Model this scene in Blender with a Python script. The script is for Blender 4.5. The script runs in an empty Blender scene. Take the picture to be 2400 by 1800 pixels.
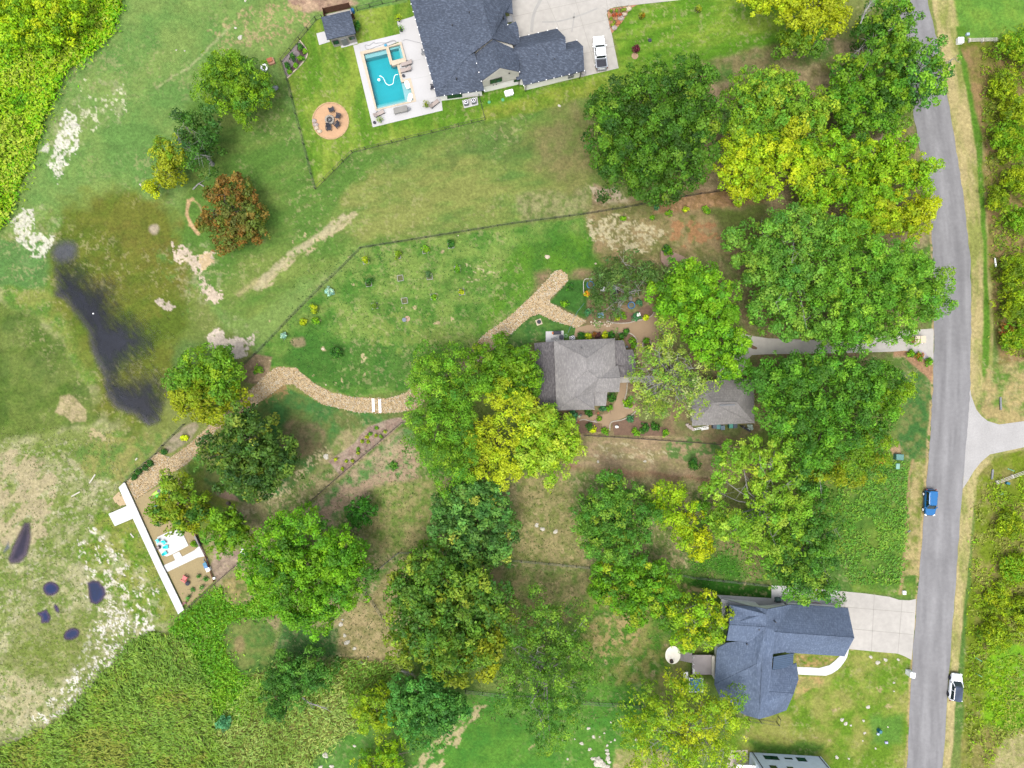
import bpy, bmesh, math, random
import numpy as np
from mathutils import Vector, Matrix
sc = bpy.context.scene
S = 0.073            # metres on the ground per photo pixel (2400 px wide)
H = 116.8            # flying height
# ---------------- camera, world, sun ----------------
cd = bpy.data.cameras.new("camera"); cam = bpy.data.objects.new("camera", cd)
sc.collection.objects.link(cam); cam.location = (0, 0, H); cam.rotation_euler = (0, 0, 0)
cd.sensor_width = 36; cd.lens = 24.0; cd.clip_start = 1; cd.clip_end = 6000
sc.camera = cam
w = bpy.data.worlds.new("World"); sc.world = w; w.use_nodes = True
nt = w.node_tree; bg = nt.nodes["Background"]
SUN_EL, SUN_AZ = 74.0, 205.0      # azimuth clockwise from north (+Y)
sky = nt.nodes.new("ShaderNodeTexSky"); sky.sky_type = 'NISHITA'; sky.sun_disc = False
sky.sun_elevation = math.radians(SUN_EL); sky.sun_rotation = math.radians(SUN_AZ); sky.dust_density = 4.0
hs = nt.nodes.new("ShaderNodeHueSaturation"); hs.inputs['Saturation'].default_value = 0.45
nt.links.new(sky.outputs[0], hs.inputs['Color']); nt.links.new(hs.outputs[0], bg.inputs['Color'])
bg.inputs['Strength'].default_value = 0.135
ld = bpy.data.lights.new("sun", 'SUN'); ld.energy = 1.1; ld.angle = math.radians(24); ld.color = (1.0, 0.955, 0.88)
sun = bpy.data.objects.new("sun", ld); sc.collection.objects.link(sun); sun.location = (-60, -80, 120)
az, el = math.radians(SUN_AZ), math.radians(SUN_EL)
sd = Vector((math.sin(az)*math.cos(el), math.cos(az)*math.cos(el), math.sin(el)))
sun.rotation_euler = sd.to_track_quat('Z', 'Y').to_euler()
sc.view_settings.view_transform = 'Standard'; sc.view_settings.look = 'None'
sc.view_settings.gamma = 1.0; sc.view_settings.exposure = 1.76
sc.cycles.max_bounces = 6; sc.cycles.diffuse_bounces = 3; sc.cycles.transparent_max_bounces = 8
GAIN = 3.2
rnd = random.Random(11)
rng = np.random.default_rng(7)

# ---------------- helpers ----------------
def lin(c):
    c = c/255.0
    return c/12.92 if c <= 0.04045 else ((c+0.055)/1.055)**2.4
def C(r, g, b):
    """surface colour whose lit look is about this sRGB pixel"""
    return tuple(min(0.86, lin(v)/GAIN) for v in (r, g, b))
def G(px, py, z=0.0):
    k = 1-z/H
    return ((px-1200)*S*k, (900-py)*S*k, z)
def tile(ox, oy, f, pts):
    return [(ox+x/f, oy+y/f) for x, y in pts]
T = 3.687
def link(o): sc.collection.objects.link(o)
def tag(o, label=None, cat=None, group=None, kind=None):
    if label: o['label'] = label
    if cat: o['category'] = cat
    if group: o['group'] = group
    if kind: o['kind'] = kind
    return o
def thing(name, loc, label, cat, group=None, rz=0.0):
    o = bpy.data.objects.new(name, None); link(o)
    o.location = loc; o.rotation_euler = (0, 0, rz); o.empty_display_size = 0.5
    return tag(o, label, cat, group)
def copy_tree(o, parent=None):
    c = o.copy(); link(c); c.parent = parent
    for ch in list(o.children): copy_tree(ch, c)
    return c
def root_loc(o):
    while o.parent: o = o.parent
    return Vector(o.location)

class MB:
    def __init__(s): s.v = []; s.f = []; s.c = None
    def add(s, vs, fs):
        n = len(s.v); s.v += [tuple(v) for v in vs]; s.f += [tuple(n+i for i in f) for f in fs]; return s
    def box(s, c, size, rz=0.0, rx=0.0, ry=0.0, taper=1.0):
        hx, hy, hz = size[0]/2, size[1]/2, size[2]/2
        R = Matrix.Rotation(rz, 3, 'Z') @ Matrix.Rotation(ry, 3, 'Y') @ Matrix.Rotation(rx, 3, 'X')
        vs = []
        for z in (-1, 1):
            t = taper if z > 0 else 1
            for x, y in ((-1, -1), (1, -1), (1, 1), (-1, 1)):
                vs.append(Vector(c)+R @ Vector((x*hx*t, y*hy*t, z*hz)))
        return s.add(vs, [(3, 2, 1, 0), (4, 5, 6, 7), (0, 1, 5, 4), (1, 2, 6, 5), (2, 3, 7, 6), (3, 0, 4, 7)])
    def cyl(s, p0, p1, r0, r1=None, n=10, cap=True):
        r1 = r0 if r1 is None else r1
        p0 = Vector(p0); p1 = Vector(p1); d = (p1-p0)
        if d.length < 1e-6: return s
        d.normalize(); a = d.orthogonal().normalized(); b = d.cross(a)
        vs = []
        for p, r in ((p0, r0), (p1, r1)):
            for i in range(n):
                t = 2*math.pi*i/n; vs.append(p+a*math.cos(t)*r+b*math.sin(t)*r)
        fs = [(i, (i+1) % n, n+(i+1) % n, n+i) for i in range(n)]
        if cap: fs += [tuple(reversed(range(n))), tuple(range(n, 2*n))]
        return s.add(vs, fs)
    def tube(s, pts, r, n=6):
        for a, b in zip(pts[:-1], pts[1:]): s.cyl(a, b, r, r, n, True)
        return s
    def prism(s, poly, z0, z1):
        n = len(poly)
        vs = [(x, y, z0) for x, y in poly]+[(x, y, z1) for x, y in poly]
        fs = [tuple(range(n, 2*n)), tuple(reversed(range(n)))]
        fs += [(i, (i+1) % n, n+(i+1) % n, n+i) for i in range(n)]
        return s.add(vs, fs)
    def disc(s, c, r0, r1, z0, z1, n=20, sx=1.0):
        """ring wall between two radii (r1 inner)"""
        vs = []
        for r, z in ((r0, z0), (r0, z1), (r1, z1), (r1, z0)):
            for i in range(n):
                t = 2*math.pi*i/n; vs.append((c[0]+math.cos(t)*r*sx, c[1]+math.sin(t)*r, z))
        fs = []
        for k in range(4):
            for i in range(n):
                j = (i+1) % n; k2 = (k+1) % 4
                fs.append((k*n+i, k*n+j, k2*n+j, k2*n+i))
        return s.add(vs, fs)
    def torus(s, c, R, r, n=28, m=8):
        vs = []; fs = []
        for i in range(n):
            t = 2*math.pi*i/n
            for j in range(m):
                u = 2*math.pi*j/m; q = R+r*math.cos(u)
                vs.append((c[0]+q*math.cos(t), c[1]+q*math.sin(t), c[2]+r*math.sin(u)))
        for i in range(n):
            for j in range(m):
                fs.append((i*m+j, ((i+1) % n)*m+j, ((i+1) % n)*m+(j+1) % m, i*m+(j+1) % m))
        return s.add(vs, fs)
    def rings(s, rs, cap=True):
        n = len(rs[0]); vs = [p for r in rs for p in r]; fs = []
        for k in range(len(rs)-1):
            for i in range(n):
                j = (i+1) % n; fs.append((k*n+i, k*n+j, (k+1)*n+j, (k+1)*n+i))
        if cap: fs += [tuple(reversed(range(n))), tuple(range((len(rs)-1)*n, len(rs)*n))]
        return s.add(vs, fs)
    def blob(s, c, r, seed=0, rough=0.25, sq=(1, 1, 1), n=8, m=6):
        q = random.Random(seed); vs = []; fs = []
        ph = [q.uniform(0, 6.28) for _ in range(6)]
        for i in range(1, m):
            th = math.pi*i/m
            for j in range(n):
                t = 2*math.pi*j/n
                k = 1+rough*(0.5*math.sin(2*t+ph[0])+0.4*math.sin(3*t+ph[1]+th*2)+q.uniform(-.45, .45))
                vs.append((c[0]+r*k*math.sin(th)*math.cos(t)*sq[0], c[1]+r*k*math.sin(th)*math.sin(t)*sq[1], c[2]+r*k*math.cos(th)*sq[2]))
        top = len(vs); vs.append((c[0], c[1], c[2]+r*sq[2])); vs.append((c[0], c[1], c[2]-r*sq[2]))
        for i in range(m-2):
            for j in range(n):
                a = i*n+j; b = i*n+(j+1) % n; fs.append((a, a+n, b+n, b))
        for j in range(n):
            fs.append((top, j, (j+1) % n)); k = (m-2)*n; fs.append((top+1, k+(j+1) % n, k+j))
        return s.add(vs, fs)
    def build(s, name, mat, parent=None, base=None, local=False, smooth=False):
        me = bpy.data.meshes.new(name)
        if parent is not None and not local: off = root_loc(parent)
        elif base is not None: off = Vector(base)
        else: off = Vector((0, 0, 0))
        me.from_pydata([(v[0]-off[0], v[1]-off[1], v[2]-off[2]) for v in s.v], [], s.f)
        me.materials.append(mat)
        if smooth: me.polygons.foreach_set('use_smooth', [True]*len(me.polygons))
        me.update()
        o = bpy.data.objects.new(name, me); link(o)
        if parent is not None: o.parent = parent
        elif base is not None: o.location = off
        return o

def quads_object(name, V, col, mat, parent=None, base=(0, 0, 0), k=4):
    """V: (n*k,3) vertex array, k per face; col: (n,3) face colours"""
    me = bpy.data.meshes.new(name); nv = len(V); nf = nv//k
    off = root_loc(parent) if parent is not None else Vector(base)
    V = V-np.array([off[0], off[1], off[2]])
    me.vertices.add(nv); me.vertices.foreach_set('co', V.astype(np.float32).ravel())
    me.loops.add(nv); me.loops.foreach_set('vertex_index', np.arange(nv, dtype=np.int32))
    me.polygons.add(nf); me.polygons.foreach_set('loop_start', np.arange(0, nv, k, dtype=np.int32))
    me.update(calc_edges=True)
    a = me.color_attributes.new('Col', 'FLOAT_COLOR', 'POINT')
    cc = np.ones((nv, 4), np.float32); cc[:, :3] = np.repeat(col, k, axis=0)
    a.data.foreach_set('color', cc.ravel())
    me.materials.append(mat)
    o = bpy.data.objects.new(name, me); link(o)
    if parent is not None: o.parent = parent
    else: o.location = off
    return o

# ---------------- materials ----------------
def newmat(name):
    m = bpy.data.materials.new(name); m.use_nodes = True
    return m, m.node_tree, m.node_tree.nodes['Principled BSDF']
def N(nt, t, **kw):
    n = nt.nodes.new(t)
    for k, v in kw.items():
        if hasattr(n, k): setattr(n, k, v)
        else: n.inputs[k].default_value = v
    return n
def mulnoise(nt, src, scales, vec=None):
    """multiply colour socket by layered value noise"""
    cur = src
    for sc_, lo, hi, det in scales:
        nz = N(nt, 'ShaderNodeTexNoise'); nz.inputs['Scale'].default_value = sc_; nz.inputs['Detail'].default_value = det
        if vec is not None: nt.links.new(vec, nz.inputs['Vector'])
        mr = N(nt, 'ShaderNodeMapRange'); mr.inputs['From Min'].default_value = 0.3; mr.inputs['From Max'].default_value = 0.7
        mr.inputs['To Min'].default_value = lo; mr.inputs['To Max'].default_value = hi
        nt.links.new(nz.outputs['Fac'], mr.inputs['Value'])
        mx = N(nt, 'ShaderNodeVectorMath'); mx.operation = 'SCALE'
        nt.links.new(cur, mx.inputs[0]); nt.links.new(mr.outputs[0], mx.inputs['Scale'])
        cur = mx.outputs[0]
    return cur
_mc = {}
def flat(name, rgb, rough=0.6, metal=0.0, noise=None, raw=False, spec=0.5):
    key = (name,)
    if key in _mc: return _mc[key]
    m, nt, b = newmat(name)
    col = rgb if raw else C(*rgb)
    b.inputs['Roughness'].default_value = rough; b.inputs['Metallic'].default_value = metal
    b.inputs['Specular IOR Level'].default_value = spec
    r = N(nt, 'ShaderNodeRGB'); r.outputs[0].default_value = (*col, 1)
    tc = N(nt, 'ShaderNodeNewGeometry')
    out = mulnoise(nt, r.outputs[0], noise or [(1.3, 0.93, 1.07, 4), (14, 0.95, 1.05, 2)], tc.outputs['Position'])
    nt.links.new(out, b.inputs['Base Color']); _mc[key] = m
    return m
def attr_mat(name, scales, rough=0.85, transl=0.0, spec=0.2, bump=0.0, bscale=8.0):
    m, nt, b = newmat(name)
    at = N(nt, 'ShaderNodeVertexColor'); at.layer_name = 'Col'
    ge = N(nt, 'ShaderNodeNewGeometry')
    out = mulnoise(nt, at.outputs['Color'], scales, ge.outputs['Position']) if scales else at.outputs['Color']
    nt.links.new(out, b.inputs['Base Color']); b.inputs['Roughness'].default_value = rough
    b.inputs['Specular IOR Level'].default_value = spec
    if bump:
        nz = N(nt, 'ShaderNodeTexNoise'); nz.inputs['Scale'].default_value = bscale; nz.inputs['Detail'].default_value = 3
        nt.links.new(ge.outputs['Position'], nz.inputs['Vector'])
        bp = N(nt, 'ShaderNodeBump'); bp.inputs['Strength'].default_value = bump; bp.inputs['Distance'].default_value = 0.12
        nt.links.new(nz.outputs['Fac'], bp.inputs['Height']); nt.links.new(bp.outputs[0], b.inputs['Normal'])
    if transl:
        tr = N(nt, 'ShaderNodeBsdfTranslucent'); nt.links.new(out, tr.inputs['Color'])
        mx = N(nt, 'ShaderNodeMixShader'); mx.inputs[0].default_value = transl
        nt.links.new(b.outputs[0], mx.inputs[1]); nt.links.new(tr.outputs[0], mx.inputs[2])
        nt.links.new(mx.outputs[0], nt.nodes['Material Output'].inputs['Surface'])
    return m
M_leaf = attr_mat('leaf', None, 0.6, 0.42, 0.25)
M_ground = attr_mat('ground', [(0.5, 0.9, 1.1, 5), (2.2, 0.78, 1.2, 6), (8.0, 0.82, 1.18, 3)], 0.95, 0, 0.1, 0.5, 5.0)
M_road = attr_mat('asphalt', [(0.35, 0.95, 1.05, 4), (1.6, 0.93, 1.06, 6), (22.0, 0.88, 1.12, 2)], 0.9, 0, 0.2)
M_stone = attr_mat('stones', [(8, 0.9, 1.1, 2)], 0.85, 0, 0.2)
def shingle(name, a, b_, c, ang=0.0, rows=1.0):
    m, nt, b = newmat(name)
    ge = N(nt, 'ShaderNodeNewGeometry')
    mp = N(nt, 'ShaderNodeMapping'); mp.inputs['Rotation'].default_value = (0, 0, math.radians(ang))
    nt.links.new(ge.outputs['Position'], mp.inputs['Vector'])
    wv = N(nt, 'ShaderNodeTexNoise'); wv.inputs['Scale'].default_value = 1.0; wv.inputs['Detail'].default_value = 2; wv.inputs['Roughness'].default_value = .7
    sc1 = N(nt, 'ShaderNodeVectorMath'); sc1.operation = 'MULTIPLY'; sc1.inputs[1].default_value = (5.0, 1.7, 3.0)
    nt.links.new(mp.outputs[0], sc1.inputs[0]); nt.links.new(sc1.outputs[0], wv.inputs['Vector'])
    cr = N(nt, 'ShaderNodeValToRGB'); e = cr.color_ramp.elements
    e[0].position = 0.36; e[0].color = (*C(*a), 1); e[1].position = 0.66; e[1].color = (*C(*c), 1)
    k = cr.color_ramp.elements.new(0.52); k.color = (*C(*b_), 1)
    nt.links.new(wv.outputs['Fac'], cr.inputs[0])
    out = mulnoise(nt, cr.outputs[0], [(0.16, 0.84, 1.1, 4), (0.9, .93, 1.07, 4)], ge.outputs['Position'])
    nt.links.new(out, b.inputs['Base Color']); b.inputs['Roughness'].default_value = 0.85; b.inputs['Specular IOR Level'].default_value = 0.25
    wa = N(nt, 'ShaderNodeTexWave'); wa.inputs['Scale'].default_value = 1.1; wa.bands_direction = 'Y'; wa.inputs['Distortion'].default_value = 1.5
    nt.links.new(mp.outputs[0], wa.inputs['Vector'])
    bp = N(nt, 'ShaderNodeBump'); bp.inputs['Strength'].default_value = 0.35; bp.inputs['Distance'].default_value = 0.03
    nt.links.new(wa.outputs['Fac'], bp.inputs['Height']); nt.links.new(bp.outputs[0], b.inputs['Normal'])
    return m
M_shA = shingle('slate_shingle', (80, 90, 108), (92, 103, 122), (118, 129, 149), -76)
M_shB = shingle('blue_shingle', (104, 121, 149), (114, 131, 159), (133, 151, 178), 4)
M_shC = shingle('grey_shingle', (158, 154, 153), (168, 164, 162), (186, 182, 178), 0)
M_shD = shingle('stained_shingle', (96, 92, 94), (112, 108, 110), (136, 132, 132), 0)
M_shE = shingle('weathered_shingle', (122, 118, 120), (136, 131, 133), (160, 155, 154), 0)
M_conc = flat('concrete', (219, 214, 205), 0.85, noise=[(0.15, .88, 1.06, 6), (1.2, .92, 1.05, 6), (12, .97, 1.03, 2)])
M_concw = flat('pale_concrete', (229, 228, 228), 0.8, noise=[(0.3, .96, 1.04, 4), (6, .98, 1.02, 2)])
M_white = flat('white_paint', (.62, .62, .62), 0.5, raw=True)
M_dock = flat('white_decking', (252, 252, 250), 0.7, noise=[(0.25, .93, 1.03, 5), (1.7, .96, 1.03, 5), (9, .97, 1.03, 3)])
M_wall = flat('white_brick', (.6, .57, .53), 0.8, raw=True, noise=[(0.8, .96, 1.04, 4), (18, .95, 1.05, 1)])
M_siding = flat('grey_siding', (.3, .285, .25), 0.7, raw=True)
M_black = flat('black_metal', (34, 36, 40), 0.5)
M_dark = flat('dark_fabric', (52, 56, 72), 0.8)
M_glass = flat('window_glass', (30, 92, 74), 0.08, noise=[(0.7, .6, 1.5, 2)])
M_wood = flat('brown_wood', (122, 70, 36), 0.8)
M_beige = flat('beige_stone', (238, 220, 192), 0.8, noise=[(2.5, .9, 1.08, 3)])
M_cush = flat('beige_cushion', (206, 190, 182), 0.9)
M_tyre = flat('tyre', (26, 27, 30), 0.8)
M_rim = flat('rim', (.75, .75, .78), 0.35, 0.0, raw=True)
M_bark = flat('bark', (122, 108, 96), 0.95, noise=[(1.5, .8, 1.2, 4), (9, .8, 1.2, 2)])
M_pale = flat('pale_bark', (186, 184, 178), 0.95, noise=[(1.5, .85, 1.15, 4)])
M_teal = flat('teal_plastic', (.0, .45, .47), 0.5, raw=True)
M_red = flat('coral_plastic', (240, 96, 96), 0.5)
M_grey = flat('grey_metal', (150, 154, 160), 0.5)
M_dk = flat('deck_boards', (200, 190, 190), 0.8)
M_terra = flat('terracotta', (200, 116, 70), 0.8)
M_blue = flat('blue_plastic', (30, 140, 210), 0.5)
M_gbox = flat('green_cabinet', (96, 160, 150), 0.6)
M_chain = flat('chain_link', (92, 100, 92), 0.6)
M_rock = flat('pale_limestone', (236, 230, 212), 0.9, noise=[(3, .85, 1.1, 3)])
# ---------------- numpy noise and masks in photo-pixel space ----------------
_tab = rng.random((256, 256))
def vnoise(X, Y, sc_, seed):
    x = X/sc_+seed*17.31; y = Y/sc_+seed*9.77
    ix = np.floor(x).astype(np.int64); iy = np.floor(y).astype(np.int64)
    fx = x-ix; fy = y-iy; fx = fx*fx*(3-2*fx); fy = fy*fy*(3-2*fy)
    a = _tab[iy & 255, ix & 255]; b = _tab[iy & 255, (ix+1) & 255]
    c = _tab[(iy+1) & 255, ix & 255]; d = _tab[(iy+1) & 255, (ix+1) & 255]
    return (a*(1-fx)+b*fx)*(1-fy)+(c*(1-fx)+d*fx)*fy
def fbm(X, Y, sc_, octv=4, seed=0, rough=.55):
    s = 0; a = 1; t = 0
    for k in range(octv):
        s = s+a*vnoise(X, Y, sc_/2**k, seed+k*3.1); t += a; a *= rough
    return s/t
def sdf(X, Y, P):
    P = np.array(P, float); n = len(P)
    d = np.full(X.shape, 1e18); ins = np.zeros(X.shape, bool)
    for i in range(n):
        ax, ay = P[i]; bx, by = P[(i+1) % n]
        ex, ey = bx-ax, by-ay; L = ex*ex+ey*ey+1e-9
        t = np.clip(((X-ax)*ex+(Y-ay)*ey)/L, 0, 1)
        d = np.minimum(d, (X-ax-t*ex)**2+(Y-ay-t*ey)**2)
        if ay != by:
            c = (ay > Y) != (by > Y)
            ins ^= c & (X < (bx-ax)*(Y-ay)/(by-ay)+ax)
    d = np.sqrt(d); return np.where(ins, -d, d)
def ldist(X, Y, P):
    d = np.full(X.shape, 1e18)
    for (ax, ay), (bx, by) in zip(P[:-1], P[1:]):
        ex, ey = bx-ax, by-ay; L = ex*ex+ey*ey+1e-9
        t = np.clip(((X-ax)*ex+(Y-ay)*ey)/L, 0, 1)
        d = np.minimum(d, (X-ax-t*ex)**2+(Y-ay-t*ey)**2)
    return np.sqrt(d)
def inside(P, x, y):
    c = False; n = len(P)
    for i in range(n):
        ax, ay = P[i]; bx, by = P[(i+1) % n]
        if (ay > y) != (by > y) and x < (bx-ax)*(y-ay)/(by-ay)+ax: c = not c
    return c
def ell(cx, cy, rx, ry, rot=0, n=18):
    a = math.radians(rot)
    return [(cx+rx*math.cos(t)*math.cos(a)-ry*math.sin(t)*math.sin(a), cy+rx*math.cos(t)*math.sin(a)+ry*math.sin(t)*math.cos(a)) for t in [2*math.pi*i/n for i in range(n)]]

STEP = 2.6
gx = np.arange(-60, 2461, STEP); gy = np.arange(-60, 1861, STEP)
far = [100, 260, 700, 1800, 5000, 14000]
GX = np.concatenate([[gx[0]-f for f in reversed(far)], gx, [gx[-1]+f for f in far]])
GY = np.concatenate([[gy[0]-f for f in reversed(far)], gy, [gy[-1]+f for f in far]])
PX, PY = np.meshgrid(GX, GY)
nY, nX = PX.shape
def c8(c): return np.array([lin(v) for v in c])/GAIN
IMG = np.zeros((nY, nX, 3))
n1 = fbm(PX, PY, 260, 5, 1); n2 = fbm(PX, PY, 60, 4, 2)
b0, b1 = c8((96, 132, 62)), c8((140, 150, 84))
t = np.clip((n1-.35)/.3, 0, 1)[..., None]; IMG[:] = b0*(1-t)+b1*t
def win(P, pad):
    P = np.array(P); x0, y0 = P.min(0)-pad; x1, y1 = P.max(0)+pad
    i0, i1 = np.searchsorted(GY, [y0, y1]); j0, j1 = np.searchsorted(GX, [x0, x1])
    return slice(i0, i1), slice(j0, j1)
_ps = [0]
def patch(P, c, soft=12, warp=14, ws=40, a=1.0, thr=None, ns=12, nw=.08, c2=None, cs=50, st=None):
    """paint a ground patch; thr -> broken into flecks by noise; c2 -> second colour by noise; st=(angle,stretch)"""
    _ps[0] += 1; sd_ = _ps[0]*1.7
    sl = win(P, soft+warp+4); X = PX[sl]; Y = PY[sl]
    if X.size == 0: return
    wx = (fbm(X, Y, ws, 3, sd_)-.5)*2*warp; wy = (fbm(X, Y, ws, 3, sd_+5)-.5)*2*warp
    d = sdf(X+wx, Y+wy, P); m = np.clip(.5-d/max(soft, .5), 0, 1); m = m*m*(3-2*m)
    if thr is not None:
        xx, yy = X, Y
        if st:
            an = math.radians(st[0]); u = X*math.cos(an)+Y*math.sin(an); v = -X*math.sin(an)+Y*math.cos(an)
            xx, yy = u/st[1], v
        nz = fbm(xx, yy, ns, 4, sd_+9, .7)
        m = np.clip((nz+(m-1)*.35-thr)/nw, 0, 1)*(m > 0)
    m = (m*a)[..., None]; col = c8(c)
    if c2 is not None:
        xx, yy = X, Y
        if st and thr is None:
            an = math.radians(st[0]); u = X*math.cos(an)+Y*math.sin(an); v = -X*math.sin(an)+Y*math.cos(an); xx, yy = u/st[1], v
        t = np.clip((fbm(xx, yy, cs, 5, sd_+13, .65)-.36)/.28, 0, 1)[..., None]
        col = col*(1-t)+c8(c2)*t
    IMG[sl] = IMG[sl]*(1-m)+col*m
def streak(P, wd, c, soft=4, warp=5, a=1.0, thr=None, ns=8):
    _ps[0] += 1; sd_ = _ps[0]*1.7
    sl = win(P, wd+soft+warp+4); X = PX[sl]; Y = PY[sl]
    wx = (fbm(X, Y, 22, 3, sd_)-.5)*2*warp; wy = (fbm(X, Y, 22, 3, sd_+5)-.5)*2*warp
    d = ldist(X+wx, Y+wy, P)-wd/2; m = np.clip(.5-d/soft, 0, 1)
    if thr is not None: m = m*np.clip((fbm(X, Y, ns, 3, sd_+9, .7)-thr)/.12, 0, 1)
    m = (m*a)[..., None]; IMG[sl] = IMG[sl]*(1-m)+c8(c)*m
# -- wide areas
patch([(-60, -60), (1000, -60), (960, 20), (700, 80), (660, 150), (740, 450), (860, 580), (600, 840), (360, 560), (80, 560), (-60, 560)], (112, 152, 82), 30, 25, c2=(136, 162, 92), cs=90)
patch([(440, 250), (660, 180), (745, 450), (830, 360), (1140, 285), (1360, 240), (1400, 500), (1200, 520), (850, 580), (560, 760), (420, 620)], (98, 138, 62), 30, 20, c2=(132, 152, 80), cs=70, st=(-14, 3))
patch([(860, 400), (1150, 300), (1360, 300), (1400, 480), (1200, 515), (1000, 550), (800, 560), (780, 480)], (108, 140, 72), 30, 25, c2=(150, 158, 88), cs=55, st=(-12, 3))
patch(ell(1150, 340, 150, 45, -8), (98, 118, 66), 50, 25, a=.6, thr=.42, ns=30, nw=.2)
patch(ell(1330, 340, 80, 100, 10), (150, 138, 92), 60, 25, a=.75, c2=(122, 130, 74), cs=30)
# fenced pool garden and front lawn
patch([(955, -60), (955, 5), (835, 27), (745, 46), (661, 142), (677, 190), (742, 442), (826, 354), (1136, 279), (1120, 200), (1000, 0)], (98, 144, 44), 2, 1, c2=(150, 172, 72), cs=34, st=(82, 3.2))
patch([(1120, 200), (1260, 190), (1370, 170), (1450, 155), (1425, 20), (1640, -60), (1900, -60), (1880, 90), (1760, 150), (1560, 190), (1380, 215), (1130, 270)], (92, 146, 38), 14, 6, c2=(146, 172, 66), cs=42, st=(-14, 3.5))
patch([(1130, 255), (1400, 185), (1420, 215), (1140, 290)], (120, 148, 48), 14, 8, c2=(158, 168, 72), cs=24, a=.8)
# brown strips under the eastern trees
patch([(1640, 150), (1760, 120), (1960, 90), (2060, 110), (2060, 300), (2150, 300), (2180, 560), (1900, 700), (1700, 560), (1600, 470), (1640, 300)], (122, 122, 72), 24, 18, c2=(176, 158, 120), cs=34)
patch([(1760, 130), (1950, 80), (1960, 140), (1780, 170), (1640, 200), (1600, 170)], (92, 128, 62), 22, 16, c2=(150, 140, 96), cs=30)
patch(ell(1900, 110, 70, 14, -20), (200, 178, 146), 8, 14, thr=.5, ns=8)
patch([(2025, 325), (2075, 315), (2060, 350), (2040, 370)], (214, 190, 160), 6, 8)
patch([(1390, 430), (1450, 470), (1640, 440), (1720, 440), (1700, 400), (1690, 300), (1660, 180), (1700, 250), (1720, 330), (1700, 470), (1560, 485), (1380, 505)], (188, 164, 130), 10, 10, c2=(150, 128, 100), cs=18)
patch([(1380, 430), (1440, 440), (1480, 480), (1400, 495)], (206, 190, 160), 10, 10, thr=.42, ns=9)
# orchard lawn
patch([(860, 582), (1070, 550), (1400, 505), (1420, 620), (1350, 770), (1200, 735), (1090, 840), (960, 915), (830, 930), (740, 905), (690, 858), (620, 860), (620, 800), (760, 672)], (78, 134, 52), 6, 4, c2=(136, 162, 84), cs=46)
patch([(1230, 560), (1400, 540), (1420, 640), (1340, 740), (1260, 660), (1200, 720), (1120, 780), (1180, 640)], (62, 126, 40), 30, 20, c2=(96, 148, 46), cs=50, a=.85)
patch([(690, 790), (900, 800), (1050, 830), (900, 920), (760, 910), (660, 850)], (58, 122, 46), 30, 20, a=.7)
patch(ell(960, 780, 110, 60, 0), (140, 162, 84), 40, 20, a=.8, thr=.46, ns=16)
patch(ell(860, 620, 110, 50, -12), (140, 164, 90), 30, 20, a=.8, thr=.45, ns=14)
patch(ell(1120, 640, 60, 30, 0), (206, 196, 150), 20, 20, thr=.62, ns=9)
# pale scrub north-east of the orchard
patch([(1370, 490), (1560, 450), (1770, 450), (1800, 520), (1790, 580), (1700, 640), (1560, 660), (1450, 620), (1400, 600), (1380, 540)], (128, 132, 76), 20, 16, c2=(176, 154, 112), cs=30)
patch([(1380, 505), (1480, 500), (1560, 550), (1520, 600), (1440, 590), (1390, 560)], (210, 200, 160), 14, 16, thr=.46, ns=7, nw=.1)
patch(ell(1620, 545, 60, 28, 0), (190, 138, 98), 20, 14, a=.75, thr=.4, ns=20)
patch([(1560, 462), (1700, 446), (1790, 440), (1790, 478), (1640, 492), (1530, 500)], (150, 122, 80), 8, 8, c2=(186, 150, 112), cs=10)
patch([(1640, 492), (1800, 480), (1800, 560), (1690, 590), (1700, 540)], (92, 112, 52), 20, 14, a=.8)
patch([(1210, 460), (1390, 440), (1380, 505), (1220, 520)], (112, 130, 76), 20, 14, a=.7, c2=(176, 170, 124), cs=10)
# below the track : ground round and south of the middle house
patch([(1250, 640), (1800, 600), (2150, 700), (2180, 780), (1800, 1000), (1700, 1050), (1230, 1000)], (156, 134, 102), 20, 12, c2=(124, 134, 80), cs=30)
patch([(1200, 735), (1262, 735), (1352, 768), (1352, 800), (1250, 800), (1120, 870), (1150, 790)], (66, 122, 56), 8, 6, c2=(96, 134, 66), cs=20)
patch([(1285, 710), (1330, 655), (1375, 660), (1375, 745)], (58, 118, 46), 8, 5)
patch([(1340, 1000), (1800, 1050), (1800, 1120), (1560, 1130), (1330, 1110), (1300, 1060)], (164, 156, 108), 12, 10, c2=(190, 166, 132), cs=14, st=(4, 2))
patch(ell(1620, 1052, 70, 22, 5), (92, 142, 72), 16, 16, a=.85, thr=.45, ns=16)
patch(ell(1480, 1060, 120, 22, 3), (214, 202, 164), 16, 10, thr=.6, ns=6, st=(30, 2))
patch([(1320, 1090), (1500, 1105), (1680, 1120), (1660, 1135), (1500, 1128), (1330, 1108)], (176, 136, 108), 10, 8, a=.8)
patch([(620, 980), (960, 960), (980, 1120), (1320, 1100), (1700, 1140), (1700, 1320), (1300, 1340), (900, 1560), (720, 1560), (560, 1520), (500, 1350), (480, 1200)], (124, 146, 80), 26, 16, c2=(176, 164, 120), cs=26)
SC = [(620, 1180), (960, 990), (1000, 1100), (1330, 1100), (1700, 1140), (1700, 1330), (1300, 1340), (1150, 1500), (900, 1560), (720, 1560), (620, 1400)]
patch(SC, (98, 140, 70), 26, 16, a=.8, thr=.53, ns=22, nw=.1)
patch(SC, (206, 190, 146), 26, 16, a=.75, thr=.57, ns=7, nw=.08)
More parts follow.
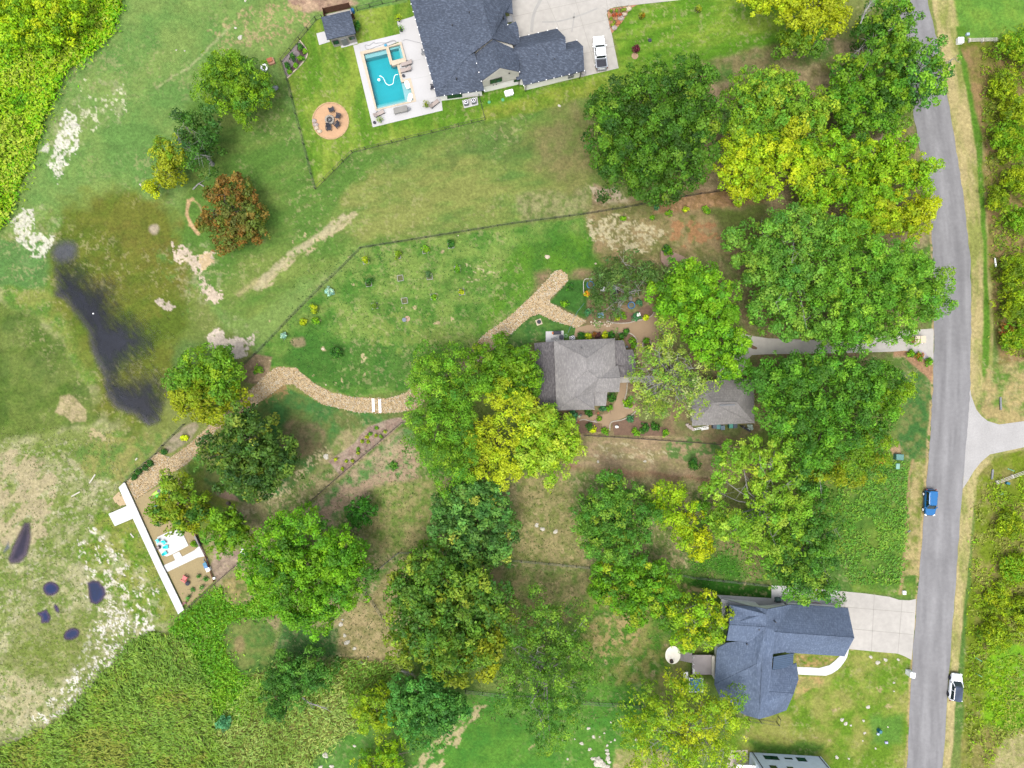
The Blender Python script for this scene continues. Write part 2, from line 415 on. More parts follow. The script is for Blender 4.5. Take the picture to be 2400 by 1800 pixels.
patch([(600, 950), (660, 905), (760, 950), (960, 965), (940, 990), (800, 1010), (720, 1120), (620, 1180), (570, 1180), (470, 1120)], (70, 130, 66), 12, 10, c2=(122, 132, 78), cs=36)
patch(ell(645, 925, 40, 22, -30), (186, 150, 104), 16, 10, a=.75, thr=.42, ns=14)
patch(ell(710, 1030, 60, 44, 0), (160, 136, 104), 20, 14, a=.75, c2=(120, 124, 80), cs=16)
patch([(690, 1090), (760, 1040), (780, 1060), (700, 1140), (640, 1180), (560, 1230), (540, 1200)], (206, 194, 150), 12, 12, thr=.55, ns=7)
patch([(785, 1100), (770, 1080), (830, 1040), (860, 1000), (900, 985), (940, 978), (962, 990), (940, 995), (800, 1115)], (176, 150, 134), 3, 3, c2=(196, 176, 156), cs=8)
patch([(800, 1125), (944, 1000), (965, 1000), (975, 1130), (850, 1150), (780, 1230), (690, 1230), (640, 1250)], (108, 152, 88), 8, 8, c2=(196, 176, 142), cs=16)
patch([(960, 1040), (985, 1040), (985, 1130), (880, 1150), (800, 1200), (700, 1230), (800, 1150), (900, 1110)], (192, 164, 138), 12, 12, a=.85, thr=.38, ns=14)
patch([(870, 1140), (1010, 1120), (1010, 1270), (960, 1300), (900, 1300), (850, 1250)], (118, 148, 70), 16, 14, c2=(178, 168, 112), cs=14, a=.8)
patch([(1215, 1120), (1330, 1100), (1340, 1180), (1380, 1330), (1200, 1320)], (136, 144, 80), 18, 12, c2=(182, 168, 118), cs=12, a=.85)
patch([(1150, 1330), (1390, 1340), (1420, 1440), (1180, 1480)], (116, 136, 72), 14, 12, c2=(174, 160, 112), cs=20, a=.85)
patch([(860, 1400), (920, 1330), (960, 1300), (930, 1440), (920, 1560), (800, 1560), (780, 1460)], (154, 150, 96), 12, 12, c2=(192, 174, 128), cs=14)
patch([(660, 1460), (790, 1470), (790, 1540), (640, 1540)], (66, 124, 62), 18, 12, a=.9)
patch([(1380, 1370), (1600, 1340), (1720, 1400), (1580, 1600), (1400, 1660), (1330, 1560)], (78, 134, 46), 20, 16, c2=(158, 158, 92), cs=26)
patch(ell(1440, 1490, 60, 60, 20), (196, 176, 120), 18, 18, a=.85, thr=.5, ns=14)
patch(ell(1640, 1380, 44, 20, 0), (196, 176, 126), 12, 12, a=.8, thr=.4, ns=12)
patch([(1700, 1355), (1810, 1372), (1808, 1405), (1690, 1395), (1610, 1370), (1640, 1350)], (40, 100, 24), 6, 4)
patch([(1600, 1250), (1700, 1180), (1800, 1200), (1800, 1370), (1620, 1345)], (66, 130, 42), 24, 14, c2=(150, 146, 96), cs=46)
patch([(930, 1820), (1100, 1630), (1500, 1600), (1560, 1700), (1640, 1860), (900, 1860)], (66, 138, 48), 20, 14, c2=(92, 150, 56), cs=36)
patch([(950, 1800), (1050, 1700), (1120, 1640), (1150, 1660), (1060, 1760), (1000, 1860), (930, 1860)], (206, 190, 144), 14, 14, a=.9, thr=.46, ns=11, st=(-45, 2))
patch([(1440, 1755), (1560, 1760), (1640, 1860), (1430, 1860)], (194, 184, 128), 8, 8, c2=(150, 160, 88), cs=12)
patch([(740, 1770), (850, 1690), (880, 1720), (860, 1860), (680, 1860)], (98, 146, 70), 14, 10, c2=(76, 140, 50), cs=24)
patch([(525, 1460), (550, 1450), (620, 1450), (650, 1480), (640, 1560), (600, 1585), (560, 1575), (530, 1520), (522, 1490)], (86, 128, 60), 4, 4, c2=(130, 142, 80), cs=26)
patch(ell(562, 1510, 12, 20, 0), (168, 150, 104), 10, 6, a=.8)
patch([(520, 1360), (560, 1350), (600, 1360), (600, 1390), (560, 1415), (530, 1412)], (122, 138, 74), 5, 5, c2=(182, 166, 110), cs=12)
# lawn of the south-east house and verges
patch([(1850, 1520), (2000, 1500), (2150, 1530), (2135, 1860), (1720, 1860), (1700, 1690), (1840, 1660)], (112, 148, 44), 8, 6, c2=(164, 168, 88), cs=46)
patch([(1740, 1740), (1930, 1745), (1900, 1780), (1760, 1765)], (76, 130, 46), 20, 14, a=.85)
patch([(2040, 1680), (2125, 1680), (2120, 1740), (2050, 1740)], (96, 148, 66), 20, 14, a=.7)
patch([(1868, 1582), (1930, 1588), (1930, 1610), (1900, 1620), (1862, 1640)], (210, 180, 120), 8, 8, c2=(170, 170, 96), cs=12)
patch([(1866, 1534), (1960, 1540), (1935, 1560), (1868, 1562)], (110, 140, 44), 6, 4, c2=(206, 172, 116), cs=14)
patch([(1970, 1100), (2150, 1000), (2185, 900), (2175, 1080), (2155, 1350), (2150, 1400), (2000, 1390), (1960, 1300), (1920, 1180)], (88, 132, 52), 8, 6, c2=(124, 152, 66), cs=44)
patch([(2090, 860), (2190, 850), (2187, 960), (2176, 1080), (2100, 1080), (2110, 960)], (66, 124, 60), 12, 10, c2=(130, 140, 84), cs=16)
patch([(2085, 1050), (2110, 1040), (2116, 1068), (2100, 1072)], (200, 168, 130), 6, 5)
streak([(2140, 1080), (2130, 1120), (2127, 1200), (2120, 1300), (2115, 1350), (2110, 1390)], 7, (190, 164, 118), 5, 3, .9)
patch([(2143, 1085), (2176, 1078), (2156, 1350), (2118, 1350), (2128, 1200)], (136, 148, 72), 4, 3, c2=(196, 180, 124), cs=18)
streak([(2160, 300), (2183, 480), (2189, 640), (2190, 770), (2188, 900), (2176, 1076), (2155, 1350), (2140, 1540), (2127, 1800)], 12, (208, 184, 134), 5, 3, .9, thr=.32)
patch([(2095, 820), (2140, 822), (2188, 858), (2187, 900), (2170, 880), (2120, 840), (2095, 838)], (190, 150, 116), 6, 5)
# east side of the road
patch([(2174, -60), (2240, -60), (2300, 200), (2330, 700), (2325, 880), (2400, 990), (2460, 980), (2460, 1060), (2330, 1070), (2284, 1180), (2250, 1520), (2225, 1860), (2205, 1860), (2230, 1500), (2252, 1180), (2272, 900), (2276, 620), (2250, 430), (2230, 280)], (160, 166, 92), 4, 3, c2=(208, 192, 136), cs=26, st=(84, 3.5))
patch([(2225, -60), (2460, -60), (2460, 100), (2300, 100), (2250, 80)], (104, 156, 64), 12, 8, c2=(130, 168, 70), cs=40)
patch([(2240, 60), (2262, 60), (2300, 300), (2312, 520), (2320, 760), (2318, 900), (2302, 880), (2306, 600), (2286, 350)], (96, 144, 48), 6, 3)
patch([(2250, 100), (2300, 90), (2460, 100), (2460, 900), (2340, 860), (2316, 600), (2300, 320)], (116, 132, 44), 10, 8, c2=(168, 142, 96), cs=36)
patch([(2310, 860), (2460, 840), (2460, 985), (2345, 994), (2315, 985), (2290, 955)], (112, 146, 66), 8, 6, c2=(194, 176, 120), cs=26)
patch([(2330, 1072), (2460, 1040), (2460, 1860), (2250, 1860), (2262, 1500), (2282, 1250), (2290, 1120)], (124, 144, 40), 8, 6, c2=(156, 150, 84), cs=44)
patch([(2320, 1500), (2460, 1520), (2460, 1700), (2380, 1720), (2300, 1700)], (132, 192, 24), 20, 14, c2=(110, 172, 40), cs=40, a=.9)
patch([(2360, 1715), (2460, 1690), (2460, 1860), (2320, 1860), (2320, 1790)], (196, 184, 132), 12, 10, c2=(160, 164, 96), cs=12)
# lake shore and dry lake bed
patch([(-60, 640), (60, 600), (180, 760), (260, 980), (330, 1010), (300, 1100), (250, 1220), (350, 1340), (430, 1450), (260, 1640), (60, 1740), (-60, 1760)], (140, 154, 86), 20, 16, c2=(188, 186, 138), cs=34, st=(-35, 2.2))
patch([(-60, 1040), (200, 1040), (300, 1130), (260, 1240), (420, 1430), (300, 1640), (60, 1740), (-60, 1760)], (112, 138, 60), 30, 20, a=.75, thr=.47, ns=18, nw=.1)
patch([(-60, 1020), (200, 1020), (300, 1140), (250, 1240), (380, 1420), (260, 1640), (60, 1740), (-60, 1760)], (216, 208, 178), 30, 20, a=.55, thr=.6, ns=6, nw=.07, st=(-35, 1.8))
patch([(-60, 700), (70, 720), (190, 860), (250, 980), (190, 1000), (60, 1020), (-60, 1060)], (80, 112, 40), 24, 18, c2=(112, 132, 62), cs=40, a=.9)
patch([(0, 600), (130, 640), (230, 820), (260, 900), (200, 900), (120, 760), (0, 700)], (104, 142, 62), 16, 14, c2=(146, 156, 80), cs=30)
patch([(-60, 560), (100, 560), (140, 620), (100, 680), (-60, 660)], (92, 142, 80), 20, 14, a=.8)
patch([(250, 1010), (400, 1010), (370, 1050), (290, 1130), (200, 1110), (180, 1060)], (110, 142, 70), 14, 12, c2=(160, 160, 92), cs=22)
patch([(230, 1200), (320, 1220), (420, 1430), (330, 1470), (250, 1380), (180, 1300)], (102, 142, 42), 16, 14, c2=(152, 160, 80), cs=22)
patch([(180, 1230), (250, 1250), (340, 1330), (400, 1440), (280, 1480), (180, 1400)], (244, 238, 222), 20, 16, thr=.6, ns=9, nw=.05, st=(60, 1.6))
patch([(180, 1230), (250, 1240), (340, 1320), (400, 1440), (280, 1500), (180, 1420)], (214, 208, 170), 30, 20, a=.45, thr=.5, ns=16, nw=.15)
patch([(-60, 1050), (80, 1060), (140, 1120), (110, 1260), (-60, 1300)], (204, 188, 150), 20, 16, a=.8, thr=.42, ns=20, st=(-40, 2))
patch([(250, 1400), (370, 1460), (300, 1560), (240, 1640), (120, 1700), (60, 1700), (150, 1600), (180, 1520)], (250, 244, 230), 18, 14, thr=.56, ns=7, nw=.05)
patch([(-60, 1560), (120, 1600), (80, 1700), (-60, 1740)], (204, 194, 150), 16, 12, a=.8, thr=.45, ns=8)
patch([(60, 1440), (200, 1440), (220, 1560), (80, 1600), (0, 1560)], (126, 140, 66), 30, 20, a=.6)
# pond: flooded olive margin
patch([(150, 480), (260, 440), (380, 470), (420, 520), (450, 640), (440, 760), (400, 900), (380, 1000), (300, 1010), (230, 960), (200, 840), (130, 700), (110, 600), (110, 560)], (100, 120, 44), 60, 34, c2=(122, 128, 52), cs=60, st=(-35, 2))
patch(ell(300, 620, 130, 130), (84, 104, 40), 60, 30, a=.6, thr=.5, ns=30, nw=.25)
patch(ell(330, 600, 140, 150), (134, 124, 56), 60, 30, a=.5, thr=.52, ns=44, nw=.25)
patch(ell(420, 640, 40, 120, -20), (104, 146, 76), 50, 30, a=.6, thr=.48, ns=22, nw=.2)
# bare salt flats
for e_ in [ell(75, 530, 70, 60), ell(150, 320, 50, 90, 15), ell(240, 240, 70, 60), ell(470, 640, 60, 80), ell(540, 800, 70, 50)]: patch(e_, (196, 192, 156), 40, 25, a=.4, thr=.5, ns=14, nw=.15)
patch([(50, 485), (75, 490), (90, 530), (110, 560), (135, 550), (120, 580), (90, 610), (70, 600), (60, 580), (30, 560), (20, 530)], (232, 230, 208), 10, 14, ws=24, thr=.42, ns=11, nw=.09)
patch([(160, 255), (185, 262), (180, 340), (160, 380), (130, 400), (110, 380), (130, 330), (140, 280)], (236, 234, 214), 10, 12, ws=20, thr=.42, ns=11, nw=.09)
patch([(110, 330), (95, 355), (115, 360)], (230, 228, 208), 6, 8, ws=14)
patch([(120, 390), (150, 380), (145, 430), (130, 450)], (226, 224, 204), 8, 10, thr=.5, ns=8)
patch([(185, 170), (210, 185), (200, 220), (230, 230), (240, 240), (235, 215), (290, 200), (310, 270), (270, 275), (240, 270), (235, 320), (185, 310), (180, 250)], (214, 216, 178), 14, 12, thr=.6, ns=8, nw=.05)
patch([(400, 572), (430, 575), (470, 600), (490, 590), (505, 590), (490, 625), (470, 640), (480, 660), (520, 690), (525, 700), (500, 712), (480, 700), (470, 660), (450, 625), (410, 610)], (228, 210, 186), 8, 12, ws=14, thr=.36, ns=9, nw=.07)
patch([(465, 600), (500, 588), (495, 620), (475, 635)], (230, 204, 160), 6, 9, ws=12, thr=.32, ns=8)
patch([(485, 790), (510, 765), (530, 790), (560, 790), (600, 785), (580, 830), (550, 840), (500, 825), (490, 810)], (238, 222, 202), 6, 12, ws=18, thr=.34, ns=12, nw=.06)
patch(ell(385, 714, 24, 9, 20), (206, 192, 172), 5, 9, ws=12, thr=.34, ns=7)
patch(ell(360, 540, 12, 12, 0), (190, 176, 150), 8, 8)
streak([(452, 465), (440, 470), (437, 505), (445, 525), (465, 550)], 8, (222, 186, 140), 3, 6, .95)
streak([(452, 465), (466, 480), (475, 500)], 3, (206, 182, 130), 3, 4, .8)
patch([(140, 930), (165, 925), (180, 935), (200, 960), (198, 985), (165, 990), (150, 975), (132, 965)], (206, 188, 146), 5, 7, ws=16, c2=(168, 160, 110), cs=8, a=.92)
patch(ell(225, 1015, 30, 16, 20), (198, 184, 138), 8, 10, thr=.4, ns=12)
patch([(600, 660), (690, 590), (760, 545), (830, 490), (845, 505), (790, 550), (720, 600), (600, 690)], (202, 190, 146), 12, 8, ws=20, thr=.42, ns=12, nw=.12, st=(-38, 2.5))
streak([(600, 672), (680, 600), (740, 560), (810, 510)], 16, (206, 196, 154), 6, 6, .9, thr=.3)
streak([(560, 690), (600, 660)], 14, (196, 184, 132), 10, 6, .7, thr=.35)
streak([(365, 205), (440, 160), (520, 80), (545, 60)], 5, (190, 192, 144), 5, 5, .8, thr=.3)
patch([(480, 70), (560, 20), (640, 0), (660, 60), (600, 110), (520, 130)], (196, 180, 130), 20, 14, a=.8, thr=.54, ns=9)
patch([(660, -20), (800, -20), (840, 5), (800, 25), (740, 30), (690, 20)], (206, 176, 146), 10, 10, ws=20, c2=(170, 140, 120), cs=16)
patch([(620, -20), (700, 0), (740, 50), (690, 80), (640, 140), (610, 120)], (200, 178, 130), 16, 12, a=.85, thr=.56, ns=9)
patch(ell(460, 850, 60, 50, 0), (98, 132, 72), 24, 14, a=.7)
patch([(595, 830), (640, 840), (630, 870), (600, 900), (570, 890), (560, 860)], (176, 152, 122), 5, 6, c2=(150, 132, 100), cs=12)
streak([(434, 1010), (455, 1000), (400, 1050)], 20, (172, 158, 132), 5, 3, .9)
patch([(385, 1040), (430, 1005), (465, 1000), (440, 1040), (395, 1062)], (186, 172, 146), 4, 4, c2=(150, 148, 110), cs=10)
patch(ell(700, 800, 16, 10, 0), (188, 160, 130), 8, 8, a=.7)
patch([(500, 1250), (560, 1290), (575, 1310), (510, 1365), (495, 1330), (505, 1310)], (198, 176, 154), 4, 6, c2=(170, 150, 130), cs=8)
patch([(500, 1150), (540, 1150), (560, 1175), (520, 1180)], (176, 150, 128), 6, 6)
patch([(410, 1110), (470, 1062), (480, 1150), (560, 1180), (480, 1260), (460, 1240)], (110, 144, 62), 8, 6, c2=(150, 156, 78), cs=24)
for q in range(26):
    x, y = rng.uniform(620, 1180), rng.uniform(540, 900)
    patch(ell(x, y, rng.uniform(3, 9), rng.uniform(2, 5), rng.uniform(0, 180)), (208, 190, 146), 3, 4, ws=9, thr=.4, ns=6)
for q in range(90):
    x, y = rng.uniform(1140, 2100), rng.uniform(1040, 1800)
    patch(ell(x, y, rng.uniform(3, 12), rng.uniform(2, 7), rng.uniform(0, 180)), (196, 178, 132), 4, 5, ws=10, a=.8, thr=.42, ns=6)
# low cover beds of weeds get a dark soil below them
WEED_TL = [(-60, -60), (290, -60), (285, 15), (262, 75), (235, 105), (200, 135), (160, 165), (140, 200), (120, 250), (95, 310), (75, 380), (50, 430), (20, 505), (0, 535), (-60, 600)]
patch(WEED_TL, (84, 128, 24), 3, 2, c2=(136, 160, 48), cs=30)
WEED_BL = [(390, 1480), (440, 1500), (490, 1600), (500, 1700), (560, 1860), (-60, 1860), (-60, 1770), (60, 1730), (140, 1690), (200, 1620), (260, 1560), (300, 1510), (350, 1480)]
patch(WEED_BL, (92, 118, 48), 8, 8, c2=(124, 132, 66), cs=30)
WEED_LM = [(430, 1440), (500, 1385), (520, 1372), (526, 1402), (545, 1420), (575, 1418), (602, 1396), (640, 1392), (672, 1408), (668, 1436), (620, 1446), (560, 1448), (532, 1462), (522, 1490), (530, 1530), (560, 1582), (620, 1596), (640, 1600), (600, 1660), (560, 1700), (520, 1700), (480, 1590), (440, 1500), (395, 1478)]
patch(WEED_LM, (76, 128, 20), 3, 3, c2=(110, 156, 30), cs=20)
WEED_BC = [(600, 1580), (780, 1560), (800, 1540), (940, 1560), (900, 1640), (840, 1700), (740, 1770), (680, 1860), (560, 1860), (500, 1700), (560, 1640)]
patch(WEED_BC, (122, 134, 60), 6, 6, c2=(160, 158, 84), cs=24)
WEED_R1 = [(2296, 110), (2350, 90), (2400, 60), (2460, 60), (2460, 860), (2400, 840), (2345, 780), (2330, 560), (2320, 400), (2300, 230)]
WEED_R2 = [(2290, 1190), (2330, 1130), (2460, 1090), (2460, 1700), (2380, 1720), (2300, 1800), (2262, 1760), (2270, 1500), (2285, 1300)]
WEED_MD = [(1960, 1120), (2080, 1080), (2128, 1100), (2122, 1250), (2108, 1370), (2000, 1370), (1960, 1280)]

hf = fbm(PX, PY, 7, 3, 91, .7); IMG *= (1+.42*(hf-.5))[..., None]
hs_ = fbm(PX*.25+PY*.04, PY, 16, 4, 93, .65); IMG *= (1+.22*(hs_-.5))[..., None]
gm = np.clip((IMG[..., 1]-IMG[..., 0])/IMG[..., 1]*4, 0, 1)[..., None]
IMG *= 1+gm*np.array([.03, .06, -.1])
ex = np.clip((IMG[..., 1]/IMG[..., 0]-2)/2.5, 0, 1)[..., None]; IMG *= 1+ex*np.array([.5, .02, .25])
fl = (np.clip((fbm(PX, PY, 9, 4, 95, .75)-.6)/.06, 0, 1)*np.clip((fbm(PX, PY, 120, 3, 97)-.42)/.2, 0, 1)*.38)[..., None]
IMG[:] = IMG*(1-fl)+c8((200, 190, 140))*fl
# ---------------- ground sheet ----------------
POOLHOLE = [(848, 119), (903, 108), (938, 98), (950, 140), (940, 150), (944, 190), (966, 186), (976, 236), (884, 262)]
def build_ground():
    wx = (PX-1200)*S; wy = (900-PY)*S
    V = np.stack([wx, wy, np.zeros_like(wx)], -1).reshape(-1, 3)
    idx = np.arange(nX*nY).reshape(nY, nX)
    F = np.stack([idx[:-1, :-1], idx[1:, :-1], idx[1:, 1:], idx[:-1, 1:]], -1).reshape(-1, 4)
    cx = (PX[:-1, :-1]+PX[1:, 1:]).ravel()/2; cy = (PY[:-1, :-1]+PY[1:, 1:]).ravel()/2
    near = (abs(cx-910) < 120) & (abs(cy-180) < 120)
    keep = np.ones(len(F), bool); ii = np.where(near)[0]
    keep[ii] = sdf(cx[ii], cy[ii], POOLHOLE) > -1.0
    F = F[keep]
    me = bpy.data.meshes.new('ground'); me.vertices.add(len(V)); me.vertices.foreach_set('co', V.astype(np.float32).ravel())
    me.loops.add(F.size); me.loops.foreach_set('vertex_index', F.astype(np.int32).ravel())
    me.polygons.add(len(F)); me.polygons.foreach_set('loop_start', np.arange(0, F.size, 4, dtype=np.int32))
    me.update(calc_edges=True)
    a = me.color_attributes.new('Col', 'FLOAT_COLOR', 'POINT')
    cc = np.ones((len(V), 4), np.float32); cc[:, :3] = IMG.reshape(-1, 3); a.data.foreach_set('color', cc.ravel())
    me.materials.append(M_ground); o = bpy.data.objects.new('ground', me); link(o); tag(o, kind='structure')
build_ground()

def slab(name, P, mat, z=0.05, zb=-0.05, kind='structure', label=None, cat=None, group=None, parent=None):
    m = MB(); w_ = [G(x, y)[:2] for x, y in P]
    area = sum(w_[i][0]*w_[(i+1) % len(w_)][1]-w_[(i+1) % len(w_)][0]*w_[i][1] for i in range(len(w_)))
    if area < 0: w_ = w_[::-1]
    m.prism(w_, zb, z)
    c = (sum(p[0] for p in w_)/len(w_), sum(p[1] for p in w_)/len(w_), 0)
    o = m.build(name, mat, parent=parent, base=c)
    return tag(o, label, cat, group, kind if not label else None)
def strip(m, a, b, wd, z):
    a = Vector(G(*a)); b = Vector(G(*b)); d = (b-a).normalized(); n = Vector((-d.y, d.x, 0))*wd/2
    m.add([a-n+Vector((0, 0, z)), b-n+Vector((0, 0, z)), b+n+Vector((0, 0, z)), a+n+Vector((0, 0, z))], [(0, 1, 2, 3)])
def orient0(P):
    a = sum(P[i][0]*P[(i+1) % len(P)][1]-P[(i+1) % len(P)][0]*P[i][1] for i in range(len(P)))
    return P if a > 0 else P[::-1]
# road
Lf = [(2060, -60), (2087, 0), (2108, 80), (2123, 150), (2144, 285), (2164, 390), (2180, 485), (2188, 640), (2189.5, 770), (2187, 900), (2183, 980), (2175.6, 1076), (2165, 1220), (2154, 1350), (2138, 1540), (2125.5, 1800), (2122, 1860)]
Rt = [(2160, -60), (2174, 0), (2192, 80), (2207, 152), (2231, 285), (2245, 380), (2257, 450), (2274, 612), (2276, 760), (2274, 900), (2270, 960), (2264, 1036), (2253, 1171), (2241, 1350), (2228, 1513), (2209.5, 1800), (2205, 1860)]
def road():
    NC = 17; V = []; col = []
    Ls = []; Rs = []
    for a, b, c, d in zip(Lf[:-1], Lf[1:], Rt[:-1], Rt[1:]):
        for k in range(8):
            t = k/8; Ls.append((a[0]+(b[0]-a[0])*t, a[1]+(b[1]-a[1])*t)); Rs.append((c[0]+(d[0]-c[0])*t, c[1]+(d[1]-c[1])*t))
    Ls.append(Lf[-1]); Rs.append(Rt[-1])
    Ls = [(2050, -700)]+Ls+[(2115, 2600)]; Rs = [(2130, -700)]+Rs+[(2200, 2600)]
    n = len(Ls)
    for i in range(n):
        for j in range(NC):
            t = j/(NC-1); jx = (rnd.uniform(-1.4, 1.4) if j in (0, NC-1) else 0)
            x = Ls[i][0]*(1-t)+Rs[i][0]*t+jx; y = Ls[i][1]*(1-t)+Rs[i][1]*t
            p = G(x, y); V.append((p[0], p[1], 0.035))
            g = 162-8*math.exp(-((t-.22)/.07)**2)-6*math.exp(-((t-.68)/.07)**2)+7*math.exp(-((t-.44)/.08)**2)+6*math.exp(-((t-.9)/.06)**2)
            g += 5*(vnoise(np.array([x/1.5]), np.array([y/30.0]), 3, 13)[0]-.5)*2+9*(vnoise(np.array([x*1.0]), np.array([y/9.0]), 6, 3)[0]-.5)*2+8*(vnoise(np.array([x]), np.array([y]), 60, 8)[0]-.5)
            col.append(C(g, g-1, g+1))
    m = MB(); m.add(V, [(i*NC+j, (i+1)*NC+j, (i+1)*NC+j+1, i*NC+j+1) for i in range(n-1) for j in range(NC-1)])
    o = m.build('road', M_road); a = o.data.color_attributes.new('Col', 'FLOAT_COLOR', 'POINT')
    a.data.foreach_set('color', np.array([(*c, 1) for c in col], np.float32).ravel()); tag(o, kind='structure')
road()
M_side = flat('pale_gravel', (206, 204, 202), 0.95, noise=[(0.3, .9, 1.08, 4), (4, .92, 1.08, 4), (20, .9, 1.1, 2)])
slab('side_road', [(2273, 905), (2276, 927), (2288, 960), (2300, 975), (2315, 987), (2342, 995), (2400, 987), (2700, 960), (2700, 1020), (2400, 1048), (2320, 1065), (2300, 1082), (2283, 1103), (2268, 1128), (2256, 1146), (2262, 1060), (2268, 990)], M_side, 0.02)
M_dg = flat('tan_path', (188, 160, 126), 0.95, noise=[(0.5, .92, 1.08, 4), (5, .94, 1.06, 4)])
M_sand = flat('sand', (188, 168, 120), 0.95, noise=[(0.5, .95, 1.05, 4), (5, .88, 1.1, 4), (16, .94, 1.06, 2)])
slab('garden_path', [(1349, 768), (1376, 762), (1436, 759), (1493, 751), (1531, 732), (1570, 729), (1582, 765), (1545, 785), (1540, 830), (1534, 860), (1512, 875), (1500, 850), (1490, 830), (1494, 803), (1484, 784), (1444, 780), (1400, 782), (1345, 790)], M_dg, 0.02)
slab('garden_path', [(1452, 895), (1469, 897), (1466, 930), (1463, 950), (1470, 958), (1489, 948), (1493, 960), (1470, 975), (1457, 981), (1433, 992), (1430, 1008), (1412, 1008), (1411, 993), (1370, 984), (1338, 992), (1334, 980), (1372, 972), (1410, 972), (1424, 970), (1440, 945), (1450, 918)], M_dg, 0.02)
slab('driveway', [(1740, 782), (1764, 787.7), (1800, 793), (1900, 797), (2040, 792), (2120, 775), (2186, 770), (2188, 775), (2187, 853), (2178, 853), (2168, 836), (2150, 826), (2120, 822), (2095, 824), (1960, 828), (1800, 830), (1762, 832), (1747, 848), (1741, 868), (1738, 893), (1676, 893), (1690, 862), (1702, 850), (1718, 812), (1728, 790)], M_conc, .055)
slab('gravel_bed', [(2136, 820), (2150, 818), (2168, 826), (2182, 845), (2176, 850), (2160, 836), (2136, 830)], flat('lilac_gravel', (206, 196, 202), .95), .06)
m = MB(); c = G(1764, 812); m.prism(orient0([G(x, y)[:2] for x, y in [(1754, 806), (1760, 807), (1770, 812), (1775, 815), (1773, 819), (1764, 818), (1756, 813)]]), .05, .062); tag(m.build('leaf_litter', flat('leaf_litter', (140, 112, 84), .95), base=(c[0], c[1], 0)), kind='structure')
# lake terrace
slab('sand_terrace', [(316, 1178), (318, 1169), (362, 1145), (420, 1120), (456, 1200), (456, 1240), (463, 1256), (473, 1279), (485, 1303), (503, 1361), (440, 1421), (428, 1412)], M_sand, 0.02)
slab('deck', [(281.2, 1141.7), (294.8, 1128.8), (317.8, 1178.3), (383.6, 1324.8), (392.4, 1341), (434, 1427), (420.4, 1438), (375.5, 1345), (314.4, 1214.3), (272.4, 1232), (257.5, 1203.4), (300, 1185)], M_dock, 0.42, 0.22)
m = MB()
for x, y in [(262, 1204), (275, 1228), (300, 1190), (288, 1148), (330, 1250), (350, 1293), (372, 1340), (395, 1386), (418, 1432)]:
    m.cyl(G(x+3, y-1, -.1), (G(x+3, y-1)[0], G(x+3, y-1)[1], .25), .1, n=8)
m.build('deck_post', M_grey, parent=bpy.data.objects['deck'])
slab('terrace', [(391, 1248), (370, 1258), (365.3, 1269), (372, 1288), (380, 1300.4), (391.7, 1303.8), (406, 1297.7), (442.6, 1278.7), (431.7, 1255.6), (418, 1240)], M_dock, 0.12)
slab('walkway', [(384.5, 1324.5), (411.4, 1312.6), (405.5, 1299.5), (420.5, 1292.5), (427.7, 1304.5), (456, 1289.5), (464.3, 1281.4), (472.4, 1278.7), (484, 1303), (463, 1306.5), (393, 1340)], M_dock, 0.10)
# gravel river bed
GRAV = [[(1300, 637), (1313, 632), (1330, 645), (1331, 658), (1310, 680), (1289, 699), (1290, 711), (1330, 732), (1374, 752), (1362, 762), (1352, 768), (1300, 752), (1262, 735), (1240, 744), (1200, 780), (1130, 840), (1097, 860), (1095, 838), (1129, 789), (1200, 738), (1254, 686)],
 [(1097, 838), (1100, 860), (1040, 910), (969, 960), (930, 966), (898, 968), (830, 965), (752, 945), (700, 910), (689, 900), (665, 901), (600, 948), (552, 980), (507, 1006), (485, 1035), (472, 1057), (440, 1085), (406, 1106), (360, 1142), (317, 1172), (296, 1130), (335, 1092), (371, 1060), (398, 1074), (440, 1045), (474, 1014), (515, 976), (570, 930), (613, 889), (630, 872), (649, 861), (692, 862), (735, 898), (776, 920), (830, 932), (906, 935), (950, 922), (977, 900), (1040, 870)],
 [(264, 1167), (279, 1152), (300, 1182), (282, 1186), (270, 1178)]]
M_grav = flat('gravel_bed', (222, 196, 152), 0.95, noise=[(3, .88, 1.1, 3), (10, .86, 1.14, 2)])
for P in GRAV: slab('gravel_bed', P, M_grav, 0.02)
def scatter_poly(P, n, jit=0, ex=0):
    P = np.array(P, float); out = []; x0, y0 = P.min(0); x1, y1 = P.max(0)
    while len(out) < n:
        X = rng.uniform(x0, x1, n*2); Y = rng.uniform(y0, y1, n*2); d = sdf(X, Y, P)
        k = d < (jit if not ex else rng.exponential(ex, len(d))-2); out += list(zip(X[k], Y[k]))
    return np.array(out[:n])
def stones_stuff(name, P, per_m2, r0, r1, cols, z=0.03, jit=1.5):
    a = abs(sum(P[i][0]*P[(i+1) % len(P)][1]-P[(i+1) % len(P)][0]*P[i][1] for i in range(len(P))))/2*S*S
    n = int(a*per_m2); q = scatter_poly(P, n, jit)
    c = np.stack([(q[:, 0]-1200)*S, (900-q[:, 1])*S, np.full(n, z)], -1)
    r = rng.uniform(r0, r1, n); an = rng.uniform(0, 6.28, n)
    V = []
    top = c+np.stack([0*r, 0*r, r*.75], -1)
    ring = [c+np.stack([np.cos(an+k*1.571)*r*rng.uniform(.7, 1.3, n), np.sin(an+k*1.571)*r*rng.uniform(.6, 1.2, n), 0*r], -1) for k in range(4)]
    for k in range(4): V.append(np.stack([top, ring[k], ring[(k+1) % 4]], 1))
    V = np.concatenate(V, 1).reshape(-1, 3)
    cc = np.array([c8(x) for x in cols])[rng.integers(0, len(cols), n)]*rng.uniform(.8, 1.15, (n, 1))
    o = quads_object(name, V, np.repeat(cc, 4, axis=0), M_stone, k=3); tag(o, kind='stuff'); return o
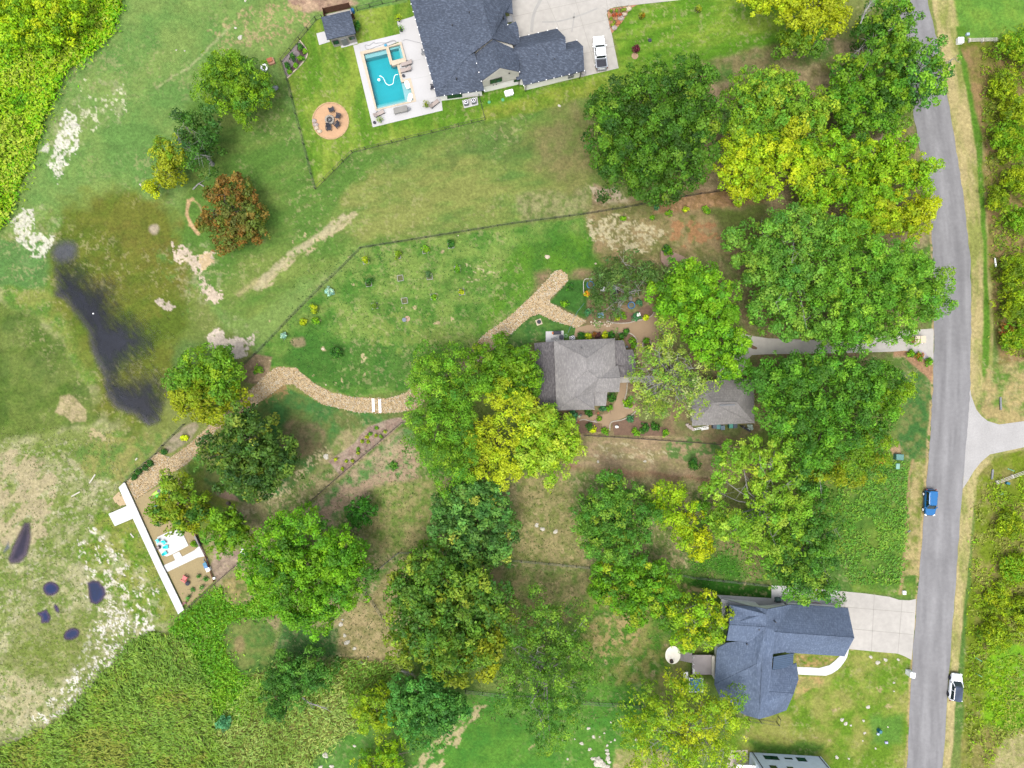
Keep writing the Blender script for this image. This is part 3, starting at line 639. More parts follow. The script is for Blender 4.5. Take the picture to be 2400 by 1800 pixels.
GC = [(244, 226, 192), (236, 208, 162), (224, 190, 140), (214, 196, 166), (250, 242, 222), (192, 164, 122), (238, 212, 162)]
G2 = [(226, 204, 160), (206, 176, 120), (180, 150, 100), (240, 226, 190), (160, 130, 90), (214, 190, 140)]
o = stones_stuff('river_stones', GRAV[0], 46, .06, .15, GC); tag(o, 'tan and white cobbles filling the dry creek bed beside the middle house', 'stones')
o = stones_stuff('river_stones', GRAV[1], 46, .06, .15, GC+G2[:2]); tag(o, 'tan and white cobbles filling the long winding creek bed down to the deck', 'stones')
# ---------------- pond and puddles ----------------
def water_mat():
    m, nt, b = newmat('pond_water')
    at = N(nt, 'ShaderNodeVertexColor'); at.layer_name = 'Col'
    ge = N(nt, 'ShaderNodeNewGeometry')
    out = mulnoise(nt, at.outputs['Color'], [(0.13, .6, 1.25, 4), (1.2, .85, 1.1, 4)], ge.outputs['Position'])
    nt.links.new(out, b.inputs['Base Color']); b.inputs['Roughness'].default_value = 0.12; b.inputs['Specular IOR Level'].default_value = .2
    nt.links.new(at.outputs['Alpha'], b.inputs['Alpha']); return m
M_water = water_mat()
def pond(name, P, deep, edge, soft=14, warp=8, amax=1.0, step=2.5, z=0.012, core=None, green=None):
    a = np.array(P); x0, y0 = a.min(0)-20; x1, y1 = a.max(0)+20
    X, Y = np.meshgrid(np.arange(x0, x1, step), np.arange(y0, y1, step)); _ps[0] += 1; s_ = _ps[0]
    wx = (fbm(X, Y, 30, 4, s_)-.5)*2*warp; wy = (fbm(X, Y, 30, 4, s_+4)-.5)*2*warp
    d = sdf(X+wx, Y+wy, P); al = np.clip(.5-d/soft, 0, 1)*amax
    t = np.clip((-d-soft*.3)/(soft*1.2), 0, 1)[..., None]; col = c8(edge)*(1-t)+c8(deep)*t
    if green is not None:
        an = math.radians(52); u = X*math.cos(an)+Y*math.sin(an); v = -X*math.sin(an)+Y*math.cos(an)
        gn = fbm(u/4, v, 5, 3, s_+7, .7); gd = fbm(X, Y, 70, 3, s_+8)
        e = np.clip((sdf(X+wx*2, Y+wy*2, green)+26)/84, 0, 1)**.8
        al = al*np.clip(1-e*1.1+(gn-.5)*.7*np.minimum(1, e*4), 0, 1)
    h, w_ = X.shape; idx = np.arange(h*w_).reshape(h, w_)
    keep = (np.maximum.reduce([al[:-1, :-1], al[1:, :-1], al[:-1, 1:], al[1:, 1:]]) > 0).ravel()
    F = np.stack([idx[:-1, :-1], idx[1:, :-1], idx[1:, 1:], idx[:-1, 1:]], -1).reshape(-1, 4)[keep]
    V = np.stack([(X-1200)*S, (900-Y)*S, np.full(X.shape, z)], -1).reshape(-1, 3)
    used = np.unique(F); mp = np.zeros(len(V), int); mp[used] = np.arange(len(used)); V = V[used]; F = mp[F]
    me = bpy.data.meshes.new(name); me.from_pydata(V.tolist(), [], F.tolist())
    at = me.color_attributes.new('Col', 'FLOAT_COLOR', 'POINT')
    cc = np.concatenate([col.reshape(-1, 3)[used], al.reshape(-1, 1)[used]], 1).astype(np.float32); at.data.foreach_set('color', cc.ravel())
    me.materials.append(M_water); o = bpy.data.objects.new(name, me); link(o); tag(o, kind='structure'); return o
DEEP = [(140, 645), (170, 650), (215, 690), (240, 690), (262, 760), (290, 770), (330, 790), (325, 810), (280, 840), (262, 900), (300, 910), (350, 900), (375, 960), (372, 985), (350, 995), (320, 975), (275, 960), (250, 925), (245, 880), (222, 830), (212, 780), (188, 740), (160, 705), (135, 695)]
pond('pond', [(128, 610), (150, 560), (200, 560), (270, 600), (330, 640), (390, 700), (420, 760), (425, 830), (400, 900), (380, 985), (350, 1000), (310, 970), (272, 962), (248, 925), (240, 880), (218, 830), (208, 780), (180, 740), (150, 705), (128, 690)], (44, 48, 60), (96, 94, 98), 12, 6, .97, green=DEEP)
pond('pond', ell(152, 590, 30, 22, -20), (92, 96, 112), (110, 112, 118), 20, 6, .75, z=.014)
pond('puddle', ell(120, 1380, 18, 15, 0), (0, 40, 96), (84, 66, 96), 5, 3)
pond('puddle', [(204, 1368), (218, 1360), (232, 1362), (246, 1380), (250, 1394), (240, 1410), (228, 1416), (214, 1412), (208, 1394)], (0, 42, 98), (84, 66, 96), 5, 4)
pond('puddle', [(88, 1436), (108, 1428), (118, 1445), (115, 1458), (98, 1460), (97, 1446)], (0, 40, 96), (84, 66, 96), 5, 3)
pond('puddle', ell(167, 1487, 18, 13, -20), (0, 42, 100), (84, 66, 96), 5, 3)
pond('puddle', ell(133, 1427, 5, 10, -25), (50, 46, 110), (90, 70, 110), 5, 3, .9)
pond('puddle', [(58, 1226), (70, 1226), (72, 1260), (62, 1300), (45, 1318), (25, 1320), (20, 1310), (35, 1270), (48, 1245)], (44, 38, 66), (104, 90, 104), 8, 3)
pond('puddle', [(10, 1290), (20, 1270), (22, 1285), (8, 1296)], (90, 130, 160), (130, 140, 150), 6, 2, .8)

PUD = [ell(120, 1380, 24, 20), ell(226, 1388, 28, 34), ell(104, 1444, 24, 22), ell(167, 1487, 24, 18), ell(133, 1427, 9, 14), ell(46, 1272, 34, 52, 20), ell(15, 1284, 14, 18)]
m = MB()
for a, b in [((302, 1176), (318, 1180)), ((300, 1186), (316, 1216)), ((329, 1244), (346, 1240)), ((345, 1276), (361, 1271)), ((376, 1345), (392, 1340)), ((398, 1390), (415, 1386)), ((286, 1150), (301, 1144))]: strip(m, a, b, .045, .426)
for a, b in [((391, 1341), (385, 1324)), ((457, 1290), (464, 1307)), ((411, 1313), (420, 1331)), ((434, 1302), (443, 1318))]: strip(m, a, b, .045, .106)
for a, b in [((404, 1243), (420, 1290)), ((369, 1274), (432, 1256))]: strip(m, a, b, .045, .126)
tag(m.build('paving_joint', flat('joint3', (206, 206, 204), .9)), kind='structure')
# ---------------- foliage ----------------
LG = np.array([3.15, 2.8, 2.1])   # leaves shade one another; their own colour is given before that loss
def cl(c): return np.clip(c8(c)*LG, 0, .62)
def unit(v): return v/np.maximum(np.linalg.norm(v, axis=-1, keepdims=True), 1e-9)
def leaf_quads(cen, nor, size, asp=1.5):
    n = len(cen); r = unit(rng.normal(size=(n, 3))); t = unit(np.cross(nor, r)); b = np.cross(nor, t)
    L = (size*rng.uniform(.5, 1.4, n))[:, None]; W = L/asp*rng.uniform(.7, 1.2, n)[:, None]
    bend = nor*L*rng.uniform(-.25, .1, (n, 1))
    V = np.stack([cen-t*L+bend, cen-b*W, cen+t*L*1.05+bend, cen+b*W*rng.uniform(.7, 1.2, (n, 1))], 1)
    return V.reshape(-1, 3)
def hsvj(col, n, dv=.16, dh=.05):
    """jitter brightness and the red/blue balance per face"""
    v = rng.uniform(1-dv, 1+dv, (n, 1)); h = rng.normal(0, dh, (n, 1))
    o = np.clip(col*v*np.concatenate([1+h*1.3, 1+0*h, 1-h], 1), 0, 1)
    g = np.broadcast_to(col, o.shape); lim = np.where(g[:, 0] > g[:, 1]*1.3, 9.0, .87)
    o[:, 0] = np.minimum(o[:, 0], o[:, 1]*lim); return o
def crown_pts(lobes, zt, zb, den, leaf, puff, pal, gap, flat_, asp=1.5, tips=0):
    Vs = []; Cs = []; cents = []
    P = np.array([cl(c) for c, w_ in pal]); Wt = np.array([w_ for c, w_ in pal], float); Wt /= Wt.sum()
    for L in lobes:
        cx, cy, r = L[:3]; top = zt*(L[3] if len(L) > 3 else 1.0); tint = L[4] if len(L) > 4 else None
        h = (top-zb); zc = zb+h*.5; k = 1-zc/H; R = r*S*k; Rz = h*.5
        c = np.array(G(cx, cy, zc))
        npf = max(5, int(2.3*(R/puff)**2*1.5))
        th = rng.uniform(0, 2*math.pi, npf); u = rng.uniform(-.25, 1, npf)**1.0; u = np.where(rng.random(npf) < .12, -u, u)
        s = np.sqrt(np.maximum(0, 1-u*u)); d = np.stack([np.cos(th)*s, np.sin(th)*s, u], -1)
        lump = 1+.2*np.sin(3*th+cx)+.16*np.sin(5*th+cy*1.3)+rng.normal(0, .1, npf)
        pc = c+d*np.array([R, R, Rz])*(lump*rng.uniform(.66, .9, npf))[:, None]
        spr = rng.random(npf) < .13; pc = np.where(spr[:, None], c+(pc-c)*1.22, pc)
        ksel = rng.random(npf) > gap
        pc = pc[ksel]; d = d[ksel]; spr = spr[ksel]; npf = len(pc)
        if npf == 0: continue
        cents.append((c, pc))
        pr = puff*rng.uniform(.45, 1.0, npf)**.9*1.32; pr = np.where(spr, pr*.55, pr)
        pcol = P[rng.choice(len(P), npf, p=Wt)] if tint is None else np.repeat(cl(tint)[None]*[.7, .78, .8], npf, 0)
        pcol = hsvj(pcol, npf, .2, .06)
        nl = np.maximum(6, (den*pr**2*12.5/(leaf*leaf*2.2)*.52).astype(int))
        ii = np.repeat(np.arange(npf), nl); n = len(ii)
        ld_ = unit(rng.normal(size=(n, 3))+d[ii]*.7+np.array([0, 0, .45]))
        rad = pr[ii]*rng.uniform(.35, 1.08, n)**.6
        pos = pc[ii]+ld_*rad[:, None]*np.array([1, 1, flat_])
        nor = unit(ld_+.55*rng.normal(size=(n, 3))+np.array([0, 0, .35]))
        if tips:  # elongated sprays
            nor = unit(nor+np.array([0, 0, .5]))
        Vs.append(leaf_quads(pos, nor, leaf, asp)); Cs.append(hsvj(pcol[ii], n, .24, .05))
        # inner leaves
        nin = int(n*.10*(1-gap)); q = unit(rng.normal(size=(nin, 3)))*rng.uniform(.1, .75, (nin, 1))
        Vs.append(leaf_quads(c+q*np.array([R, R, Rz]), unit(rng.normal(size=(nin, 3))+[0, 0, 1]), leaf*1.3, asp))
        Cs.append(hsvj(P[rng.choice(len(P), nin, p=Wt)], nin, .2))
    return np.concatenate(Vs), np.concatenate(Cs), cents
def branch_mesh(base, cents, zt, r0, nb, bare=0.0, twigs=0):
    m = MB(); base = Vector(base); ctr = Vector(np.mean([c for c, p in cents], axis=0)); 
    fork = base.lerp(Vector((ctr.x*.6+base.x*.4, ctr.y*.6+base.y*.4, ctr.z)), .55)
    m.cyl(base-Vector((0, 0, .2)), base+Vector((0, 0, .3)), r0*1.35, r0*1.05, 9); m.cyl(base+Vector((0, 0, .3)), fork, r0*1.05, r0*.72, 9)
    allp = np.concatenate([p for c, p in cents]); pick = allp[rng.choice(len(allp), min(nb, len(allp)), replace=False)]
    for p in pick:
        p = Vector(p); mid = fork.lerp(p, .5)+Vector((rng.normal(0, .5), rng.normal(0, .5), .4)); e = p.lerp(mid, -.12 if bare else .1)
        m.cyl(fork, mid, r0*.42, r0*.25, 6); m.cyl(mid, e, r0*.25, r0*.07, 5)
        for k in range(2+twigs):
            s_ = mid.lerp(e, rnd.uniform(.15, .9)); q = s_+Vector((rng.normal(0, 1.1), rng.normal(0, 1.1), rng.uniform(.2, 1.3)))
            m.cyl(s_, q, r0*.13, r0*.03, 4)
    return m
GRN = (92, 142, 34); DGR = (58, 104, 32); MID = (78, 126, 38); LIM = (142, 176, 28); YEL = (196, 190, 30); BGR = (72, 122, 56); OLV = (96, 138, 30)
def tree(name, label, lobes, base, zt, pal, den=1.0, leaf=.195, puff=.98, gap=.1, zb=None, r0=.32, nb=12, flat_=.75, asp=1.5, bark=None, cat='tree', group=None, twigs=0, tips=0, bare=0):
    zb = zt*.28 if zb is None else zb
    b = G(*base); b = (b[0], b[1], 0)
    V, Cc, cents = crown_pts(lobes, zt, zb, den, leaf, puff, pal, gap, flat_, asp, tips)
    t = thing(name, b, label, cat, group)
    branch_mesh(b, cents, zt, r0, nb, bare, twigs).build('trunk', bark or M_bark, t)
    V[:, 2] = np.maximum(V[:, 2], .05)
    quads_object('crown', V, Cc, M_leaf, t)
    return t
def T_(label, lobes, base, zt, pal, **k): return tree(k.pop('name', 'broadleaf_tree'), label, lobes, base, zt, pal, **k)
P_dk = [(DGR, 4), (MID, 3), ((86, 130, 40), 2)]; P_md = [(MID, 4), (GRN, 4), (DGR, 1)]; P_br = [(GRN, 5), ((110, 160, 36), 4), (MID, 2)]
P_lm = [(LIM, 5), ((120, 162, 34), 4), ((164, 182, 40), 2)]; P_yl = [(YEL, 4), (LIM, 5), ((150, 160, 40), 2)]; P_bl = [(BGR, 5), ((92, 142, 66), 3), ((56, 100, 46), 2), ((140, 160, 70), .7)]
P_mx = [((88, 132, 44), 4), ((120, 152, 50), 3), (DGR, 2)]
# meadow trees
T_('round bright olive green tree nearest the fire pit lawn, left of the fenced garden', [(555, 190, 62), (585, 225, 52), (525, 205, 52), (530, 165, 48), (600, 195, 46), (570, 250, 36), (495, 180, 30)], (575, 215), 9.5, [(OLV, 4), ((112, 156, 24), 4), (DGR, 2), (MID, 2)], asp=2.2)
T_('dark sparse tree with bare grey limbs between the olive tree and the yellow one', [(470, 300, 46), (440, 290, 34), (495, 330, 36), (450, 340, 34), (470, 380, 34), (500, 280, 26)], (498, 385), 9, [(DGR, 5), ((66, 108, 48), 4), ((46, 84, 36), 2)], gap=.25, den=.8, nb=16, bark=M_pale, twigs=2)
T_('small yellow-green tree on the meadow side of the dark sparse tree', [(395, 355, 34), (410, 385, 34), (375, 375, 26), (370, 415, 18, .8, (176, 178, 24)), (405, 420, 24, .85, (170, 160, 24)), (365, 445, 14, .7, (206, 200, 16))], (415, 395), 7, [((128, 148, 34), 4), ((150, 160, 30), 4), (OLV, 2)], gap=.15)
T_('rust brown tree with orange dying leaves above the salt flat', [(520, 455, 32), (570, 455, 34), (545, 440, 30), (505, 520, 36), (560, 535, 48), (590, 505, 30), (530, 555, 34), (600, 535, 24)], (550, 500), 6.5, [((110, 97, 42), 5), ((94, 100, 42), 4), ((122, 98, 46), 3), ((84, 104, 38), 3)], leaf=.22, puff=.85)
T_('green tree with a yellow lower edge where the creek bed bends by the pond', [(490, 850, 48), (450, 880, 42), (530, 860, 40), (470, 920, 48, .9, (140, 160, 28)), (520, 900, 44), (440, 940, 40, .8, (160, 166, 30)), (500, 960, 40, .8, (158, 170, 24)), (555, 930, 30, .7, (180, 184, 30)), (420, 900, 28)], (500, 900), 9, [(GRN, 5), ((108, 152, 30), 4), (MID, 2)], gap=.12)
T_('dark green round tree beside the lower creek bed, east of the deck', [(590, 1010, 52), (630, 1050, 52), (560, 1060, 52), (600, 1100, 56), (520, 1040, 40), (650, 1085, 44), (550, 1118, 38), (500, 1074, 32), (610, 1140, 32), (575, 975, 30), (690, 1075, 22)], (600, 1060), 11, [((66, 104, 38), 5), ((86, 120, 46), 4), ((46, 82, 30), 3), ((118, 136, 52), 1)], puff=.95, leaf=.24)
T_('olive green tree overhanging the sand and the lime kayaks', [(410, 1134, 26), (434, 1150, 30), (400, 1185, 44), (440, 1200, 44), (382, 1182, 20), (424, 1212, 28, .85, (136, 158, 26)), (455, 1216, 30, .9, (150, 166, 24)), (394, 1204, 24), (412, 1238, 12, .7), (470, 1190, 24)], (470, 1190), 8, [((112, 140, 32), 5), (OLV, 4), (DGR, 2), ((140, 146, 36), 2)], leaf=.22, gap=.12)
T_('bright green tree right of the walkway landing', [(532, 1204, 22), (522, 1230, 32), (558, 1234, 32), (502, 1254, 26), (545, 1268, 34), (572, 1256, 24, .9, (132, 164, 24)), (522, 1286, 22)], (540, 1240), 8, [((104, 150, 26), 5), (GRN, 4), ((66, 116, 28), 2)], puff=.9, leaf=.22)
T_('large vivid green tree with three rounded heads south-east of the sand terrace', [(690, 1240, 50), (650, 1290, 60), (700, 1320, 64), (780, 1270, 50), (820, 1300, 48), (760, 1330, 60), (640, 1350, 56), (720, 1400, 64), (800, 1380, 56), (680, 1420, 48), (740, 1445, 38), (600, 1310, 34), (830, 1345, 40), (740, 1215, 22)], (725, 1335), 13, [((100, 156, 24), 6), ((84, 142, 26), 4), ((66, 118, 32), 2)], puff=1.1)
T_('small dark round tree alone in the scrub between two large trees', [(845, 1195, 30), (835, 1205, 24), (862, 1185, 22), (850, 1215, 20)], (843, 1192), 4.5, [((44, 104, 26), 5), ((56, 122, 30), 3)], asp=2.2, leaf=.2, puff=.6, zb=.4)
# trees west of the middle house
T_('tall green feathery tree between the creek bed and the middle house', [(1020, 880, 56), (1070, 860, 50), (1000, 930, 50), (1050, 930, 56), (1100, 900, 44), (1010, 990, 50), (1060, 1000, 56), (1020, 1060, 50), (1080, 1070, 50), (990, 1030, 34), (1050, 1110, 40), (1000, 840, 30)], (1060, 960), 12, [((92, 146, 34), 5), ((112, 158, 40), 4), ((70, 122, 34), 3)], asp=2.4, puff=1.0)
T_('dense mid green tree touching the north-west corner of the grey roof', [(1190, 840, 48), (1150, 850, 42), (1230, 860, 42), (1200, 890, 46), (1160, 890, 40), (1245, 900, 30), (1110, 830, 26)], (1195, 865), 8, [((88, 138, 24), 5), ((72, 118, 24), 4), ((110, 150, 30), 2)])
T_('bright yellow tree in the middle of the clump west of the grey house', [(1170, 920, 36), (1200, 960, 42), (1150, 1020, 46), (1120, 1050, 36, .95, (184, 190, 40)), (1180, 1090, 50), (1140, 1100, 36), (1220, 1010, 30), (1105, 1010, 24), (1230, 930, 28)], (1170, 1040), 9, [((166, 186, 34), 5), ((146, 176, 36), 4), ((184, 192, 48), 2)], asp=2.2, gap=.15)
T_('lime green tree at the south-west corner of the grey house', [(1290, 1000, 48), (1260, 1040, 48), (1310, 1040, 46), (1240, 1080, 40), (1290, 1090, 44), (1335, 1060, 30), (1250, 990, 34), (1330, 1010, 28)], (1280, 1040), 9, [((130, 172, 40), 5), ((112, 158, 30), 4), ((150, 180, 60), 3)], puff=.95)
T_('blue-green oak below the yellow clump', [(1090, 1150, 42), (1130, 1170, 40), (1060, 1190, 50), (1110, 1220, 56), (1160, 1200, 48), (1180, 1250, 40), (1060, 1250, 50), (1120, 1280, 52), (1040, 1220, 32), (1090, 1310, 40), (1160, 1290, 40)], (1110, 1220), 10, P_bl, puff=1.0, leaf=.24)
T_('great oak with yellow flecks on its lower right in the south yard', [(990, 1330, 50), (1040, 1350, 60), (960, 1380, 50), (1100, 1360, 56), (1000, 1420, 64), (1080, 1430, 70), (950, 1450, 44), (1150, 1400, 50), (1170, 1440, 40), (1020, 1490, 64), (1090, 1510, 66), (960, 1510, 46, .9, (116, 140, 34)), (1140, 1500, 46, .9, (146, 158, 30)), (1060, 1560, 46, .8, (120, 142, 30)), (1130, 1545, 34, .8, (176, 172, 34)), (1000, 1290, 26)], (1060, 1430), 14, [((86, 128, 38), 5), ((64, 108, 36), 4), ((118, 146, 46), 2)], puff=1.1, leaf=.25)
T_('blue-green tree directly below the great oak', [(950, 1620, 44), (1000, 1610, 44), (1040, 1640, 46), (990, 1660, 50), (940, 1670, 40), (1030, 1690, 44), (980, 1710, 36), (1070, 1660, 30)], (1000, 1650), 9, [((70, 132, 56), 5), ((88, 146, 64), 3), ((52, 104, 42), 2)], puff=.9)
T_('lime tree leaning against the blue-green tree on its left side', [(880, 1640, 36), (860, 1670, 34), (900, 1680, 34), (890, 1710, 30), (850, 1645, 24)], (885, 1665), 7, [((134, 168, 26), 5), ((112, 150, 30), 4)], asp=2)
T_('low yellow-lime bush at the bottom edge left of the tan slope', [(910, 1760, 30), (880, 1790, 36), (920, 1800, 36), (960, 1735, 22), (850, 1810, 30, .9, (196, 196, 20))], (900, 1790), 4, [((130, 176, 16), 5), ((92, 148, 20), 3)], asp=3, puff=.7, zb=.3, name='bush', cat='bush')
T_('dark green tree with a fallen grey limb at its foot in the southern reeds', [(670, 1560, 36), (720, 1555, 36), (690, 1590, 42), (760, 1575, 30), (650, 1600, 36), (700, 1620, 40), (660, 1650, 34), (640, 1670, 24), (745, 1600, 26)], (690, 1600), 7, [((58, 112, 40), 5), ((76, 130, 46), 4), ((48, 92, 30), 2)], asp=2, puff=.85)
T_('wide thin-leaved tree with grey limbs in the south garden, left of the white stones', [(1270, 1420, 40), (1230, 1470, 50), (1290, 1480, 50), (1210, 1530, 46), (1270, 1550, 60), (1340, 1530, 50), (1230, 1600, 54), (1310, 1610, 60), (1370, 1580, 34), (1260, 1670, 50), (1330, 1680, 44), (1200, 1640, 36), (1290, 1730, 34), (1180, 1580, 26), (1350, 1440, 34)], (1280, 1560), 12, [((82, 130, 38), 5), ((100, 146, 44), 3), ((62, 108, 36), 3)], gap=.36, den=.72, nb=26, bark=M_pale, twigs=3, asp=2)
T_('dark green three-pronged tree right of the bare middle strip', [(1430, 1115, 26), (1430, 1160, 44), (1400, 1180, 40), (1470, 1180, 46), (1420, 1220, 56), (1480, 1230, 46), (1360, 1215, 32), (1430, 1270, 50), (1390, 1260, 36), (1480, 1280, 40), (1520, 1210, 28)], (1440, 1220), 11, [((66, 120, 40), 5), ((84, 136, 44), 4), ((112, 152, 50), 2)], asp=2)
T_('bright mid green tree right under the three-pronged tree', [(1430, 1340, 40), (1480, 1350, 46), (1540, 1345, 40), (1460, 1390, 50), (1520, 1400, 44), (1420, 1385, 30), (1490, 1430, 34), (1560, 1375, 26)], (1485, 1375), 9, [((92, 148, 26), 5), ((70, 124, 28), 4), ((130, 160, 36), 2)])
T_('narrow yellow-lime tree standing behind the three-pronged tree', [(1560, 1150, 36), (1590, 1185, 34), (1570, 1215, 30), (1620, 1230, 34, .9, (186, 196, 10)), (1640, 1270, 30, .85, (190, 196, 14)), (1600, 1260, 28), (1640, 1300, 22, .8, (180, 190, 16)), (1650, 1200, 26, .9, (92, 146, 26)), (1540, 1180, 26, .8, (100, 150, 26))], (1590, 1215), 8, [((140, 176, 22), 5), ((112, 156, 26), 4)], gap=.18, asp=2)
T_('open crowned lime tree with long grey boughs left of the roadside wood', [(1720, 1065, 34), (1760, 1050, 30), (1700, 1100, 36), (1790, 1090, 40), (1830, 1060, 36), (1850, 1110, 40), (1670, 1150, 26), (1780, 1150, 40), (1700, 1210, 38), (1740, 1230, 36), (1800, 1200, 36), (1850, 1180, 40), (1860, 1240, 34), (1680, 1240, 26), (1780, 1270, 40), (1830, 1290, 34)], (1790, 1190), 11, [((116, 162, 44), 6), ((98, 146, 40), 4), ((138, 172, 60), 2)], gap=.25, bark=M_pale, nb=20, twigs=1, puff=.95)
T_('tall dark thin tree between the lime tree and the roadside meadow', [(1890, 1130, 36), (1910, 1180, 44), (1890, 1240, 46), (1920, 1270, 42), (1870, 1300, 46), (1920, 1330, 44), (1890, 1370, 44), (1940, 1380, 32), (1850, 1360, 36), (1950, 1220, 24), (1820, 1330, 30)], (1880, 1250), 11, [((84, 138, 42), 4), ((64, 114, 40), 4), ((110, 150, 50), 2)], gap=.25, bark=M_pale, nb=18, twigs=2)
T_('yellow-green tree shading the wooden deck of the south-east house', [(1600, 1430, 36), (1640, 1410, 30), (1650, 1460, 42), (1610, 1480, 40), (1680, 1440, 30, .9, (156, 178, 20)), (1676, 1478, 26), (1560, 1440, 30, .8, (90, 140, 36)), (1640, 1500, 24), (1595, 1500, 22)], (1645, 1455), 9, [((122, 166, 26), 5), ((100, 146, 32), 4), ((160, 180, 30), 2)], gap=.3, den=.8, bark=M_pale, nb=16, twigs=2)
T_('big golden yellow tree at the bottom, left of the blue roof', [(1585, 1592, 26, .8, (166, 180, 26)), (1620, 1640, 44), (1560, 1650, 50), (1500, 1640, 40, .9, (120, 160, 34)), (1640, 1690, 50, 1, (186, 190, 30)), (1590, 1710, 46, 1, (182, 190, 30)), (1520, 1710, 50), (1680, 1650, 40), (1710, 1710, 40), (1470, 1700, 30, .8, (120, 160, 34)), (1560, 1770, 56), (1640, 1770, 50, .95), (1700, 1770, 40), (1500, 1760, 40), (1622, 1602, 24, .85), (1720, 1640, 26, .8, (116, 160, 30))], (1600, 1700), 13, [((134, 170, 26), 5), ((116, 156, 34), 4), ((154, 176, 44), 2)], gap=.34, den=.8, bark=M_pale, nb=30, twigs=3, asp=2)
# north-east wood
T_('huge dark green round tree south of the white pickup', [(1530, 190, 40), (1480, 210, 50), (1590, 190, 50), (1440, 240, 44), (1520, 250, 66), (1600, 240, 60), (1650, 240, 36), (1420, 290, 46), (1490, 310, 70), (1570, 310, 70), (1640, 300, 50), (1430, 350, 50), (1500, 370, 66), (1580, 380, 62), (1640, 360, 44), (1440, 410, 44), (1510, 430, 46), (1580, 430, 44), (1640, 200, 28), (1390, 330, 20), (1400, 250, 20)], (1530, 330), 15, [((58, 102, 24), 5), ((74, 120, 28), 4), ((44, 80, 24), 3), ((96, 136, 40), 1.2)], puff=1.1)
T_('mid green tree directly right of the huge dark one', [(1750, 210, 44), (1800, 220, 50), (1850, 240, 50), (1770, 260, 54), (1830, 280, 54), (1890, 280, 44), (1740, 300, 40), (1720, 240, 30), (1920, 250, 30), (1840, 200, 28)], (1800, 260), 11, [((110, 152, 34), 5), ((88, 138, 40), 4), ((136, 166, 50), 2)])
T_('lime yellow tree lowest on the left of the north-east wood', [(1730, 340, 40), (1770, 370, 46), (1720, 390, 40), (1790, 420, 44), (1750, 430, 40), (1830, 360, 44), (1850, 310, 36, 1, (178, 184, 30)), (1700, 420, 22), (1860, 400, 40), (1880, 440, 36)], (1780, 380), 10, [((144, 178, 26), 5), ((122, 162, 30), 4), ((174, 186, 30), 2)], puff=.95)
T_('spreading bright green tree touching the road by the yellow one', [(1930, 350, 48), (1980, 370, 50), (2040, 380, 50), (2090, 370, 46), (2120, 400, 40), (2150, 410, 30), (2060, 430, 50), (1950, 430, 50), (1910, 480, 40), (2000, 480, 50), (1880, 370, 36), (2140, 440, 30), (2100, 350, 34)], (2020, 410), 10, [((116, 164, 24), 5), ((96, 148, 26), 4), ((144, 174, 30), 2)])
T_('golden edged tree reaching over the road shoulder', [(2080, 470, 40, .9, (160, 176, 30)), (2130, 490, 36, 1, (180, 192, 24)), (2160, 500, 28, 1, (196, 198, 24)), (2050, 510, 44), (2110, 530, 40, .9, (150, 174, 26)), (2010, 540, 40), (2150, 530, 28, .9, (180, 186, 20)), (2170, 475, 20, .9, (200, 196, 20))], (2090, 500), 9, [((120, 162, 24), 5), ((140, 170, 26), 4)])
T_('yellow leaved tree at the top edge, left of the bare twig cluster', [(1780, -5, 40), (1830, 10, 46), (1880, 20, 46, 1, (180, 184, 28)), (1870, 60, 40, 1, (170, 176, 32)), (1930, 20, 36, .95, (186, 186, 28)), (1970, 20, 30), (1850, 100, 36, .8, (104, 144, 34)), (1890, 95, 38, .8, (90, 138, 34)), (1920, 70, 30, .9, (190, 180, 30)), (1980, 55, 24, .8, (184, 184, 30)), (1940, -10, 40)], (1880, 40), 11, [((150, 176, 26), 5), ((168, 182, 30), 4)], gap=.18, bark=M_pale, twigs=2)
T_('dark roadside tree with pale bare twigs leaning over the upper road', [(2060, 45, 40), (2090, 35, 36), (2040, 80, 34, .9, (58, 104, 26)), (2080, 90, 44), (2110, 120, 38), (2060, 130, 44), (2020, 150, 30), (2090, 160, 44), (2140, 120, 26), (2120, 50, 18), (1985, 160, 26)], (2030, 110), 12, [((78, 130, 30), 5), ((108, 150, 36), 4), ((60, 106, 30), 3)], gap=.18, bark=M_pale, nb=18, twigs=4, puff=.9)
T_('blue-green tree hanging right across the asphalt', [(2130, 200, 26), (2160, 165, 30), (2180, 190, 34), (2150, 230, 30), (2190, 130, 24), (2170, 225, 28), (2140, 150, 20), (2195, 160, 24), (2180, 110, 16)], (2110, 210), 12, [((86, 146, 48), 5), ((110, 162, 40), 3), ((64, 120, 60), 3)], gap=.28, zb=5, bark=M_pale, twigs=3, nb=16, puff=.8)
T_('deep green tree between the upper road and the wood', [(1980, 190, 40), (2020, 210, 40), (1960, 240, 36), (2000, 260, 46), (2050, 230, 40), (2090, 220, 40), (2060, 270, 40), (2110, 260, 34), (2030, 300, 34), (1975, 290, 30)], (2020, 240), 10, [((78, 132, 26), 5), ((100, 148, 30), 4), ((54, 98, 28), 3)])
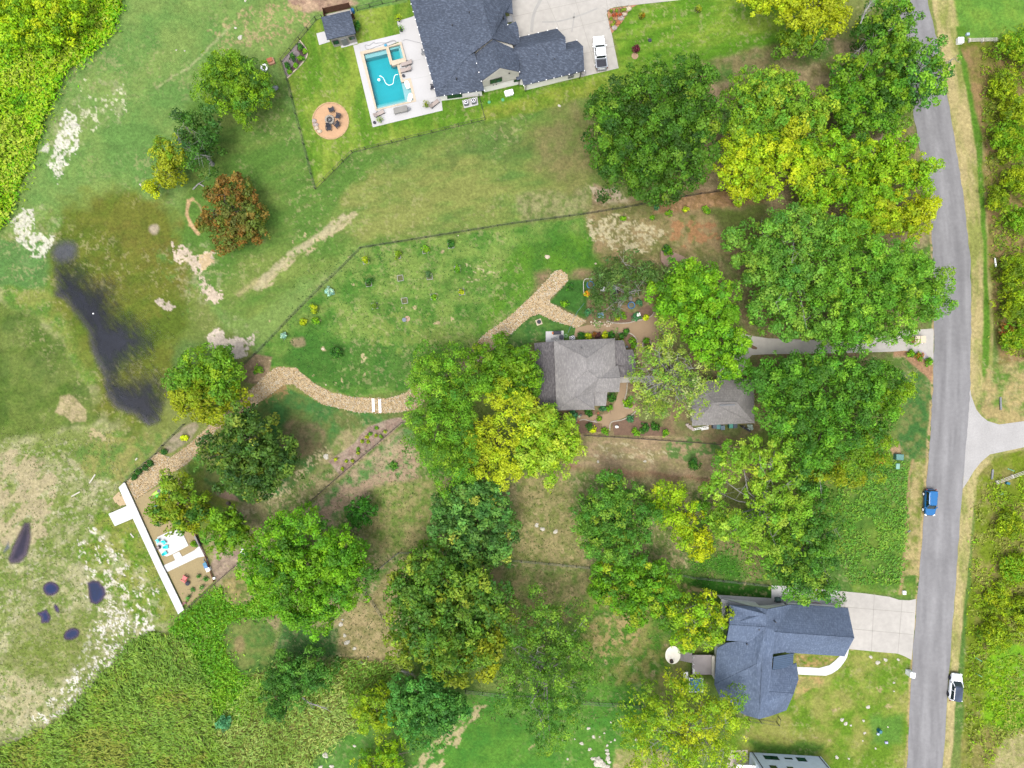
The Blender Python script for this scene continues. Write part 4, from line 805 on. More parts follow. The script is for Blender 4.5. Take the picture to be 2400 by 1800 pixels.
# big pecans over the drive
T_('pale tufted tree with grey twigs, west one of the big pair above the drive', [(1760, 560, 36), (1800, 540, 40), (1850, 520, 40), (1790, 600, 46), (1840, 580, 50), (1900, 560, 50), (1780, 660, 44), (1830, 640, 50), (1890, 630, 54), (1800, 710, 46), (1860, 700, 50), (1830, 760, 44), (1900, 760, 44), (1720, 560, 24), (1740, 610, 20)], (1850, 640), 13, [((94, 146, 50), 5), ((78, 130, 46), 4), ((116, 160, 60), 2)], gap=.22, bark=M_pale, nb=24, twigs=2, puff=1.0)
T_('widest bright green tree reaching the road above the golf cart', [(1960, 540, 40), (2010, 570, 46), (1950, 620, 50), (2000, 650, 60), (2060, 610, 50), (2110, 620, 50), (2160, 640, 40), (2070, 680, 60), (2140, 700, 54), (2190, 680, 36), (1960, 710, 54), (2020, 730, 60), (2090, 750, 46), (2140, 742, 36), (2196, 724, 22), (1960, 780, 44), (2020, 768, 34), (2125, 795, 18), (1990, 792, 30, .85), (2062, 796, 24, .8), (1930, 560, 34), (1930, 670, 36)], (2040, 680), 14, [((94, 150, 40), 5), ((80, 134, 40), 4), ((116, 164, 50), 2)], puff=1.05, gap=.1, asp=1.8)
T_('vivid green tree standing over the tan garden path fork', [(1590, 640, 36), (1640, 650, 40), (1560, 680, 44), (1620, 690, 54), (1680, 690, 44), (1570, 720, 36), (1650, 740, 50), (1700, 740, 36), (1600, 745, 30), (1680, 790, 50), (1720, 800, 34), (1640, 800, 34), (1690, 850, 40), (1720, 860, 26)], (1630, 720), 11, [((94, 152, 24), 5), ((110, 164, 30), 4), ((72, 126, 28), 3)], puff=1.0)
T_('grey-green feathery tree with bare pale boughs over the blue rings', [(1430, 640, 36), (1480, 630, 36), (1410, 670, 32), (1460, 670, 36), (1520, 650, 36), (1410, 710, 28), (1430, 740, 28), (1500, 670, 26), (1545, 660, 20), (1395, 690, 18)], (1478, 700), 8, [((66, 104, 46), 5), ((84, 118, 60), 4), ((52, 86, 36), 2)], gap=.2, asp=3, leaf=.24, bark=M_pale, nb=14, twigs=3)
T_('thin pale tree with silvery branches between the two grey roofs', [(1540, 820, 36), (1580, 790, 34), (1510, 860, 38), (1570, 850, 46), (1620, 870, 44), (1530, 900, 44), (1590, 910, 50), (1640, 910, 40), (1550, 950, 40), (1500, 920, 26), (1610, 950, 32), (1560, 760, 30), (1660, 880, 20), (1500, 890, 24), (1510, 960, 26)], (1570, 880), 10, [((116, 156, 56), 4), ((138, 168, 70), 4), ((90, 132, 50), 2), ((150, 160, 110), 2)], gap=.38, den=.55, bark=M_pale, nb=40, twigs=6, asp=2)
T_('massive dark green tree between the garage and the road, yellowing on its right', [(1830, 874, 34), (1870, 872, 38), (1920, 862, 40), (1972, 862, 40), (2030, 884, 44), (1790, 900, 50), (1850, 910, 60), (1920, 920, 66), (1990, 920, 60), (2060, 920, 50, .95, (96, 146, 24)), (1820, 970, 50), (1890, 990, 60), (1960, 1000, 60), (2030, 990, 54), (2090, 940, 36, .9, (126, 168, 20)), (2075, 885, 34), (2110, 900, 26, .8, (136, 172, 20)), (1930, 1050, 50), (2000, 1060, 44, .9, (110, 148, 24)), (2050, 1050, 40, .85, (122, 156, 20)), (1880, 1060, 44), (1760, 890, 24), (2060, 1095, 26, .6, (150, 170, 40)), (1990, 1110, 34, .6, (150, 164, 24)), (1940, 1110, 36, .7, (140, 160, 20))], (1940, 950), 14, [((78, 134, 34), 5), ((60, 110, 34), 5), ((96, 150, 40), 3)], puff=1.1, asp=1.8)
T_('bushy bright tree in the top left thicket', [(60, 30, 50), (120, 20, 50), (30, 80, 40), (100, 80, 40), (150, 60, 40), (180, 20, 36), (0, 20, 40)], (90, 50), 6, [((124, 172, 16), 5), ((154, 186, 20), 4), ((90, 140, 20), 2)], zb=.4, puff=.9)
# roadside willows on the east strip
for i, (x, y, r, z_, lab) in enumerate([
    (2390, 130, 52, 5, 'topmost willow shrub on the east verge beside the pipe bars'), (2340, 205, 40, 3.5, 'low olive shrub below the topmost willow on the east verge'), (2385, 260, 46, 4.5, 'rounded shrub above the flower-like willow on the east verge'),
    (2370, 330, 50, 4.5, 'lime shrub with fanning twigs east of the road bend'), (2395, 410, 44, 4.5, 'bright fan-shaped shrub at the right edge beyond the road bend'), (2340, 470, 30, 2.5, 'small loose shrub facing the golden tree across the road'),
    (2385, 520, 40, 3.5, 'dull green shrub on the east verge above the long willow hedge'), (2375, 640, 46, 4.5, 'upper willow of the yellow hedge opposite the big pair of trees'), (2395, 720, 50, 5, 'middle willow of the yellow hedge at the right edge'), (2380, 790, 36, 3.5, 'lower willow of the yellow hedge above the rusty bush'),
    (2360, 1220, 36, 2, 'weedy shrub below the culvert pipes on the east verge'), (2330, 1400, 36, 2, 'yellow-green shrub opposite the concrete drive'), (2370, 1330, 44, 2.5, 'wide shrub above the drive level at the right edge'), (2345, 1480, 40, 2.5, 'lime shrub above the white car on the east verge'), (2400, 1440, 44, 2.5, 'shrub at the right edge level with the blue garage roof')]):
    lb = [(x+rnd.uniform(-.5, .5)*r, y+rnd.uniform(-.5, .5)*r, r*rnd.uniform(.45, .8)) for _ in range(5)]
    tree('shrub', lab, lb, (x, y), z_, [((132, 162, 16), 5), ((112, 144, 20), 4), ((84, 120, 20), 2)] if i % 3 else [((96, 146, 20), 5), ((128, 160, 24), 3)], leaf=.24, puff=.75, asp=3, zb=.2, r0=.1, nb=6, cat='shrub', group='shrubs on the east verge', gap=.12)
tree('bush', 'rusty orange bush on the east verge below the yellow hedge', [(2365, 790, 22), (2385, 775, 18), (2350, 770, 14)], (2368, 785), 1.6, [((150, 100, 56), 4), ((130, 120, 60), 3)], leaf=.2, puff=.5, zb=.1, r0=.05, nb=4, cat='bush', gap=.25)
# single bushes
def bush(label, x, y, r, h, pal, name='bush', asp=2.0, leaf=.16, puff=.38, group=None, cat=None):
    lb = [(x, y, r*.7)]+[(x+rnd.uniform(-.45, .45)*r, y+rnd.uniform(-.45, .45)*r, r*rnd.uniform(.4, .6)) for _ in range(3)]
    return tree(name, label, lb, (x, y), h, pal, leaf=leaf, puff=puff, zb=.06, r0=.05, nb=4, cat=cat or 'bush', group=group, asp=asp, gap=.1)
DKB = [((40, 96, 30), 4), ((60, 116, 34), 3)]; BRB = [((108, 160, 24), 4), ((80, 140, 26), 3)]; YGB = [((158, 176, 20), 4), ((124, 160, 24), 3)]
bush('dark round bush alone on the lower orchard lawn', 787, 829, 16, 1.8, DKB)
bush('dark green bush on the bare strip right of the middle fence', 1629, 1088, 16, 1.8, DKB)
bush('low green weed clump on the bare ground left of the yellow clump', 922, 1091, 13, .6, [((66, 132, 40), 4), ((90, 140, 50), 3)])
bush('rounded yellow-green bush nearest the pond-side fence in the orchard', 735, 722, 10, 1.2, YGB)
bush('yellow-green bush between the round one and the fence end', 712, 753, 8, 1.0, YGB)
bush('green bush just right of its yellow neighbour above the white stones', 743, 752, 9, 1.1, BRB)
bush('clipped bush against the pool house wall', 836, 61, 9, 1.4, DKB)
bush('purple leaved shrub in a mulch circle on the front lawn', 1491, 117, 8, 1.6, [((92, 30, 60), 4), ((70, 24, 46), 2)], name='purple_shrub')
bush('pale blue spruce seedling higher up beside the orchard fence', 773, 684, 10, 1.0, [((150, 196, 196), 3), ((120, 170, 170), 2)], name='blue_spruce', group='blue spruces by the orchard fence')
bush('pale blue spruce seedling lower down near the gravel bend', 665, 786, 8, .9, [((150, 196, 196), 3), ((120, 170, 170), 2)], name='blue_spruce', group='blue spruces by the orchard fence')
bush('teal bush at the edge of the southern reeds', 525, 1695, 20, 1.8, [((66, 136, 100), 4), ((84, 156, 120), 3)])
bush('dark weeping bush below the great oak beside the fallen twigs', 1000, 1790, 0.1, .3, DKB) if 0 else None
bush('yellow-topped bush at the foot of the massive tree by the green cabinets', 2056, 1078, 20, 2.4, [((176, 172, 60), 3), ((150, 160, 40), 3), ((196, 150, 90), 1)])
bush('bright hedge bush on the left end of the drive mouth bed', 2134, 828, 11, 1.0, BRB, group='hedge at the drive mouth')
bush('hedge bush with red leaves in the middle of the drive mouth bed', 2153, 836, 11, .9, [((150, 110, 30), 3), ((90, 140, 24), 4)], group='hedge at the drive mouth')
bush('hedge bush at the roadside end of the drive mouth bed', 2175, 845, 11, 1.0, BRB, group='hedge at the drive mouth')
# garden planting round the middle house
for i, (x, y, r, h, p, lab) in enumerate([
    (1364, 786, 12, 1.1, 0, 'clipped green shrub by the grey air conditioner at the north wall'), (1378, 788, 8, .8, 2, 'yellow flowers right of the clipped shrub at the north wall'), (1393, 786, 8, 1.0, 3, 'rusty leaved shrub against the north wall'), (1403, 786, 8, 1.0, 4, 'dark purple shrub against the north wall'),
    (1418, 784, 9, .9, 2, 'yellow flower clump near the north-east roof corner'), (1432, 784, 10, 1.1, 0, 'dark shrub at the north-east roof corner'), (1458, 788, 10, 1.1, 0, 'shrub inside the stone ringed bed by the path'), (1468, 778, 6, 1.0, 0, 'small bush on the tan path above the stone ringed bed'),
    (1484, 803, 12, .9, 1, 'bright shrub on the right rim of the stone ringed bed'), (1455, 796, 5, .5, 2, 'yellow flowers left inside the stone ringed bed'), (1515, 800, 8, .6, 1, 'upper half of the planting in the oval island bed'), (1518, 815, 8, .6, 1, 'lower half of the planting in the oval island bed'),
    (1434, 930, 14, .9, 0, 'dark clover mound in the corner south of the grey house'), (1412, 958, 11, 1.0, 5, 'blue-green bush under the south roof edge'), (1428, 956, 10, .9, 1, 'bright leafy bush right of the blue-green one'), (1343, 972, 13, 1.1, 5, 'blue-green hedge at the south wall near the lime tree'), (1380, 966, 12, 1.0, 0, 'dark hedge at the south wall middle'),
    (1474, 944, 14, .5, 1, 'spiky grass clump in the stone edged bed'), (1392, 1007, 8, .9, 2, 'round golden yellow bush in the south bed'), (1381, 1000, 10, 1.2, 0, 'dark bush left of the golden yellow one'), (1419, 1010, 11, 1.2, 1, 'palm-like plant at the end of the south path'), (1405, 982, 6, .8, 1, 'bright narrow plant on the south path'),
    (1488, 1010, 12, 1.1, 1, 'bright bush right of the white statue'), (1511, 1002, 13, 1.1, 0, 'leafy bush with red flowers in the south bed'), (1536, 1000, 13, 1.2, 0, 'dark leafy bush right of the red flowers'), (1559, 1015, 9, 1.2, 1, 'lime bush at the right end of the south bed'), (1475, 980, 12, .8, 5, 'silvery plant in the round bed above the white statue'),
    (1376, 690, 9, 1.6, 6, 'orange and yellow leaved sapling by the curved white rail'), (1380, 732, 10, 1.6, 5, 'small blue-green conifer left of the stepping stones'), (1498, 710, 8, 1.7, 5, 'narrow blue-green conifer right of the blue ring'), (1461, 740, 9, .8, 1, 'round green shrub in the bed above the tan path'), (1447, 745, 6, .8, 2, 'yellow-green plant in the bed above the tan path'), (1492, 742, 12, .7, 5, 'silvery ground plant in the bed above the tan path'), (1515, 743, 6, .5, 2, 'yellow flowers at the right end of the bed above the path'),
    (1563, 590, 14, 1.1, 1, 'yellow-green shrub in the kidney bed in the scrub'), (1560, 583, 9, 1.2, 0, 'dark shrub at the top of the kidney bed'), (1336, 672, 9, .7, 0, 'low green shrub at the east edge of the creek bed end'), (1324, 713, 9, .8, 1, 'yellow-green plant in the fork of the creek bed'), (1461, 512, 7, .8, 1, 'tiny bright bush on the pale scrub under the fence'), (1528, 510, 5, .5, 1, 'lime weed right of the tiny bush on the scrub'),
    (1720, 503, 0, 0, 1, ''), (1538, 485, 7, .8, 5, 'teal bush beside the fence under the huge dark tree'), (1609, 490, 7, .7, 2, 'yellow bush in the mulch strip below the fence'), (1732, 479, 5, .6, 2, 'small yellow bush further right in the mulch strip'), (1568, 500, 8, .5, 1, 'weed tuft in the mulch strip left of the yellow bush'), (1655, 492, 9, .5, 1, 'yellow flowering weed in the mulch strip')]):
    if r == 0: continue
    pal = [DKB, BRB, [((206, 206, 30), 3), ((130, 160, 30), 2)], [((150, 84, 50), 3), ((120, 90, 40), 2)], [((90, 40, 60), 3), ((70, 50, 50), 2)], [((52, 116, 80), 3), ((76, 136, 96), 2)], [((214, 150, 30), 3), ((170, 190, 20), 3)]][p]
    bush(lab, x, y, r, h, pal, name='garden_plant', leaf=.15, puff=.3, cat='plant', group='planting round the middle house')
for x, y, r, lab in [(466.7, 1350, 3.5, 'faint yucca top of the group, nearest the teal bin'), (481.4, 1357, 5, 'yucca furthest right, by the white box'), (474.3, 1377, 5, 'yucca second lowest on the right, near the sand edge'), (451.5, 1382.7, 5, 'yucca directly below the black fire bowl'), (441.7, 1401.7, 6, 'largest yucca, by the brick heap at the deck end')]:
    bush(lab, x, y, r, .6, [((76, 140, 60), 3), ((110, 160, 90), 2)], name='yucca', asp=4, leaf=.2, puff=.25, group='yuccas in the sand', cat='plant')
bush('small bright shrub on the sand by the slatted bench', 454.5, 1276, 5, .6, BRB, name='shrub')
for x, y, lab in [(352.7, 1085.5, 'green clump highest on the cobbled bank'), (340.5, 1096.5, 'green clump second from the top on the cobbled bank'), (326.5, 1106.5, 'green clump third down the cobbled bank'), (316, 1118, 'lowest green clump on the cobbled bank above the deck'), (385, 1059, 'green clump beside the fence end at the pale bed')]:
    bush(lab, x, y, 5.5, .5, DKB, name='shrub', cat='shrub', group='clumps on the cobbled bank')
for x, y, lab in [(429, 1025.5, 'left yellow flower clump in the pale pondside bed'), (437, 1026, 'right yellow flower clump in the pale pondside bed')]:
    bush(lab, x, y, 3, .4, [((226, 216, 30), 3)], name='flower_clump', cat='flowers', group='yellow flowers in the pondside bed')
bush('dark bush with bright leaves in the bed at the orchard corner', 605, 865, 12, 1.3, [((60, 120, 24), 3), ((100, 150, 30), 3)])
for x, y, r in [(868, 1017, 6), (882, 1003, 4), (902, 1011, 3), (881, 1021, 3), (860, 1025, 5), (849, 1035, 3), (893, 1023, 4), (863, 1036, 3), (840, 1063, 5), (840, 1053, 4), (787, 1076, 5), (812, 1081, 3), (803, 1099, 3), (826, 1080, 3)]:
    bush('small yellow-green plant in the mulch wedge beside the southern fence', x, y, r, .4, YGB if r % 2 else BRB, name='bed_plant', puff=.2, leaf=.12, cat='plant', group='small plants in the mulch wedge')

# ---------------- uncountable weeds ----------------
def weeds(name, P, per, size, h, cols, asp=2.5, up=.9, lean=(0, 0), clump=14, label=None, hole=None, zbase=.05, gaps=0):
    a = abs(sum(P[i][0]*P[(i+1) % len(P)][1]-P[(i+1) % len(P)][0]*P[i][1] for i in range(len(P))))/2*S*S
    n = int(a*per); q = scatter_poly(P, n, 3, 0 if name == 'lawn_grass' else 7)
    hn = .6*fbm(q[:, 0], q[:, 1], 26, 4, 31+len(name))+.4*fbm(q[:, 0], q[:, 1], 110, 3, 41+len(name)); hh = h*np.clip((hn-.28)*2.4, .12, 1.3)
    if gaps:
        k = fbm(q[:, 0], q[:, 1], 22, 3, 55+n % 7) > gaps; q = q[k]; hh = hh[k]; n = len(q)
    if name == 'lawn_grass' and 'lake' in (label or ''):
        k = np.ones(n, bool)
        for p_ in PUD: k &= sdf(q[:, 0], q[:, 1], p_) > 0
        q = q[k]; hh = hh[k]; n = len(q)
    if hole is not None:
        k = sdf(q[:, 0], q[:, 1], hole) > 0; q = q[k]; hh = hh[k]; n = len(q)
    cn = .5*fbm(q[:, 0], q[:, 1], 50, 4, 77+n % 13)+.5*fbm(q[:, 0], q[:, 1], 170, 3, 87+n % 13); ci = np.clip(((cn-.3)/.4*len(cols)+rng.normal(0, .55, n)), 0, len(cols)-.01).astype(int)
    pos = np.stack([(q[:, 0]-1200)*S, (900-q[:, 1])*S, zbase+rng.uniform(.15, 1, n)**.5*hh], -1)
    nor = unit(rng.normal(size=(n, 3))*(1-up*.5)+np.array([0, 0, up]))
    if lean == (0, 0): V = leaf_quads(pos, nor, size, asp)
    else:
        an = math.radians(lean[0])+rng.normal(0, lean[1], n)+ (fbm(q[:, 0], q[:, 1], 70, 2, 5)-.5)*2.4
        t = np.stack([np.cos(an), np.sin(an), rng.uniform(-.1, .5, n)], -1); t = unit(t); b = unit(np.cross(nor, t))
        L = (size*rng.uniform(.7, 1.5, n))[:, None]; W = L/asp
        V = np.stack([pos-t*L, pos-b*W, pos+t*L, pos+b*W], 1).reshape(-1, 3)
    V[:, 2] = np.maximum(V[:, 2], .03)
    cc = hsvj(np.array([(c8(c)*1.5 if name == 'lawn_grass' else cl(c)*[.86, .97, 1]) for c in cols])[ci], n, .22, .05)
    o = quads_object(name, V, cc, M_leaf); tag(o, kind='stuff', label=label); return o
weeds('thicket', WEED_TL, 26, .3, 1.5, [(84, 142, 16), (120, 172, 12), (152, 184, 30), (160, 178, 64), (128, 164, 20)], 2.2, label='lush lime thicket filling the top left corner')
weeds('thicket', [(300, -60), (285, 20), (258, 80), (232, 108), (160, 170), (120, 250), (92, 320), (70, 385), (40, 450), (18, 510), (0, 540), (-40, 500), (60, 340), (110, 220), (180, 120), (230, 70), (255, -60)], 22, .28, 1.3, [(110, 172, 6), (134, 190, 10), (90, 156, 10)], 2.2, label='bright green rim of the top left thicket')
weeds('reeds', WEED_BL, 24, .34, 1.3, [(104, 140, 56), (112, 148, 52), (126, 156, 66), (116, 150, 44), (138, 148, 64)], 4.5, .8, (140, .7), label='tall olive reeds filling the bottom left corner')
weeds('weeds', WEED_LM, 26, .24, .8, [(82, 138, 28), (100, 156, 28), (122, 164, 40)], 2.2, label='lime weeds between the reeds and the mown ovals')
weeds('reeds', WEED_BC, 22, .36, 1.0, [(116, 146, 62), (134, 160, 80), (154, 172, 98), (100, 140, 48)], 5, .8, (40, .8), label='pale bent grass south of the mown ovals')
weeds('thicket', WEED_R1, 18, .26, 1.0, [(104, 130, 30), (124, 152, 20), (96, 120, 40), (150, 140, 60), (120, 150, 20)], 2.6, gaps=.42, label='rank weeds along the upper east verge')
weeds('thicket', WEED_R2, 18, .26, .9, [(112, 142, 26), (136, 166, 20), (130, 140, 60), (150, 150, 70), (120, 176, 10)], 2.6, gaps=.4, label='rank weeds along the lower east verge')
weeds('tall_grass', WEED_MD, 20, .24, .5, [(80, 128, 46), (96, 146, 46), (120, 156, 56)], 3, .9, (60, 1), gaps=.34, label='tall grass between the dark tree and the blue car')
weeds('tall_grass', [(1600, 1260), (1720, 1230), (1760, 1300), (1790, 1360), (1620, 1340)], 14, .22, .4, [(70, 128, 36), (96, 146, 46)], 3, label='rough grass above the white wall of the south-east house')
# fine lawn tufts so that the ground is not a bare sheet
def tufts(P, per, cols, size=.16, h=.1, label=None): return weeds('lawn_grass', P, per, size, h, cols, 2.5, .9, label=label)
tufts([(0, 1000), (260, 1010), (330, 1200), (420, 1440), (200, 1640), (0, 1740)], 3, [(120, 136, 60), (146, 150, 84), (176, 170, 116), (130, 140, 64)], .16, .06, 'dry tufts on the lake bed')
tufts([(620, 1180), (960, 1000), (1000, 1280), (860, 1560), (640, 1540)], 4, [(92, 122, 56), (130, 136, 76), (160, 150, 100)], .16, .1, 'rough tufts of the south yard')
tufts([(1210, 1110), (1720, 1120), (1700, 1340), (1400, 1700), (1100, 1700), (1180, 1340)], 4, [(80, 122, 46), (120, 136, 66), (160, 152, 96)], .16, .1, 'rough tufts below the bare strip')
tufts([(700, 620), (860, 585), (1390, 510), (1400, 600), (1200, 730), (1090, 830), (830, 925), (700, 850), (660, 800)], 4, [(76, 128, 48), (110, 148, 66), (60, 112, 40)], .14, .08, 'mown tufts of the orchard lawn')
# ---------------- buildings ----------------
def orient(P):
    a = sum(P[i][0]*P[(i+1) % len(P)][1]-P[(i+1) % len(P)][0]*P[i][1] for i in range(len(P)))
    return P if a > 0 else P[::-1]
def inset(P, d):
    P = orient([tuple(p[:2]) for p in P]); n = len(P); out = []
    for i in range(n):
        a, b, c = Vector(P[i-1]), Vector(P[i]), Vector(P[(i+1) % n])
        u = (b-a).normalized(); v = (c-b).normalized(); n1 = Vector((-u.y, u.x)); n2 = Vector((-v.y, v.x))
        k = (n1+n2); L = k.length_squared
        out.append(tuple(b+k*(2*d/max(L, .6))) if L > 1e-6 else tuple(b+n1*d))
    return out
def roof(name, facets, mat, parent, thick=.2, base_mat=None):
    """facets: lists of (px,py,z) seen corners"""
    verts = []; idx = {}; F = []
    for f in facets:
        r = []
        for p in f:
            k = (round(p[0], 1), round(p[1], 1), round(p[2], 2))
            if k not in idx: idx[k] = len(verts); verts.append(Vector(G(*p)))
            r.append(idx[k])
        c = sum(((verts[r[i]].x*verts[r[(i+1) % len(r)]].y-verts[r[(i+1) % len(r)]].x*verts[r[i]].y) for i in range(len(r))))
        F.append(r if c > 0 else r[::-1])
    n = len(verts); m = MB(); E = {}
    for f in F:
        for i in range(len(f)): E.setdefault(tuple(sorted((f[i], f[(i+1) % len(f)]))), []).append((f[i], f[(i+1) % len(f)]))
    side = [(b, a, a+n, b+n) for es in E.values() if len(es) == 1 for a, b in es]
    m.add(verts+[v-Vector((0, 0, thick)) for v in verts], [tuple(f) for f in F]+[tuple(i+n for i in reversed(f)) for f in F]+side)
    o = m.build(name, mat, parent)
    # split ngons so that each facet stays planar enough
    return o
def ridgecap(parent, mat, pairs, r=.09):
    m = MB()
    for a, b in pairs: m.cyl(G(*a), G(*b), r, r, 6)
    return m.build('ridge_cap', mat, parent)
def walls(P, h, mat, parent, d=.35, z0=-.1, name='wall'):
    w_ = inset([G(x, y, h) for x, y in P], d); m = MB(); m.prism(w_, z0, h-.12); m.build(name, mat, parent); return w_
def wall_item(parent, name, a, b, u, z0, z1, wd, mat, proud=.05, depth=.12):
    """box on the vertical wall from a to b (world xy), centre at fraction u; the outward side is right of a->b"""
    a = Vector((a[0], a[1], 0)); b = Vector((b[0], b[1], 0)); d = (b-a).normalized(); n = Vector((d.y, -d.x, 0))
    c = a.lerp(b, u)+n*(proud-depth/2)+Vector((0, 0, (z0+z1)/2))
    m = MB(); m.box(c, (wd, depth, z1-z0), rz=math.atan2(d.y, d.x)); return m.build(name, mat, parent)
def window(parent, a, b, u, z0, z1, wd, mull=1, fmat=None):
    fr = wall_item(parent, 'window', a, b, u, z0-.08, z1+.08, wd+.16, fmat or M_black, .045)
    wall_item(fr, 'pane', a, b, u, z0, z1, wd, M_glass, .06)
    L = (Vector(b)-Vector(a)).length
    for k in range(mull): wall_item(fr, 'mullion', a, b, u+((k+1)/(mull+1)-.5)*wd/L, z0, z1, .07, fmat or M_black, .075)
    return fr
def lights(parent, pts, every=2.0):
    """row of small eave lamps"""
    for a, b in pts:
        a = Vector(G(*a)); b = Vector(G(*b)); n = max(1, int((b-a).length/1.3))
        for k in range(n+1):
            p = a.lerp(b, k/n); m = MB(); m.box(p+Vector((0, 0, .02)), (.13, .13, .07)); m.build('eave_light', M_white, parent)

# pool house estate
c0 = G(1130, 120); H1 = thing('house', (c0[0], c0[1], 0), 'large pale brick house under a dark slate grey gabled roof beside the swimming pool', 'house')
TL = (963.6, 9.5, 3.1); BL = (1023, 226, 3.1); BR = (1135, 212, 3.1); V_ = (1092, 136, 5.9); R0 = (1112, -70, 8.3); R1 = (1153.4, 90, 8.3); RX = (1141, 40, 8.3)
roof('roof', [[(939, -78, 3.1), TL, BL, V_, (1099, 130.5, 6.0), R1, R0],
              [BL, BR, (1131, 186, 3.9), (1112, 124, 6.1), (1099, 130.5, 5.9), V_],
              [R0, R1, (1205, 105, 5.4), (1219, 103, 4.6), (1214.5, 64, 4.6), (1209, 50, 4.6), (1190, 58, 5.1), (1183.5, 28, 5.1), (1202, 32, 4.6), (1200, 0, 4.6), (1196, -70, 4.6)]], M_shA, H1)
roof('roof', [[(1156, 92, 7.7), (1172, 158.5, 7.7), (1128, 190.5, 5.3), (1111.4, 127.5, 5.3)], [(1156, 92, 7.7), (1213, 118, 5.3), (1217.9, 168.5, 5.3), (1172, 158.5, 7.7)]], M_shA, H1)
roof('roof', [[(1208, 89, 3.1), (1305.3, 66.5, 3.1), (1325, 86.8, 5.9), (1205, 116, 5.9)],
              [(1205, 116, 5.9), (1325, 86.8, 5.9), (1327.7, 118.2, 5.0), (1369.7, 166, 3.1), (1227.3, 200, 3.1), (1223, 184.5, 3.5), (1211, 188, 3.4), (1206, 160, 4.2)],
              [(1326.3, 100.4, 3.1), (1352, 94.3, 3.1), (1366.6, 108.5, 5.0), (1327.7, 118.2, 5.0)], [(1327.7, 118.2, 5.0), (1366.6, 108.5, 5.0), (1369.7, 166, 3.1)]], M_shA, H1)
ridgecap(H1, M_shA, [(R0, R1), ((1156, 92, 7.7), (1172, 158, 7.7)), ((1205, 116, 5.9), (1325, 86.8, 5.9)), ((1327.7, 118.2, 5.0), (1366.6, 108.5, 5.0)), (BL, V_)])
w1 = walls([(940, -75), (965, 9), (1026, 224), (1134, 210), (1130, 190), (1120, -75)], 3.1, M_wall, H1)
w2 = walls([(1128, 100), (1131, 201), (1218, 181), (1212, 100)], 3.0, M_wall, H1, .15)
m = MB(); hh = 5.2
gl, gr, gt = G(1131.5, 190, 5.25), G(1216.5, 169, 5.25), G(1172.6, 160.5, 7.5)
nw = Vector((-.24*-1, .97, 0))*.0
bl = Vector((gl[0], gl[1], 2.9)); br = Vector((gr[0], gr[1], 2.9)); dn = Vector((gr[0]-gl[0], gr[1]-gl[1], 0)).normalized(); inn = Vector((-dn.y, dn.x, 0))*5
bl -= Vector((0, 0, 0)); F5 = [bl, br, Vector(gr), Vector(gt), Vector(gl)]
m.add(F5+[p+inn for p in F5], [(0, 1, 2, 3, 4), (9, 8, 7, 6, 5), (0, 5, 6, 1), (1, 6, 7, 2), (2, 7, 8, 3), (3, 8, 9, 4), (4, 9, 5, 0)])
m.build('gable_wall', M_siding, H1)
window(H1, bl, br, .36, 3.6, 4.9, 1.9, 1)
wa, wb = G(1132, 201, 3.0), G(1218, 181, 3.0)
window(H1, wa, wb, .93, 1.7, 2.5, .9, 0)
for u in (.28, .36): wall_item(H1, 'vent', wa, wb, u, 2.3, 2.45, .25, M_black)
for u in (.86, .94): wall_item(H1, 'vent', wa, wb, u, 2.75, 2.87, .15, M_black)
wall_item(H1, 'vent', bl, br, .73, 5.5, 5.75, .2, M_black)
w3 = walls([(1216, 92), (1303, 70), (1320, 102), (1349, 97), (1362, 110), (1366, 164), (1230, 197), (1225, 183), (1214, 184)], 3.0, M_wall, H1, .2)
aa, bb = G(1230, 197, 3.0), G(1366, 164, 3.0)
for u in (.02, .97): wall_item(H1, 'downpipe', aa, bb, u, 0, 2.9, .1, M_black, .12)
wall_item(H1, 'downpipe', wa, wb, .985, 0, 2.9, .1, M_black, .12)
for u, q in ((.78, .5), (.83, .4)): wall_item(H1, 'meter_box', aa, bb, u, 1.4, 2.2, q, M_grey, .2, .25)
m = MB(); m.box((wa[0]*.0+G(1192, 46, 3.6)[0], G(1192, 46, 3.6)[1], 3.7), (1.3, 1.0, .1), rz=.24); m.build('entry_ceiling', M_grey, H1)
lights(H1, [(TL, BL), (BL, BR), ((1034, -10, 4.7), (1046, 54, 5.0)), ((1111.4, 127.5, 5.32), (1128, 190.5, 5.32)), ((1210, 137, 5.32), (1217.9, 168.5, 5.32)), ((1217.8, 86.8, 3.12), (1305.3, 66.5, 3.12)), ((1326, 100.4, 3.12), (1352, 94.3, 3.12)), ((1227, 200, 3.12), (1369.7, 166, 3.12)), ((1183.5, 28, 5.15), (1190, 58, 5.15))])
m = MB(); a = G(1037, 229, 2.2); b = G(1072, 221, 2.2)
e1, e2 = G(1030, 225, 3.0), G(1133, 212, 3.0)
window(H1, w1[0] if 0 else inset([e1, e2, G(1100, 100, 3)], .35)[0], inset([e1, e2, G(1100, 100, 3)], .35)[1], .28, .8, 2.5, 2.4, 1)

m = MB()
for x, y, z in ((1060, 60, 5.6), (1075, 120, 5.4), (1100, 30, 7.0), (1070, 185, 4.6), (1260, 130, 4.9), (1300, 140, 4.3), (1180, 40, 6.6)):
    p = G(x, y, z); m.cyl((p[0], p[1], z-.6), (p[0], p[1], z+.35), .09, n=8)
m.build('roof_vent', M_black, H1)
